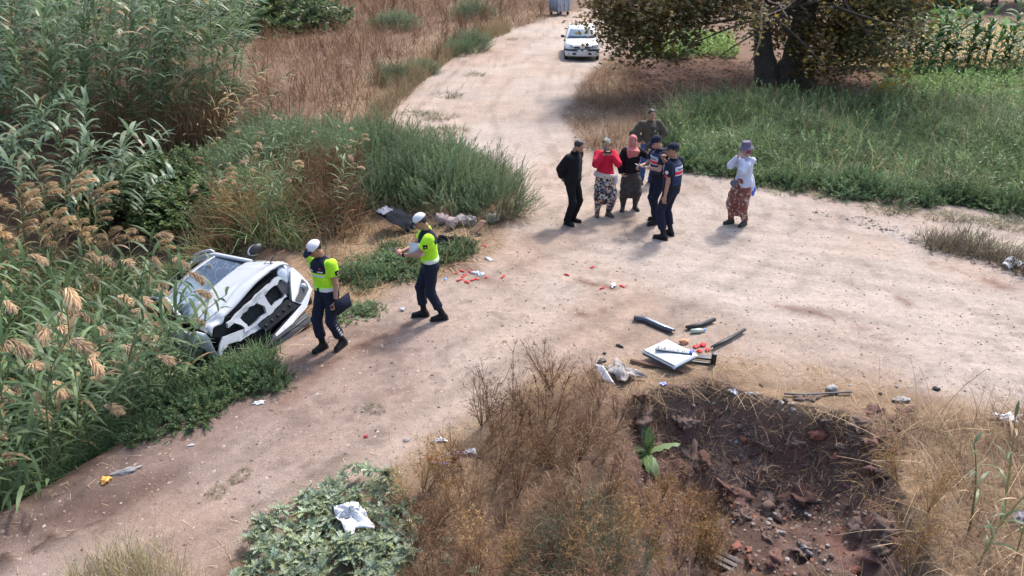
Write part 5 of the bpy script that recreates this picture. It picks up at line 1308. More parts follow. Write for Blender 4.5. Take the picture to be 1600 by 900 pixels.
PLC = [(.105, .09, .040), (.13, .10, .045), (.155, .105, .040), (.085, .085, .042), (.13, .085, .05), (.25, .17, .035), (.10, .11, .045)]
def crown(clusters, per, spread, size, cols, r_):
    n = len(clusters) * per
    pos = np.repeat(clusters, per, 0) + r_.normal(0, 1, (n, 3)) * spread
    M = frames(r_.normal(0, .55, (n, 3)) + [0, 0, 1.0], r_)
    t = np.repeat(colmix(r_, len(clusters), cols, .25), per, 0) * (.75 + .5 * r_.random((n, 1)))
    return bake((SLV, SLF, np.ones((len(SLV), 3))), pos, M, size * (.7 + .6 * r_.random(n)), t)
r_ = np.random.default_rng(901)
tp = np.array([*at(1232, 132)[:2], -.1])
plane = empty('plane_tree', tuple(tp), 0, 'big plane tree with browning leaves and two dark trunks beside the track', 'tree')
tm = MB(); tips = []
limb(tm, (-.75, 0, 0), (-1.15, -.1, 1.3), .50, .36, r_); limb(tm, (-1.1, -.1, 1.25), (-1.7, -.3, 3.4), .34, .26, r_, 6, .06); limb(tm, (-1.65, -.3, 3.3), (-3.6, -.8, 6.2), .26, .08, r_)
limb(tm, (.25, .1, 0), (.15, 0, 1.6), .70, .46, r_); limb(tm, (.15, 0, 1.5), (.35, .1, 4.2), .46, .30, r_, 6, .05); limb(tm, (.35, .1, 4.0), (.8, .6, 7.6), .30, .08, r_)
limb(tm, (-.6, .2, -.05), (.2, .05, .9), .5, .5, r_, 3, .02)
tm.obj('trunk', BARK, plane, True)
bm = MB()
for i in range(46):
    a = 6.283 * i / 46 + r_.normal(0, .2); rad = r_.uniform(3.5, 7.2); z1 = r_.uniform(1.0, 6.8) if math.cos(a) * rad < 3.8 else r_.uniform(4.0, 7.0)
    st_ = np.array([(-1.4, -.2, r_.uniform(2.2, 3.6)), (.3, .1, r_.uniform(2.0, 5.5))][i % 2])
    e = np.array([math.cos(a) * rad, math.sin(a) * rad, z1])
    pts = limb(bm, st_, e, .075, .015, r_, 6, .10, 5)
    for s in (.35, .5, .65, .8, .9, 1.0): tips.append(interp_curve(pts, np.array([s]))[0])
bm.obj('branches', BARK, plane, True)
tips = np.array(tips)
ex = tips[r_.integers(0, len(tips), 330)] + r_.normal(0, .55, (330, 3))
loc = lambda px, py, dy: at(px, py, 0)  # noqa
low = []
# boughs hanging low on the camera's side
for (x0, x1, y0, y1, z0, z1, n_) in ((-8.0, -6.0, -3.4, -1.0, 2.2, 3.8, 46), (-6.8, -5.4, -3.2, -1.4, 1.3, 2.6, 26), (-7.2, -4.0, -3.2, -.5, 1.9, 3.6, 60), (-5.2, -1.8, -3.0, 0, 2.3, 4.2, 60), (-1.6, 3.2, -2.6, .5, 1.6, 4.2, 80), (2.0, 5.4, -1.6, 1.6, 1.5, 3.8, 56), (-.2, 1.5, -1.3, .2, .5, 2.6, 50), (.8, 3.2, -1.2, 1.0, .8, 3.2, 70), (2.6, 6.0, -1.6, .6, 2.0, 3.6, 60)):
    low.append(np.c_[r_.uniform(x0, x1, n_), r_.uniform(y0, y1, n_), r_.uniform(z0, z1, n_)])
cl = np.concatenate([tips, ex] + low); cl = cl[cl[:, 2] > .35]
cl = cl[~((cl[:, 0] < -4.5) & (cl[:, 2] < 1.4))]
cl = cl[~((np.abs(cl[:, 0] + 1.35) < .95) & (cl[:, 2] < 4.2) & (cl[:, 1] < .6))]
cl = cl[~((cl[:, 0] > -4.3) & (cl[:, 0] < -.8) & (cl[:, 2] < 2.5))]
cl = cl[~((cl[:, 0] > 3.4) & (cl[:, 2] < 1.2 + .75 * (cl[:, 0] - 2.6)))]
cl = cl[~((np.abs(cl[:, 0] - .3) < .55) & (cl[:, 2] > 2.5) & (cl[:, 2] < 4.2) & (cl[:, 1] < .1))]
cl = cl[~((cl[:, 0] > 4.1) & (cl[:, 2] < 4.3))]
link('crown', vme('crown', crown(cl, 32, [.36, .36, .28], .195, PLC, r_)), plane, TREELEAF)
# trees at the far edge of the field and the shrubs beyond
FT = []
for k in range(3):
    r_ = np.random.default_rng(920 + k); t_ = MB(); limb(t_, (0, 0, 0), (0, 0, 3.0), .28, .2, r_, 5, .05); limb(t_, (0, 0, 2.9), (1.5, .3, 5), .16, .05, r_); limb(t_, (0, 0, 2.9), (-1.4, -.3, 5), .16, .05, r_)
    c = r_.normal(0, 1, (150, 3)); c = c / np.linalg.norm(c, axis=1, keepdims=True) * (r_.random((150, 1)) ** .4) * [3.4, 3.4, 2.4] + [0, 0, 4.6]
    me_t = t_.mesh('trunk', True); setmat(me_t, BARK)
    FT.append({'trunk': me_t, 'crown': setmat(vme('crown', crown(c, 24, [.4, .4, .3], .30, [(.05, .06, .025), (.075, .075, .03), (.10, .075, .03)], r_)), TREELEAF)})
ftp = [at(1420, 14)[:2], at(1500, 6)[:2], at(1552, 12)[:2], at(1620, 8)[:2], at(1375, 10)[:2], at(1700, 10)[:2], at(1465, 3)[:2], at(1590, 3)[:2]]
place('field_tree', 'far tree with dark hanging crown at the back edge of the tan field', 'tree', 'trees behind the field', FT, ftp, None, 930, (.8, 1.15), .05)
for i, (px, py, w, h) in enumerate(((1400, 24, 1.6, 1.1), (1440, 24, 1.3, .9), (1345, 30, 1.7, 1.2), (1490, 14, 1.5, 1.0))):
    p_ = at(px, py); o = empty('hedge_bush', (p_[0], p_[1], -.1), i, 'dull brown-green bush at the far edge of the tan field', 'bush', 'bushes at the field edge'); o.scale = (w, w, h)
    c = bpy.data.objects.new('foliage', BB[i % 2]['foliage']); COL.objects.link(c); c.parent = o
# ------------------------------------------------------------------ cars
PAINT = mat('white_paint', (.52, .525, .54), .28, var=.03, scale=5, coat=.6)
PAINTD = mat('scraped_white_paint', (.56, .565, .575), .45, scale=7, rgb2=(.26, .27, .255), lo=.52, hi=.75)
BLACKP = mat('black_plastic', (.012, .012, .013), .5, var=.3, scale=20)
GREYP = mat('dark_grey_plastic', (.05, .052, .058), .6, var=.3, scale=9)
ENGINE = mat('engine_bay', (.008, .008, .009), .8, var=.4, scale=10)
CHROME = mat('chrome', (.55, .56, .58), .25, .9)
RUBBER = mat('tyre_rubber', (.012, .012, .012), .85, var=.3, scale=30)
LAMPG = mat('lamp_glass', (.32, .36, .42), .12, .2, var=.25, scale=9, coat=1.0)
ORANGE = mat('orange_lens', (.6, .18, .02), .3)
PLATE = mat('plate_white', (.6, .6, .585), .45, var=.02)
PBLUE = mat('plate_blue', (.02, .06, .45), .5, var=.02)
INK = mat('plate_ink', (.01, .01, .011), .5, var=.02)
GLASSD = mat('dark_glass', (.030, .042, .055), .06, coat=1.0, var=.1)
def cracked():
    m, n, l, b = newmat('cracked_glass')
    tc = n.new('ShaderNodeTexCoord'); vo = n.new('ShaderNodeTexVoronoi'); vo.feature = 'DISTANCE_TO_EDGE'; vo.inputs['Scale'].default_value = 4.2
    nz = n.new('ShaderNodeTexNoise'); nz.inputs['Scale'].default_value = 2.2; nz.inputs['Detail'].default_value = 6
    ad = n.new('ShaderNodeVectorMath'); ad.operation = 'MULTIPLY_ADD'; ad.inputs[1].default_value = (.55,) * 3
    l.new(tc.outputs['Object'], nz.inputs['Vector']); l.new(nz.outputs['Color'], ad.inputs[0]); l.new(tc.outputs['Object'], ad.inputs[2]); l.new(ad.outputs[0], vo.inputs['Vector'])
    r1 = n.new('ShaderNodeMapRange'); r1.inputs['From Min'].default_value = .004; r1.inputs['From Max'].default_value = .012; r1.inputs['To Min'].default_value = .38; r1.inputs['To Max'].default_value = 0
    l.new(vo.outputs['Distance'], r1.inputs['Value'])
    sx = n.new('ShaderNodeSeparateXYZ'); l.new(tc.outputs['Object'], sx.inputs[0])
    # crazed zone low on the car's right side
    r2 = n.new('ShaderNodeMapRange'); r2.inputs['From Min'].default_value = -.15; r2.inputs['From Max'].default_value = .6; r2.inputs['To Min'].default_value = 0; r2.inputs['To Max'].default_value = .9
    l.new(sx.outputs['X'], r2.inputs['Value'])
    r3 = n.new('ShaderNodeMapRange'); r3.inputs['From Min'].default_value = .42; r3.inputs['From Max'].default_value = .6
    l.new(nz.outputs['Fac'], r3.inputs['Value'])
    mu = n.new('ShaderNodeMath'); mu.operation = 'MULTIPLY'; l.new(r2.outputs[0], mu.inputs[0]); l.new(r3.outputs[0], mu.inputs[1])
    mxx = n.new('ShaderNodeMath'); mxx.operation = 'MAXIMUM'; l.new(r1.outputs[0], mxx.inputs[0]); l.new(mu.outputs[0], mxx.inputs[1])
    mx = n.new('ShaderNodeMix'); mx.data_type = 'RGBA'; mx.inputs[6].default_value = (.040, .058, .085, 1); mx.inputs[7].default_value = (.50, .62, .70, 1)
    l.new(mxx.outputs[0], mx.inputs[0]); l.new(mx.outputs[2], b.inputs['Base Color'])
    b.inputs['Roughness'].default_value = .12; b.inputs['Coat Weight'].default_value = .35; b.inputs['Specular IOR Level'].default_value = .35; b.inputs['Coat Roughness'].default_value = .04
    return m
CRACK = cracked()
def patch(c00, c10, c01, c11, nu=12, nv=12, f=None):
    u, v = np.meshgrid(np.linspace(0, 1, nu + 1), np.linspace(0, 1, nv + 1), indexing='ij')
    c = [np.asarray(q, float) for q in (c00, c10, c01, c11)]
    P = c[0] * ((1 - u) * (1 - v))[..., None] + c[1] * (u * (1 - v))[..., None] + c[2] * ((1 - u) * v)[..., None] + c[3] * (u * v)[..., None]
    if f: P = P + f(u, v)
    return P
def front_prism(out, y0, y1, bend=None):
    """an outline in the car's x-z plane, extruded along y"""
    mb = MB(); mb.prism(np.asarray(out)[:, :2], 0, 1)
    V, F = mb.arrays()
    W = np.stack([V[:, 0], y0 + (y1 - y0) * V[:, 2], V[:, 1]], 1)
    if bend: W[:, 1] -= bend(W[:, 0])
    return W, F
def put(name, arr, m_, parent, bw=None, smooth=False):
    o = link(name, mesh(name, arr[0], arr[1], smooth=smooth), parent, m_)
    return bevel(o, bw) if bw else o
def wheel(parent, c, r_, w, side, rim_m):
    """axis along x"""
    o = MB(); Q = roty(R(90))
    prof = [(r_ * .62, -w / 2), (r_ * .92, -w / 2), (r_, -w * .36), (r_, w * .36), (r_ * .92, w / 2), (r_ * .62, w / 2)]
    o.lathe(prof, 26, Q); t = o.obj('wheel', RUBBER, parent, True); t.location = c
    d = MB(); d.lathe([(r_ * .64, -w * .3), (r_ * .64, w * .42), (r_ * .58, w * .42), (r_ * .50, w * .25), (r_ * .14, w * .30), (.001, w * .30)], 20, Q * [side, 1, 1] if side < 0 else Q)
    V, F = d.arrays()
    link('rim', mesh('rim', V, F), t, rim_m)
    for k in range(5):
        a = k * 1.2566; h = MB(); h.box((side * w * .33, math.cos(a) * r_ * .34, math.sin(a) * r_ * .34), (.025, .05, r_ * .42), rotx(a + R(90) - R(0)))
        h.obj('spoke', rim_m, t)
    return t
def dent(q, amp, seed, n=5):
    """a bent outline: every edge is cut in short steps that stray a little"""
    r_ = np.random.default_rng(seed); out = []
    for a, b in zip(q, np.roll(q, -1, 0)):
        k = max(1, int(np.linalg.norm(b - a) / .06))
        for j in range(k): out.append(a + (b - a) * j / k + (r_.normal(0, amp, 2) if j else 0))
    return np.array(out)
CM = rotz(R(-139.32)) @ rotx(R(22.71)) @ roty(R(22.65))
wreck = empty('crashed_car', (-3.436, 10.23, -.202), 0, 'white car with smashed front and cracked windscreen tilted nose-up in the ditch', 'car')
wreck.rotation_euler = Matrix(CM.tolist()).to_euler()
r_ = np.random.default_rng(77)
# bonnet: bulged, creased, front lip turned down
nb_ = lambda u, v: np.stack([np.zeros_like(u), np.zeros_like(u), .075 * np.sin(np.pi * np.clip(u, .0, 1)) ** .7 * (1 - .3 * v) - .05 * np.clip((v - .9) / .1, 0, 1) ** 2 - .07 * np.clip((np.abs(u - .5) - .44) / .06, 0, 1) ** 1.5
    - .05 * np.exp(-((u - .86 + .25 * (v - 1)) / .05) ** 2) * v + .018 * np.sin(9 * u + 5 * v) * v ** 2 - .035 * np.exp(-((v - .72 - .18 * (u - .5)) / .05) ** 2) * np.clip(u - .35, 0, 1) * 1.6
    + .012 * np.exp(-(((u - .17) / .02) ** 2)) + .012 * np.exp(-(((u - .80) / .02) ** 2))], -1)
mb = MB(); mb.grid(patch((-.70, -1.13, 1.165), (.66, -1.06, 1.10), (-.83, -.15, 1.03), (.73, -.19, .905), 44, 30, nb_))
o = mb.obj('bonnet', PAINT, wreck, True); solid(o, .022)
# windscreen, cowl, wipers
gl = lambda u, v: np.stack([0 * u, .05 * np.sin(np.pi * u), .045 * np.sin(np.pi * u)], -1)
mb = MB(); mb.grid(patch((-.70, -1.19, 1.14), (.66, -1.12, 1.08), (-.50, -1.84, 1.49), (.545, -1.80, 1.425), 20, 14, gl)); o = mb.obj('windscreen', CRACK, wreck, True); solid(o, .008)
mb = MB(); mb.tube([(-.72, -1.15, 1.13), (-.3, -1.12, 1.17), (.2, -1.09, 1.15), (.67, -1.08, 1.07)], .025, 6); cow = mb.obj('cowl', BLACKP, wreck, True)
for a, b_ in (((-.25, -1.13, 1.20), (.35, -1.17, 1.18)), ((.1, -1.11, 1.19), (-.5, -1.18, 1.21))):
    mb = MB(); mb.tube([a, b_], .009, 5); mb.obj('wiper', BLACKP, wreck)
# pillars and roof
for sx, zt in ((-1, 1.5), (1, 1.43)):
    mb = MB(); mb.tube([(sx * .72, -1.13, 1.10 if sx > 0 else 1.15), (sx * .63, -1.5, 1.33), (sx * .545, -1.86, zt), (sx * .56, -2.6, zt + .03), (sx * .55, -3.3, zt - .02), (sx * .60, -3.85, 1.15)], [.035, .035, .04, .04, .04, .05], 8); mb.obj('pillar', PAINT, wreck, True)
    mb = MB(); mb.tube([(sx * .60, -2.05, zt + .035), (sx * .60, -2.15, zt + .085), (sx * .60, -2.7, zt + .10), (sx * .59, -3.2, zt + .08), (sx * .58, -3.35, zt + .02)], .022, 8); mb.obj('roof_rail', PAINT, wreck, True)
rf_ = lambda u, v: np.stack([0 * u, 0 * u, .05 * np.sin(np.pi * u) * (1 - .2 * v) - .06 * v ** 3], -1)
mb = MB(); mb.grid(patch((-.545, -1.83, 1.50), (.55, -1.79, 1.43), (-.55, -3.4, 1.51), (.55, -3.4, 1.46), 14, 18, rf_)); o = mb.obj('roof', PAINT, wreck, True); solid(o, .03)
mb = MB(); mb.grid(patch((-.47, -2.12, 1.52), (.47, -2.10, 1.46), (-.47, -3.15, 1.525), (.47, -3.15, 1.47), 14, 14, lambda u, v: rf_(u, v) + [0, 0, .012])); mb.obj('roof_glass', GLASSD, wreck, True)
# body sides, rear
for sx in (-1, 1):
    ys = np.array([-4.0, -3.7, -3.2, -2.4, -1.6, -1.15, -.85, -.5, -.3]); zr = np.array([.34, .5, .72, .92, 1.03])
    wv = np.array([.78, .87, .90, .90, .90, .90, .90, .88, .84]); tum = np.array([-.03, 0, .005, -.02, -.06])
    zt = np.array([1.12, 1.12, 1.10, 1.08, 1.07, 1.08, 1.05, .98, .93]) - (.05 if sx > 0 else 0)
    P = np.array([[(sx * (w_ + t_), y, .34 + (z_ - .34) * (ztop - .34) / .69) for z_, t_ in zip(zr, tum)] for y, w_, ztop in zip(ys, wv, zt)])
    if sx > 0: P[6:] += r_.normal(0, .025, P[6:].shape)
    fen = MB(); fen.grid(P[5:] if sx < 0 else P[5:, ::-1]); o = fen.obj('front_wing', PAINT if sx < 0 else PAINTD, wreck, True); solid(o, .02)
    dr = MB(); dr.grid(P[:6] if sx < 0 else P[:6, ::-1]); o = dr.obj('body_side', PAINT, wreck, True); solid(o, .02)
    for y0, y1 in ((-1.30, -2.25), (-2.32, -3.25)):
        mb = MB(); mb.grid(patch((sx * .87, y0, 1.07 - (.05 if sx > 0 else 0)), (sx * .87, y1, 1.08 - (.05 if sx > 0 else 0)), (sx * .61, min(y0 - .45, -1.8), 1.46 - (.06 if sx > 0 else 0)), (sx * .60, y1, 1.47 - (.06 if sx > 0 else 0)), 4, 4)); o = mb.obj('side_window', GLASSD, wreck); solid(o, .006)
    mb = MB(); mb.lathe([(.001, 0), (.375, 0), (.375, .16)], 24, roty(R(90))); V, F = mb.arrays()
    link('wheel_arch', mesh('wheel_arch', V * [1, 1, 1] + [sx * .915 - (.16 if sx > 0 else 0), -.87, .40], F), wreck, ENGINE)
    wheel(wreck, (sx * .84, -.87, .31), .325, .21, sx, CHROME); wheel(wreck, (sx * .82, -3.35, .31), .325, .21, sx, CHROME)
mb = MB(); mb.grid(patch((-.80, -4.0, .35), (.80, -4.0, .35), (-.72, -3.98, 1.1), (.72, -3.98, 1.06), 8, 6)); mb.grid(patch((-.72, -3.98, 1.1), (.72, -3.98, 1.06), (-.56, -3.4, 1.48), (.56, -3.4, 1.42), 8, 6)); o = mb.obj('tailgate', PAINT, wreck, True); solid(o, .02)
mb = MB(); mb.box((0, -2.2, .40), (1.66, 3.4, .16)); mb.box((0, -1.6, .72), (1.62, .10, .6)); mb.box((0, -.62, .60), (1.36, .75, .66)); bevel(mb.obj('engine_bay', ENGINE, wreck), .03)
for k in range(16):
    mb = MB(); a = np.array([r_.uniform(-.6, .6), r_.uniform(-.35, -.2), r_.uniform(.35, .95)]); pts = [a]
    for j in range(4): pts.append(pts[-1] + r_.normal(0, .10, 3) * [1.4, .4, 1]); pts[-1][1] = min(pts[-1][1], -.12)
    mb.tube(pts, r_.uniform(.008, .02), 6); mb.obj('hose', (BLACKP, GREYP, GREYP)[k % 3], wreck, True)
# radiator with grid behind the openings
mb = MB(); mb.box((-.10, -.245, .67), (.92, .03, .36)); rad = mb.obj('radiator', ENGINE, wreck)
mb = MB()
for k in range(22): mb.box((-.10, -.226, .50 + .0155 * k), (.90, .006, .006))
for k in range(30): mb.box((-.53 + .030 * k, -.2255, .67), (.005, .006, .34))
fins = mb.obj('radiator_fins', GREYP, rad)
# white front carrier frame with two openings
fy = lambda a: a
for nm, q in (('carrier_bar', [(-.62, .80), (-.58, .885), (-.2, .875), (.46, .835), (.50, .765), (.45, .77), (-.2, .80)]), ('carrier_post', [(-.225, .81), (-.20, .60), (-.235, .545), (-.06, .545), (-.095, .60), (-.075, .81)]),
              ('carrier_post', [(.27, .80), (.255, .62), (.30, .55), (.36, .56), (.33, .68), (.40, .79)]), ('carrier_bar', [(-.50, .60), (-.44, .575), (-.30, .60), (-.2, .575), (.02, .585), (.16, .565), (.30, .60), (.30, .535), (.10, .52), (-.2, .53), (-.50, .545)])):
    W_, F_ = front_prism(dent(np.array(q)[::-1], .012, len(q)), -.20, -.10, lambda x: .25 * np.maximum(np.abs(x) - .3, 0) ** 2 + .02 * np.sin(11 * x))
    put(nm, (W_, F_), PAINTD if 'bar' in nm and q[0][0] < -.55 else PAINT, wreck, .012)
put('bracket', front_prism(np.array([(-.49, .80), (-.60, .79), (-.64, .66), (-.55, .56), (-.47, .60)]), -.19, -.13), GREYP, wreck, .01)
put('bumper_beam', front_prism(np.array([(-.46, .52), (.13, .51), (.12, .36), (-.53, .335)])[::-1], -.18, -.07), BLACKP, wreck, .015)
mb = MB()
for k in range(5): mb.box((-.42 + .12 * k, -.066, .43), (.05, .01, .05))
mb.obj('beam_pad', ENGINE, wreck)
back = lambda x: 1.9 * np.maximum(np.abs(x) - .62, 0) ** 2
def corner(out, y0, y1, m_, nm, sub=True):
    o = put(nm, front_prism(np.array(out), y0, y1, back), m_, wreck, .018); return o
corner([(-.66, .68), (-.50, .455), (-.585, .315), (.04, .235), (.06, .15), (-.30, .185), (-.62, .225), (-.93, .345), (-.965, .47), (-.945, .62), (-.89, .83), (-.80, .81)], -.20, -.075, PAINT, 'bumper_corner')
corner([(-.545, .435), (-.60, .345), (-.86, .40), (-.905, .47), (-.895, .585), (-.72, .50)], -.10, -.062, GREYP, 'fog_lamp_recess')
mb = MB(); mb.lathe([(.001, .02), (.035, .016), (.045, 0), (.05, -.03)], 14, rotx(R(-90)), (-.81, -.115, .50)); mb.obj('fog_lamp', LAMPG, wreck, True)
lens = MB(); lens.grid(patch((-.60, -.17, .70), (-.86, -.34, .80), (-.60, -.20, .905), (-.80, -.30, .99), 10, 8, lambda u, v: np.stack([0 * u, .05 * np.sin(np.pi * u) * np.sin(np.pi * v), 0 * u], -1)))
o = lens.obj('headlight', LAMPG, wreck, True); solid(o, .06)
for c in ((-.67, -.175, .82), (-.77, -.235, .86)):
    mb = MB(); mb.lathe([(.001, .03), (.03, .024), (.045, 0), (.05, -.02)], 12, rotx(R(-90)) , c); mb.obj('reflector', CHROME, o, True)
mb = MB(); mb.tube([(-.60, -.155, .71), (-.86, -.32, .805)], .014, 6); mb.obj('lamp_trim', CHROME, o)
put('headlight_mount', front_prism(np.array([(.46, .86), (.62, .88), (.72, .78), (.60, .66), (.44, .70)]), -.34, -.24), ENGINE, wreck, .02)
put('bumper_plank', front_prism(dent(np.array([(.10, .42), (.13, .525), (.40, .63), (.64, .715), (.735, .66), (.86, .54), (.83, .505), (.66, .585), (.42, .50)])[::-1], .007, 3), -.16, -.10, lambda x: .03 * np.sin(9 * x)), PAINTD, wreck, .012)
mb = MB(); mb.box((0, 0, 0), (.78, .05, .165)); tr = bevel(mb.obj('under_tray', GREYP, wreck), .015); tr.location = (-.17, -.07, .105); tr.rotation_euler = (R(12), R(-3), 0)
mb = MB()
for k in range(6): mb.box((-.32 + .12 * k, .03, 0), (.05, .02, .11))
mb = MB(); mb.box((0, .022, .02), (.68, .012, .03)); mb.obj('tray_rib', BLACKP, tr)
mb = MB(); mb.tube([(.10, -.06, .28), (.16, -.05, .12), (.22, -.03, .04), (.30, -.02, -.05), (.37, .0, -.20)], [.04, .05, .06, .045, .035], 8); mb.obj('torn_duct', BLACKP, wreck, True)
mb = MB(); mb.tube([(.06, -.04, .24), (.14, -.02, .20), (.28, -.03, .16), (.42, -.06, .15)], [.025, .03, .03, .02], 8); mb.obj('torn_duct', GREYP, wreck, True)
# mirror
M_ = Body(); M_.ell((-.96, -1.37, 1.235), (.135, .075, .085), rotz(R(-12)), .02); mir = link('mirror', M_.skin('mirror', .012, clips=[((-.95, -1.35, 1.23), (0, 1, .1))]), wreck, PAINT)
M2 = Body(); M2.ell((-.96, -1.365, 1.235), (.138, .078, .088), rotz(R(-12)), .02); link('mirror_face', M2.skin('mirror_face', .012, clips=[((-.95, -1.35, 1.23), (0, -1, -.1))]), mir, BLACKP)
mb = MB(); mb.tube([(-.84, -1.40, 1.20), (-.74, -1.38, 1.13)], .03, 8); mb.obj('mirror_arm', BLACKP, mir)

# --- white hatchback parked on the track: front at y = 0, runs back along +y
pc_ = at(909, 95)
hat = empty('parked_car', (pc_[0], pc_[1], 0.0), R(-3), 'white hatchback parked on the track under the plane tree, facing the camera', 'car')
hat.scale = (.92, .86, .88)
st_ = [(-.02, .56, .56, .30), (.03, .68, .66, .24), (.12, .765, .74, .21), (.45, .805, .82, .20), (.80, .815, .885, .2), (1.0, .82, .93, .2), (1.6, .82, .95, .2), (2.6, .82, .96, .2), (3.3, .80, .97, .22), (3.62, .74, .95, .26), (3.72, .66, .80, .34)]
P = []
for y, w_, zt_, zs in st_:
    h_ = [(-w_ * .94, zs), (-w_, zs + (zt_ - zs) * .35), (-w_ * 1.0, zs + (zt_ - zs) * .6), (-w_ * .965, zt_ - .10), (-w_ * .90, zt_ - .03), (-w_ * .6, zt_ + .005), (0, zt_ + .025)]
    h_ = h_ + [(-a, b_) for a, b_ in h_[-2::-1]]
    P.append([(a, y, b_) for a, b_ in h_])
mb = MB(); mb.grid(np.array(P)[:, ::-1]); mb.add(np.array(P[0]), [list(range(13))]); mb.add(np.array(P[-1]), [list(range(13))[::-1]]); mb.obj('body', PAINT, hat, True)
gh = [(.95, .75, 1.02, 3.50), (1.15, .70, 1.28, 3.40), (1.34, .61, 1.58, 3.25), (1.40, .55, 1.70, 3.12), (1.425, .35, 1.95, 2.9)]
P = []
for z_, w_, y0, y1 in gh:
    ring = [(-w_, y0 + .12), (-w_ * .7, y0 + .03), (0, y0), (w_ * .7, y0 + .03), (w_, y0 + .12), (w_, (y0 + y1) / 2), (w_, y1 - .1), (w_ * .6, y1), (-w_ * .6, y1), (-w_, y1 - .1), (-w_, (y0 + y1) / 2), (-w_, y0 + .12)]
    P.append([(a, b_, z_) for a, b_ in ring])
mb = MB(); mb.grid(np.array(P)); mb.add(np.array(P[-1][:-1]), [list(range(11))]); cab = mb.obj('cabin', PAINT, hat, True)
ws = patch((-.66, 1.075, .965), (.66, 1.075, .965), (-.545, 1.60, 1.325), (.545, 1.60, 1.325), 10, 6, lambda u, v: np.stack([0 * u, -.09 * np.sin(np.pi * u) - .03, .018 + 0 * u], -1))
mb = MB(); mb.grid(ws); o = mb.obj('windscreen', mat('windscreen_glass', (.10, .15, .19), .05, coat=1.0), hat, True); solid(o, .008)
for sx in (-1, 1):
    for y0, y1, y2, y3 in ((1.30, 2.15, 1.72, 2.15), (2.22, 3.2, 2.22, 3.0)):
        mb = MB(); mb.grid(patch((sx * .752, y0, .985), (sx * .752, y1, .985), (sx * .628, y2, 1.32), (sx * .628, y3, 1.32), 2, 2)); o = mb.obj('side_window', GLASSD, hat); solid(o, .008)
    mb = MB(); mb.grid(patch((sx * .42, -.012, .60), (sx * .76, .16, .62), (sx * .46, .05, .73), (sx * .74, .30, .755), 6, 5, lambda u, v: np.stack([0 * u, -.04 * np.sin(np.pi * u), .012 + 0 * u], -1))); o = mb.obj('headlight', LAMPG, hat, True); solid(o, .03)
    mb = MB(); mb.lathe([(.001, .015), (.035, .012), (.045, 0)], 12, rotx(R(90)), (sx * .56, .0, .675)); mb.obj('reflector', CHROME, o, True)
    put('grille', front_prism(np.array([(sx * .10, .60), (sx * .38, .605), (sx * .40, .67), (sx * .15, .68)])[::sx], -.055, .05), BLACKP, hat, .006)
    mb = MB(); mb.lathe([(.001, .02), (.04, .015), (.05, 0), (.055, -.03)], 12, rotx(R(90)), (sx * .60, .0, .335)); mb.obj('fog_lamp', GREYP, hat, True)
    wheel(hat, (sx * .735, .62, .275), .275, .17, sx, CHROME); wheel(hat, (sx * .735, 3.05, .275), .275, .17, sx, CHROME)
    mi = Body(); mi.ell((sx * .92, 1.22, 1.0), (.10, .06, .07)); mm = link('mirror', mi.skin('mirror', .012), hat, BLACKP)
    mb = MB(); mb.tube([(sx * .84, 1.22, .97), (sx * .74, 1.25, .95)], .025, 6); mb.obj('mirror_arm', BLACKP, mm)
    mb = MB(); mb.lathe([(.001, 0), (.33, 0), (.33, .1)], 22, roty(R(90))); V, F = mb.arrays()
    link('wheel_arch', mesh('wheel_arch', V + [sx * .812 - (.10 if sx > 0 else 0), .62, .30], F), hat, ENGINE)
W, F = front_prism(np.array([(-.80, .475), (.80, .475), (.80, .555), (-.80, .555)]), -.075, .10, lambda x: -.32 * np.maximum(np.abs(x) - .45, 0) ** 1.5)
mbx = MB(); mbx.grid(patch((-.80, .17, .475), (.80, .17, .475), (-.80, .17, .555), (.80, .17, .555), 20, 2, lambda u, v: np.stack([0 * u, -.245 * np.sin(np.pi * u) ** .45, 0 * u], -1))); o = mbx.obj('bumper_strip', BLACKP, hat, True); solid(o, .03)
mbx = MB(); mbx.grid(patch((-.76, .17, .22), (.76, .17, .22), (-.80, .17, .47), (.80, .17, .47), 20, 4, lambda u, v: np.stack([0 * u, -.225 * np.sin(np.pi * u) ** .45 - .02 * np.sin(np.pi * v), 0 * u], -1))); o = mbx.obj('bumper', PAINT, hat, True); solid(o, .03)
put('lower_intake', front_prism(np.array([(-.46, .29), (.46, .29), (.42, .40), (-.42, .40)]), -.085, -.04), BLACKP, hat, .01)
put('intake_bar', front_prism(np.array([(-.45, .338), (.45, .338), (.45, .352), (-.45, .352)]), -.092, -.05), GREYP, hat)
mb = MB(); mb.box((0, -.098, .475), (.52, .012, .11)); pl = mb.obj('number_plate', PLATE, hat)
mb = MB(); mb.box((-.238, -.1055, .475), (.04, .004, .105)); mb.obj('plate_band', PBLUE, pl)
put('emblem', front_prism(np.array([(0, .59), (.05, .65), (0, .71), (-.05, .65)]), -.075, -.03), CHROME, hat, .008)
mb = MB(); mb.tube([(-.5, 1.0, .965), (.15, 1.02, .985)], .009, 5); mb.obj('wiper', BLACKP, hat)
mb = MB(); mb.box((0, 2.0, .25), (1.46, 3.0, .16)); mb.obj('underbody', ENGINE, hat)

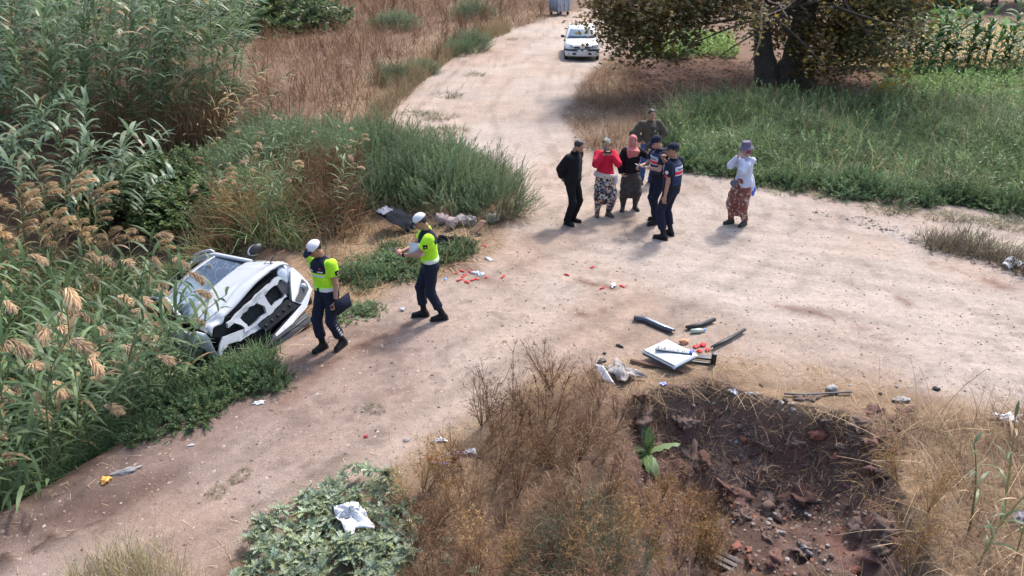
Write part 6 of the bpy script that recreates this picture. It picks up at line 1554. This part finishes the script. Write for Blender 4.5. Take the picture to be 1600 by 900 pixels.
# --- wheeled rubbish container at the head of the track
ZINC = mat('zinc_steel', (.30, .335, .39), .5, .35, var=.2, scale=4)
p_ = at(874, 23)
du = empty('rubbish_container', (p_[0], p_[1], 0), R(38), 'blue-grey wheeled steel rubbish container beside the track at the top of the photo', 'container')
mb = MB(); mb.box((0, 0, .70), (1.02, .92, .95), taper=1.12); bevel(mb.obj('tub', ZINC, du), .03)
for sx in (-1, 1):
    for y in (-.3, 0, .3): mb = MB(); mb.box((sx * .55, y, .70), (.05, .05, .80), roty(R(sx * 3.4))); mb.obj('rib', ZINC, du)
for k in (-.35, 0, .35): mb = MB(); mb.box((k, -.49, .70), (.05, .05, .80), rotx(R(3))); mb.obj('rib', ZINC, du)
mb = MB(); mb.lathe([(.54, -.55), (.54, .55)], 20, roty(R(90))); V, F = mb.arrays(); V[:, 2] = np.maximum(V[:, 2], -.02) * .45; link('lid', mesh('lid', V + [0, 0, 1.19], F, smooth=True), du, ZINC)
for sx in (-1, 1):
    for sy in (-1, 1):
        w_ = MB(); w_.lathe([(.03, -.03), (.10, -.03), (.10, .03), (.03, .03)], 14, roty(R(90)), (sx * .40, sy * .34, .10)); wo = w_.obj('wheel', RUBBER, du)
        mb = MB(); mb.box((sx * .40, sy * .34, .19), (.08, .12, .08)); mb.obj('bracket', ZINC, wo)
mb = MB(); mb.tube([(-.4, -.52, .95), (.4, -.52, .95)], .02, 6); mb.obj('handle', ZINC, du)
# ------------------------------------------------------------------ litter, wreckage and stones
def crumple(seed, size, amp=.35, n=14, flat=1.0):
    r_ = np.random.default_rng(seed)
    th = np.linspace(0, np.pi, n); ph = np.linspace(0, 2 * np.pi, n * 2 + 1)[:-1]
    T, H_ = np.meshgrid(th, ph, indexing='ij')
    D = np.stack([np.sin(T) * np.cos(H_), np.sin(T) * np.sin(H_), np.cos(T)], -1)
    rad = np.ones(T.shape)
    for k in range(16):
        d = _n(r_.normal(size=3)); rad = np.minimum(rad, (r_.uniform(.5, 1.0)) / np.maximum(D @ d, .05) * 1.0) if k % 2 else rad + amp * .35 * np.sin(9 * (D @ d) + r_.random() * 6)
    rad = np.clip(rad, .35, 1.5) * (1 + amp * .3 * (r_.random(T.shape) - .5)); rad[0] = rad[0].mean(); rad[-1] = rad[-1].mean()
    P = D * rad[..., None] * np.asarray(size) * .5
    P[..., 2] *= flat
    k = n * 2; i, j = np.meshgrid(np.arange(n - 1), np.arange(k), indexing='ij')
    a = (i * k + j).ravel(); b_ = (i * k + (j + 1) % k).ravel()
    return P.reshape(-1, 3), np.stack([a, b_, b_ + k, a + k][::-1], 1)
def lump(name, label, cat, px, py, size, m_, seed, rz=None, group=None, lift=.3, amp=.35, smooth=False, n=12):
    V, F = crumple(seed, size, amp, n); p_ = drop(px, py)
    o = link(name, mesh(name, V, F, smooth=smooth), None, m_); o.location = p_ + [0, 0, size[2] * lift]
    o.rotation_euler = (0, 0, seed * 1.7 if rz is None else R(rz)); return tag(o, label, cat, group)
def film(name, label, cat, px, py, size, m_, seed, rz=0, lift=0.0, thick=.006, nr=9, na=44):
    """a crumpled bag or wrapper: thin film pulled into points and sharp folds"""
    r_ = np.random.default_rng(seed); s = np.linspace(0, 1, nr); th = np.linspace(0, 2 * np.pi, na + 1)
    S_, T = np.meshgrid(s, th, indexing='ij')
    rad = np.full(na + 1, .8)
    rad = rad * .75
    for k in range(6): a = r_.random() * 6.28; rad = rad + r_.uniform(.25, .8) * np.exp(-np.abs(np.angle(np.exp(1j * (th - a)))) / .22)
    ph = r_.random(6) * 6.28
    z = (1 - S_ ** 1.2) * (.40 + .3 * np.sin(T + ph[3])) + .28 * np.abs(np.sin(2.5 * T + ph[0] + 2.2 * S_)) * S_ ** .6 + .16 * np.abs(np.sin(5.5 * T + ph[1] - 3 * S_)) * S_ ** .6 + .10 * r_.random(S_.shape)
    z[:, -1] = z[:, 0]; z[0] = z[0].mean()
    x = np.cos(T) * S_ * rad; y = np.sin(T) * S_ * rad
    j = r_.normal(0, .03, S_.shape); j[:, -1] = j[:, 0]; j[0] = 0
    P = np.stack([(x + j) * size[0] * .55, (y - j) * size[1] * .55, z * size[2]], -1)
    mb = MB(); mb.grid(P); p_ = drop(px, py)
    o = mb.obj(name, m_, None); o.location = p_ + [0, 0, lift]; o.rotation_euler = (0, 0, R(rz)); solid(o, thick); return tag(o, label, cat)
def sheet(name, label, cat, pxs, h, m_, t=.012, zs=None, wob=.0, group=None, n=8, seed=0):
    """a flat piece lying on the ground, its four corners where the photograph shows them"""
    c = [at(px, py, z) for (px, py), z in zip(pxs, zs or [h] * 4)]
    r_ = np.random.default_rng(seed)
    o_ = sum(c) / 4; g = g1(o_[0], o_[1]); c = [q - o_ for q in c]
    wv = r_.normal(0, wob, (n + 1, n + 1)) if wob else np.zeros((n + 1, n + 1))
    mb = MB(); mb.grid(patch(c[0], c[1], c[3], c[2], n, n, lambda u, v: np.stack([0 * u, 0 * u, wv], -1)))
    o = mb.obj(name, m_, None); o.location = o_; solid(o, t); return tag(o, label, cat, group)
WBAG = mat('white_bag', (.52, .52, .54), .4, var=.06, scale=10, bump=.4, bscale=30)
SACK = mat('woven_sack', (.36, .33, .305), .8, scale=8, rgb2=(.24, .20, .18), bump=.5, bscale=50)
SACK2 = mat('pinkish_sack', (.27, .20, .185), .8, var=.2, scale=8, bump=.5, bscale=40)
REDPL = mat('red_lens', (.48, .010, .018), .5, var=.15, scale=30, spec=.2)
BRICK = mat('broken_brick', (.20, .075, .05), .9, var=.3, scale=14, bump=.5, bscale=60)
STONE = mat('pale_stone', (.30, .27, .25), .9, var=.25, scale=10, bump=.5, bscale=40)
STONED = mat('dark_stone', (.11, .078, .064), .9, var=.3, scale=10, bump=.5, bscale=40)
CONC = mat('broken_concrete', (.23, .215, .21), .9, var=.25, scale=9, bump=.5, bscale=50)
WOOD = mat('old_wood', (.40, .23, .13), .8, var=.3, scale=9, bump=.4, bscale=30)
TARP = mat('dark_tarpaulin', (.013, .015, .020), .9, var=.3, scale=5, bump=.4, bscale=9, spec=.08)
RUSTM = mat('rusty_wood', (.11, .05, .033), .9, var=.3, scale=12, bump=.4)
BLUEP = mat('blue_plastic', (.04, .25, .62), .4)
SILV = mat('crushed_can', (.62, .64, .68), .3, .7, var=.2, scale=30)
TRIM = mat('dark_blue_trim', (.018, .022, .045), .3, var=.2, coat=.6)
def strip_piece(name, label, pts, w, h, m_, cat='trim', lift=.03, group=None, second=None):
    p_ = [drop(*q) for q in pts]; c = p_[0].copy(); p_ = [q - c + [0, 0, lift] for q in p_]
    mb = MB(); Vs = []
    for i, q in enumerate(p_):
        t = _n(p_[min(i + 1, len(p_) - 1)] - p_[max(i - 1, 0)]); s_ = np.cross(t, [0, 0, 1]); k = 1 - .5 * abs(i / (len(p_) - 1) - .45)
        Vs.append([q + s_ * w * k, q + s_ * w * .55 * k + [0, 0, h], q - s_ * w * .55 * k + [0, 0, h * .8], q - s_ * w * k - [0, 0, .01]])
    mb.grid(np.array(Vs))
    o = mb.obj(name, m_, None); o.location = c; solid(o, .012); tag(o, label, cat, group)
    if second is not None:
        mb = MB(); mb.grid(np.array([[v[1] + [0, 0, .006], v[2] + [0, 0, .006]] for v in Vs[1:]])); solid(mb.obj('edge', second, o), .006)
    return o
# the torn-off white panel with the number plate lying on it
pw = [at(*q, .09 + d) for q, d in (((1002, 548), .03), ((1042, 530), .08), ((1091, 554), .10), ((1054, 574), .02))]
c = sum(pw) / 4; q = [x - c for x in pw]
pan = empty('torn_panel', tuple(c), 0, 'white torn-off car panel lying on the straw at the edge of the pit', 'car panel')
mb = MB(); mb.grid(patch(q[0], q[1], q[3], q[2], 12, 10, lambda u, v: np.stack([0 * u, 0 * u, .02 * np.sin(np.pi * u) * np.sin(np.pi * v) - .018 * (np.clip((v - .9) / .1, 0, 1) + np.clip((.06 - u) / .06, 0, 1))], -1))); solid(mb.obj('skin', PAINT, pan, True), .015)
mb = MB(); mb.tube([q[0] * .93 + [0, 0, .012], q[3] * .93 + [0, 0, .008]], .008, 6); mb.obj('seam', GREYP, pan)
mb = MB(); mb.grid(patch(q[0] * .97 - [0, 0, .05], q[1] * .97 - [0, 0, .05], q[3] * .97 - [0, 0, .05], q[2] * .97 - [0, 0, .05], 2, 2)); solid(mb.obj('lining', GREYP, pan), .01)
a, b_ = at(1079, 549.5, .20), at(1028, 543.5, .185)
ex = _n(b_ - a); nz_ = _n(np.cross(q[1] - q[0], q[3] - q[0])); nz_ = nz_ * np.sign(nz_[2]); nz_ = _n(nz_ - ex * (nz_ @ ex)); ey = np.cross(nz_, ex)
pc2 = (a + b_) / 2
plt = empty('number_plate', tuple(pc2), 0, 'white number plate with blue end band lying upside down on the torn-off panel', 'number plate')
Mp = np.stack([ex, ey, nz_], 1)
def pbox(nm, cx, cy, sx, sy, z, t, m_): mb = MB(); mb.box((cx, cy, z), (sx, sy, t)); V, F = mb.arrays(); return link(nm, mesh(nm, V @ Mp.T, F), plt, m_)
pbox('rim', 0, 0, .52, .112, -.004, .006, INK); pbox('face', 0.02, 0, .465, .100, .001, .006, PLATE); pbox('blue_band', -.236, 0, .044, .100, .0012, .006, PBLUE)
M4 = np.eye(4); M4[:3, :3] = Mp; M4[:3, 3] = Mp @ np.array([.022, -.004, .006]); text_mesh('lettering', '10 ACV 813', .108, plt, INK, M4, None, .80)
M4 = np.eye(4); M4[:3, :3] = Mp; M4[:3, 3] = Mp @ np.array([-.236, -.030, .006]); text_mesh('lettering', 'TR', .03, plt, PLATE, M4)
strip_piece('bumper_trim', 'dark blue and silver car trim strip lying alone on the track', [(990, 501), (1008, 503), (1032, 514), (1052, 522)], .06, .05, TRIM, second=SILV)
strip_piece('black_trim', 'black bent car trim piece lying behind the torn-off panel', [(1072, 516), (1092, 512), (1116, 503)], .035, .04, BLACKP)
strip_piece('black_strip', 'thin black strip pointing up from the red lamp pieces', [(1112, 548), (1135, 536), (1163, 520)], .025, .02, BLACKP, lift=.05)
strip_piece('rusty_board', 'rust-brown board lying under the front edge of the torn-off panel', [(985, 566), (1010, 572), (1040, 577), (1068, 584)], .035, .012, RUSTM, 'board')
strip_piece('black_hose', 'black hose lying along the rim of the pit', [(1225, 619), (1255, 620), (1290, 618), (1330, 616)], .008, .008, GREYP, 'hose')
bo = empty('bottle', tuple(drop(1090, 520) + [0, 0, .04]), R(10), 'pale plastic bottle with blue cap lying beyond the torn-off panel', 'bottle')
mb = MB(); mb.lathe([(.001, -.11), (.033, -.105), (.035, .04), (.014, .09), (.013, .10)], 12, roty(R(90))); mb.obj('bottle_body', mat('clear_plastic', (.40, .46, .36), .2, coat=.5), bo, True)
mb = MB(); mb.lathe([(.019, .09), (.019, .12), (.001, .12)], 10, roty(R(90))); mb.obj('cap', BLUEP, bo)
lump('brick', 'broken orange-brown brick beside the corner of the torn-off panel', 'brick', 1068, 537, (.20, .11, .09), mat('orange_brick', (.50, .24, .13), .9, var=.2, bump=.4), 4, 20, amp=.1)
for i, (px, py, s_) in enumerate(((1088, 543, .13), (1098, 540, .15), (1105, 548, .11), (1092, 550, .10))):
    tag(film('lamp_fragment', 'red broken lamp lens by the end of the number plate', 'lamp fragment', px, py, (s_ * 1.0, s_ * .7, .045), REDPL, 20 + i, 40 * i, nr=4, na=12), None, None, 'red lamp pieces by the panel')
br = empty('car_bracket', tuple(drop(1105, 570)), R(-12), 'black and grey broken plastic car bracket right of the torn-off panel', 'bracket')
mb = MB(); mb.box((-.18, 0, .03), (.42, .05, .03)); mb.box((.08, .02, .10), (.07, .06, .20), rotx(R(12))); bevel(mb.obj('frame', BLACKP, br), .006)
mb = MB(); mb.box((.08, .055, .12), (.05, .02, .14)); mb.box((-.05, .10, .06), (.22, .10, .03)); bevel(mb.obj('insert', GREYP, br), .006)
film('sack', 'torn white-grey sack lying at the top of the pit edge', 'sack', 970, 588, (.56, .36, .26), SACK, 7, -20)
sheet('foam_board', 'bright white sheet leaning on the torn sack', 'board', [(928, 568), (942, 571), (960, 600), (942, 594)], .05, WBAG, .015, [.06, .14, .16, .05])
for i, (px, py, s_, lb) in enumerate(((940, 565, (.16, .1, .06), 'black broken car piece left of the torn sack'), (968, 542, (.14, .05, .05), 'small black car piece lying above the torn sack'), (945, 553, (.07, .06, .04), 'tiny black fragment on the straw above the torn sack'), (1463, 609, (.11, .07, .05), 'black fragment lying on the pale track at the right'), (1405, 418, (.0, .0, .0), ''))):
    if lb: lump('car_fragment', lb, 'fragment', px, py, s_, BLACKP, 30 + i)
film('wrapper', 'blue and white wrapper just below the torn-off panel', 'wrapper', 1036, 601, (.10, .07, .04), mat('blue_white_wrapper', (.55, .58, .75), .4, rgb2=(.08, .10, .45), scale=25), 41)
film('wrapper', 'crumpled grey-blue wrapper hanging on the top of the pit wall', 'wrapper', 1145, 614, (.12, .09, .07), mat('grey_wrapper', (.40, .43, .50), .4, var=.3, scale=30), 42)
film('wrapper', 'orange and blue wrapper in the dry grass beside the track', 'wrapper', 682, 722, (.24, .12, .07), mat('orange_wrapper', (.72, .17, .05), .4, rgb2=(.32, .32, .50), scale=11, lo=.47, hi=.53), 43, -25)
film('wrapper', 'pale blue-white wrapper between the orange wrapper and the dead weeds', 'wrapper', 706, 712, (.17, .11, .06), WBAG, 44, 40)
film('wrapper', 'white crumpled wrapper at the foot of the dead weeds', 'wrapper', 737, 706, (.17, .10, .06), WBAG, 45, 20)
film('wrapper', 'pale flat wrapper behind the orange wrapper', 'wrapper', 690, 689, (.14, .08, .05), mat('pale_wrapper', (.55, .58, .62), .4, var=.2), 46)
film('white_bag', 'white plastic bag lying on the thistle patch', 'bag', 550, 826, (.50, .36, .22), WBAG, 51, -15, lift=.12)
film('white_bag', 'white bag at the far right end of the debris line', 'bag', 1580, 417, (.34, .28, .24), WBAG, 52, 10)
film('clear_bag', 'translucent white plastic bag on the dry slope at the right edge', 'bag', 1572, 659, (.30, .20, .14), mat('clear_bag_plastic', (.62, .58, .60), .25, rgb2=(.34, .27, .24), scale=26, lo=.45, hi=.6), 53, 20)
lump('rag', 'grey-blue rag in the dry grass at lower right', 'rag', 1590, 812, (.20, .12, .09), mat('grey_rag', (.20, .20, .25), .8, var=.3), 54)
film('paper_scrap', 'white scrap at the edge of the weeds near the track', 'paper', 405, 630, (.17, .08, .03), WBAG, 55, 25)
film('paper_scrap', 'small white scrap on the near track beside the reeds', 'paper', 299, 696, (.06, .05, .02), WBAG, 56)
film('paper_scrap', 'clear-white crumpled cup on the straw near the second officer', 'paper', 629, 485, (.09, .08, .06), WBAG, 57)
lump('orange_rag', 'orange crumpled thing at the edge of the near reeds', 'litter', 166, 752, (.14, .11, .08), mat('orange_plastic', (.62, .30, .06), .6, var=.3), 58)
lump('grey_slab', 'small grey flat stone at the foot of the near reeds', 'stone', 196, 738, (.32, .10, .05), CONC, 59, 28)
# red and silver wreckage strewn on the track
for i, (px, py) in enumerate(((712, 428), (718, 438), (724, 432), (728, 440), (735, 426), (722, 424), (745, 437), (738, 438), (786, 433), (760, 434), (731, 442), (757, 385), (726, 430))):
    tag(film('lamp_fragment', 'red shard of broken lamp strewn on the track behind an officer', 'lamp fragment', px, py, (.08 + .04 * (i % 3), .05, .025), REDPL, 60 + i, 30 * i, nr=3, na=9), None, None, 'red shards on the track')
for i, (px, py, lb) in enumerate(((752, 430, 'crushed silver part among the red shards'), (763, 406, 'silver scrap lying above the red shards'), (959, 447, 'grey-silver strip beside two red bits in mid-track'), (742, 427, 'pale scrap among the red shards'))):
    lump('silver_scrap', lb, 'scrap', px, py, (.20, .09, .06), SILV, 80 + i)
for i, (px, py) in enumerate(((972, 448), (941, 451), (886, 430), (925, 418))): lump('lamp_fragment', 'small red lamp bit lying in mid-track', 'lamp fragment', px, py, (.12, .05, .03), REDPL, 90 + i, None, 'red bits in mid-track')
lump('lamp_fragment', 'single red fragment on the near track below the second officer', 'lamp fragment', 572, 682, (.09, .05, .03), REDPL, 95)
lump('lamp_fragment', 'red piece on the straw between the two officers', 'lamp fragment', 608, 387, (.16, .08, .06), REDPL, 96)
lump('blue_cap', 'small blue scrap on the verge right of the second officer', 'scrap', 696, 437, (.10, .04, .03), BLUEP, 97)
film('dark_jacket', 'dark heap of cloth on the verge just behind the second officer', 'cloth', 694, 381, (.62, .34, .20), BLACKC, 98, 0)
# sandbags, board and tarpaulin at the foot of the shrubs
for i, (px, py, sx, m_, lb) in enumerate(((690, 350, .62, SACK2, 'pinkish sandbag at the left end of the row under the shrubs'), (706, 357, .60, SACK2, 'second sandbag of the row under the shrubs, half under the first'), (721, 352, .62, SACK, 'greyish sandbag in the middle of the row under the shrubs'), (735, 352, .55, SACK, 'grey-white sandbag just left of the brown board'), (768, 347, .70, SACK, 'long low sandbag right of the brown board'))):
    lump('sandbag', lb, 'sandbag', px, py, (sx * .52, .24, .25), m_, 110 + i, -14 + 9 * i, 'sandbags under the shrubs', .45, .12, True, 16)
sheet('brown_board', 'brown wooden board leaning on the sandbags', 'board', [(733, 362), (752, 343), (760, 345), (742, 366)], .1, WOOD, .03, [.04, .3, .3, .04])
sheet('board_foot', 'black plank end lying in front of the brown board', 'board', [(736, 364), (755, 364), (757, 368), (738, 369)], .04, BLACKP, .03)
sheet('tarpaulin', 'dark sagging tarpaulin between the wreck and the shrubs', 'tarpaulin', [(584, 330), (612, 322), (672, 352), (636, 362)], .2, TARP, .01, [.45, .35, .12, .05], .02)
sheet('tarpaulin_flap', 'blue-grey corner of sheet above the dark tarpaulin, coloured paler as if lit', 'tarpaulin', [(587, 329), (602, 322), (614, 329), (598, 335)], .4, mat('blue_grey_lit_tone', (.09, .10, .14), .7, var=.4, scale=14), .01, [.50, .48, .46, .5], .02)  # the flap's lit look is put into a paler blue-grey base colour
# stones one can pick out
ST = []
for k in range(6): V, F = crumple(130 + k, (.1, .08, .06), .25, 8); ST.append((V, F))
STM = [[mesh('stone', *s_) for s_ in ST] for _ in range(2)]
for me_, m_ in zip(STM, (STONE, STONED)):
    for x in me_: setmat(x, m_)
def stone(px, py, sc_, k, label, group=None, dark=0):
    p_ = drop(px, py); o = bpy.data.objects.new('stone', STM[dark][k % 6]); COL.objects.link(o); o.location = p_ + [0, 0, .015 * sc_]; o.scale = (sc_,) * 3; o.rotation_euler = (0, 0, k * 1.3); tag(o, label, 'stone', group)
stone(680, 692, 1.0, 0, 'pale stone on the straw above the flat wrapper'); stone(635, 688, .8, 1, 'grey pebble alone on the near track left of the straw'); stone(577, 741, .9, 2, 'pale round stone at the top of the thistle patch')
stone(1300, 609, 1.9, 3, 'large cream stone on the rim straw of the pit'); stone(1168, 627, .8, 4, 'small white stone on the pit wall'); stone(1063, 772, .9, 5, 'grey round stone low on the dark pit wall'); stone(573, 683, .5, 0, 'dark pebble in the near track', None, 1)
lump('concrete_piece', 'flat grey concrete piece on the rim right of the cream stone', 'concrete', 1405, 625, (.26, .13, .05), CONC, 140, 10)
r_ = np.random.default_rng(150)
for i in range(46):
    px, py = r_.uniform(1060, 1420), r_.uniform(600, 700)
    stone(px, py, r_.uniform(.35, .9), i, 'stone sticking out of the upper wall of the pit', 'stones in the pit wall', int(r_.random() < .6))
for i in range(44):
    px, py = (r_.uniform(1120, 1420), r_.uniform(790, 890)) if i % 2 else (r_.normal(1215, 35), r_.normal(810, 22))
    stone(px, py, r_.uniform(.35, .85), i, 'rubble stone on the floor of the pit', 'rubble on the pit floor', int(r_.random() < .8))
for i, (px, py, s_, lb) in enumerate(((1281, 683, (.16, .30, .16), 'tall broken red brick slab standing in the pit wall'), (1308, 716, (.20, .14, .12), 'broken red brick below the tall slab in the pit wall'), (1160, 682, (.16, .10, .08), 'reddish stone in the pit wall right of the broad-leaved plant'), (1150, 856, (.18, .13, .06), 'orange-red tile piece on the pit floor, the left of two'), (1168, 858, (.12, .07, .04), 'orange tile chip beside the larger tile piece on the pit floor'), (1338, 893, (.16, .09, .05), 'orange brick at the bottom edge of the pit floor'))):
    lump('brick_piece', lb, 'brick', px, py, s_, BRICK, 160 + i, None, None, .35, .2)
SOILM = mat('soil_clod', (.125, .082, .066), .95, var=.3, scale=8, bump=.7, bscale=26); SOILR = mat('red_soil_clod', (.13, .065, .05), .95, var=.3, scale=8, bump=.7, bscale=26)
CLD = [[setmat(mesh('clod', *crumple(240 + k, (.1, .085, .06), .5, 12), smooth=True), m_) for k in range(5)] for m_ in (SOILM, SOILR)]
for i in range(64):
    px, py = (r_.uniform(985, 1410), r_.uniform(618, 740)) if i < 38 else (r_.uniform(1090, 1420), r_.uniform(740, 880))
    p_ = drop(px, py); s_ = r_.uniform(.8, 3.2) if i % 3 else r_.uniform(2.5, 5.0)
    o = bpy.data.objects.new('earth_clod', CLD[int(r_.random() < .4)][i % 5]); COL.objects.link(o); o.location = p_ - [0, 0, .012 * s_]; o.scale = (s_ * 1.2, s_, s_ * .8); o.rotation_euler = (r_.normal(0, .4), r_.normal(0, .4), i * 1.1)
    tag(o, 'brown clod of earth breaking from the wall or floor of the pit', 'clod', 'earth clods in the pit')
lump('concrete_piece', 'light grey broken slab standing on the pit floor', 'concrete', 1260, 862, (.10, .20, .09), CONC, 170, 30)
lump('concrete_piece', 'grey curved shard left of the broken slab on the pit floor', 'concrete', 1218, 832, (.16, .06, .05), CONC, 171, -20)
OLDW = mat('weathered_wood', (.13, .11, .10), .9, var=.4, scale=7, bump=.5)
pk = empty('broken_timber', tuple(drop(1138, 886)), R(-38), 'grey weathered broken timber at the bottom of the pit', 'timber')
for k in range(3): mb = MB(); mb.box((.02 * k, -.06 + .06 * k, .04 + .03 * k), (.50 - .06 * k, .055, .035), rotx(R(14 * k))); bevel(mb.obj('plank', OLDW, pk), .006)
# dirt clods and small stones on the track, one by one where they show
cl_ = sample_poly(ROAD, 2600, seed=180); cl_ = cl_[(cl_[:, 1] < 16)][:170]
for i, (x, y) in enumerate(cl_):
    o = bpy.data.objects.new('dirt_clod', STM[1][i % 6]); COL.objects.link(o); s_ = r_.uniform(.15, .42); o.location = (x, y, g1(x, y) + .008 * s_); o.scale = (s_ * 1.4, s_, s_ * .8); o.rotation_euler = (0, 0, i); tag(o, 'small dark clod of dirt lying loose on the pale track', 'clod', 'clods on the track')
# the rest of the gravel, straw bits and lumps as one mass each
OC = np.array([(1, 0, 0), (0, 1, 0), (-1, 0, 0), (0, -1, 0), (0, 0, .7)], float); OF = np.array([[0, 1, 4, 4], [1, 2, 4, 4], [2, 3, 4, 4], [3, 0, 4, 4]])[:, :3]
def gravel(name, label, P, smin, smax, cols, seed):
    r_ = np.random.default_rng(seed); n_ = len(P); Q = P3(P)
    M = np.stack([rotz(a) for a in r_.random(n_) * 6.28]) * (.6 + .7 * r_.random((n_, 1, 3)))
    mass(name, label, bake((OC, OF, np.ones((5, 3))), Q, M, smin + (smax - smin) * r_.random(n_) ** 3, colmix(r_, n_, cols, .25)), STRAW)
rp = sample_poly(ROAD, 60000, seed=190); dn = np.random.default_rng(4).random(len(rp)); rp = rp[dn < np.clip(9.0 / rp[:, 1], 0, 1) ** 2]
gravel('gravel', 'fine gravel and crumbs of earth strewn over the track', rp[:14000], .006, .026, [(.35, .30, .26), (.30, .245, .205), (.10, .07, .058), (.20, .15, .12)], 191)
vp = np.concatenate([sample_poly(poly([(880, 180), (905, 130), (925, 120), (950, 190), (960, 250), (905, 235)]), 900, seed=193), sample_poly(poly([(1360, 340), (1450, 372), (1560, 395), (1620, 420), (1600, 440), (1480, 400), (1380, 365), (1260, 330)]), 620, seed=194)])
gravel('verge_rubble', 'loose grey stones and rubble along the track verge', vp, .012, .06, [(.34, .31, .29), (.22, .18, .16), (.11, .09, .075)], 195)
pp = sample_poly(PIT, 9000, seed=196); pp = pp[pp[:, 1] > 4.5]
gravel('pit_crumbs', 'crumbs of dark earth and broken brick in the pit', pp, .006, .035, [(.10, .066, .054), (.15, .105, .086), (.055, .036, .03), (.19, .08, .055), (.2, .17, .15)], 197)
r_ = np.random.default_rng(210); lp = sample_poly(poly([(960, 640), (1010, 604), (1110, 594), (1210, 622), (1330, 645), (1400, 700), (1390, 740), (1290, 720), (1150, 690), (1010, 700)]), 1500, seed=211); lp = P3(lp); n_ = len(lp)
mass('pit_litter', 'dead leaves, scraps and roots caught on the upper wall of the pit', [blades(lp + [0, 0, .01], r_.random(n_) * 6.28, .03 + .07 * r_.random(n_), .02 + .03 * r_.random(n_), .6 + 1.2 * r_.random(n_), .6, 1, colmix(r_, n_, [(.20, .13, .09), (.13, .085, .065), (.28, .20, .15), (.22, .20, .19)]), r_, 1.5, 'leaf'), grass(poly([(950, 640), (1010, 600), (1110, 590), (1210, 620), (1330, 642), (1400, 700), (1330, 665), (1200, 640), (1100, 612), (1010, 625)]), 1500, (.12, .45), .005, 1.7, 1.4, [(.22, .145, .09), (.30, .2, .12), (.13, .085, .06)], 4, 212, clump=.6)], DRY)
de = poly([(1440, 372), (1500, 378), (1600, 405), (1640, 425), (1620, 440), (1540, 408), (1450, 392)])
mass('roadside_debris', 'dark twigs and litter in a line along the right side of the track', [grass(de, 1400, (.15, .5), .014, 1.5, .5, [(.12, .10, .075), (.20, .15, .10), (.08, .065, .05)], 2, 198), grass(de, 260, (.2, .5), .010, .5, .5, [(.22, .14, .09), (.16, .15, .08)], 2, 199)], DRY)
sp = np.concatenate([sample_poly(ROAD, 26000, seed=200)]); sp = sp[(sp[:, 1] < 15) & (np.abs(sdpoly(ROAD, sp[:, 0], sp[:, 1])) < 1.6)]; r_ = np.random.default_rng(201); kp = r_.random(len(sp)) < np.exp(sdpoly(ROAD, sp[:, 0], sp[:, 1]) / .35); sp = P3(sp[kp]); n_ = len(sp)
mass('straw_bits', 'scattered bits of straw along the edges of the track', blades(sp + [0, 0, .012], r_.random(n_) * 6.28, .04 + .14 * r_.random(n_), .007, 1.45 + .15 * r_.random(n_), .2, 1, colmix(r_, n_, [(.40, .28, .17), (.30, .2, .12), (.48, .37, .24)]), r_, .4, 'stick'), STRAW)

# ------------------------------------------------------------------ labels of small groups: say which one by its place from the left
bpy.context.view_layer.update()
ORDW = ['leftmost', 'second from left', 'third from left', 'fourth from left', 'fifth from left', 'sixth from left', 'seventh from left', 'eighth from left', 'ninth from left', 'tenth from left', 'eleventh from left', 'twelfth from left',
        'twelfth from right', 'eleventh from right', 'tenth from right', 'ninth from right', 'eighth from right', 'seventh from right', 'sixth from right', 'fifth from right', 'fourth from right', 'third from right', 'second from right', 'rightmost']
groups = {}
for o in scene.objects:
    if o.parent is None and 'label' in o and 'group' in o: groups.setdefault(o['label'], []).append(o)
def pxof(o):
    d = np.array(o.matrix_world.translation) - [0, 0, CAM_H]
    return d[0] / (d @ _fw)
for lb, obs in groups.items():
    k = len(obs)
    if 2 <= k <= 24:
        obs.sort(key=pxof)
        for i, o in enumerate(obs):
            w_ = ORDW[i] if i < (k + 1) // 2 else ORDW[24 - (k - i)]
            words_ = lb.split()
            o['label'] = ' '.join(words_[:11]) + ', ' + w_
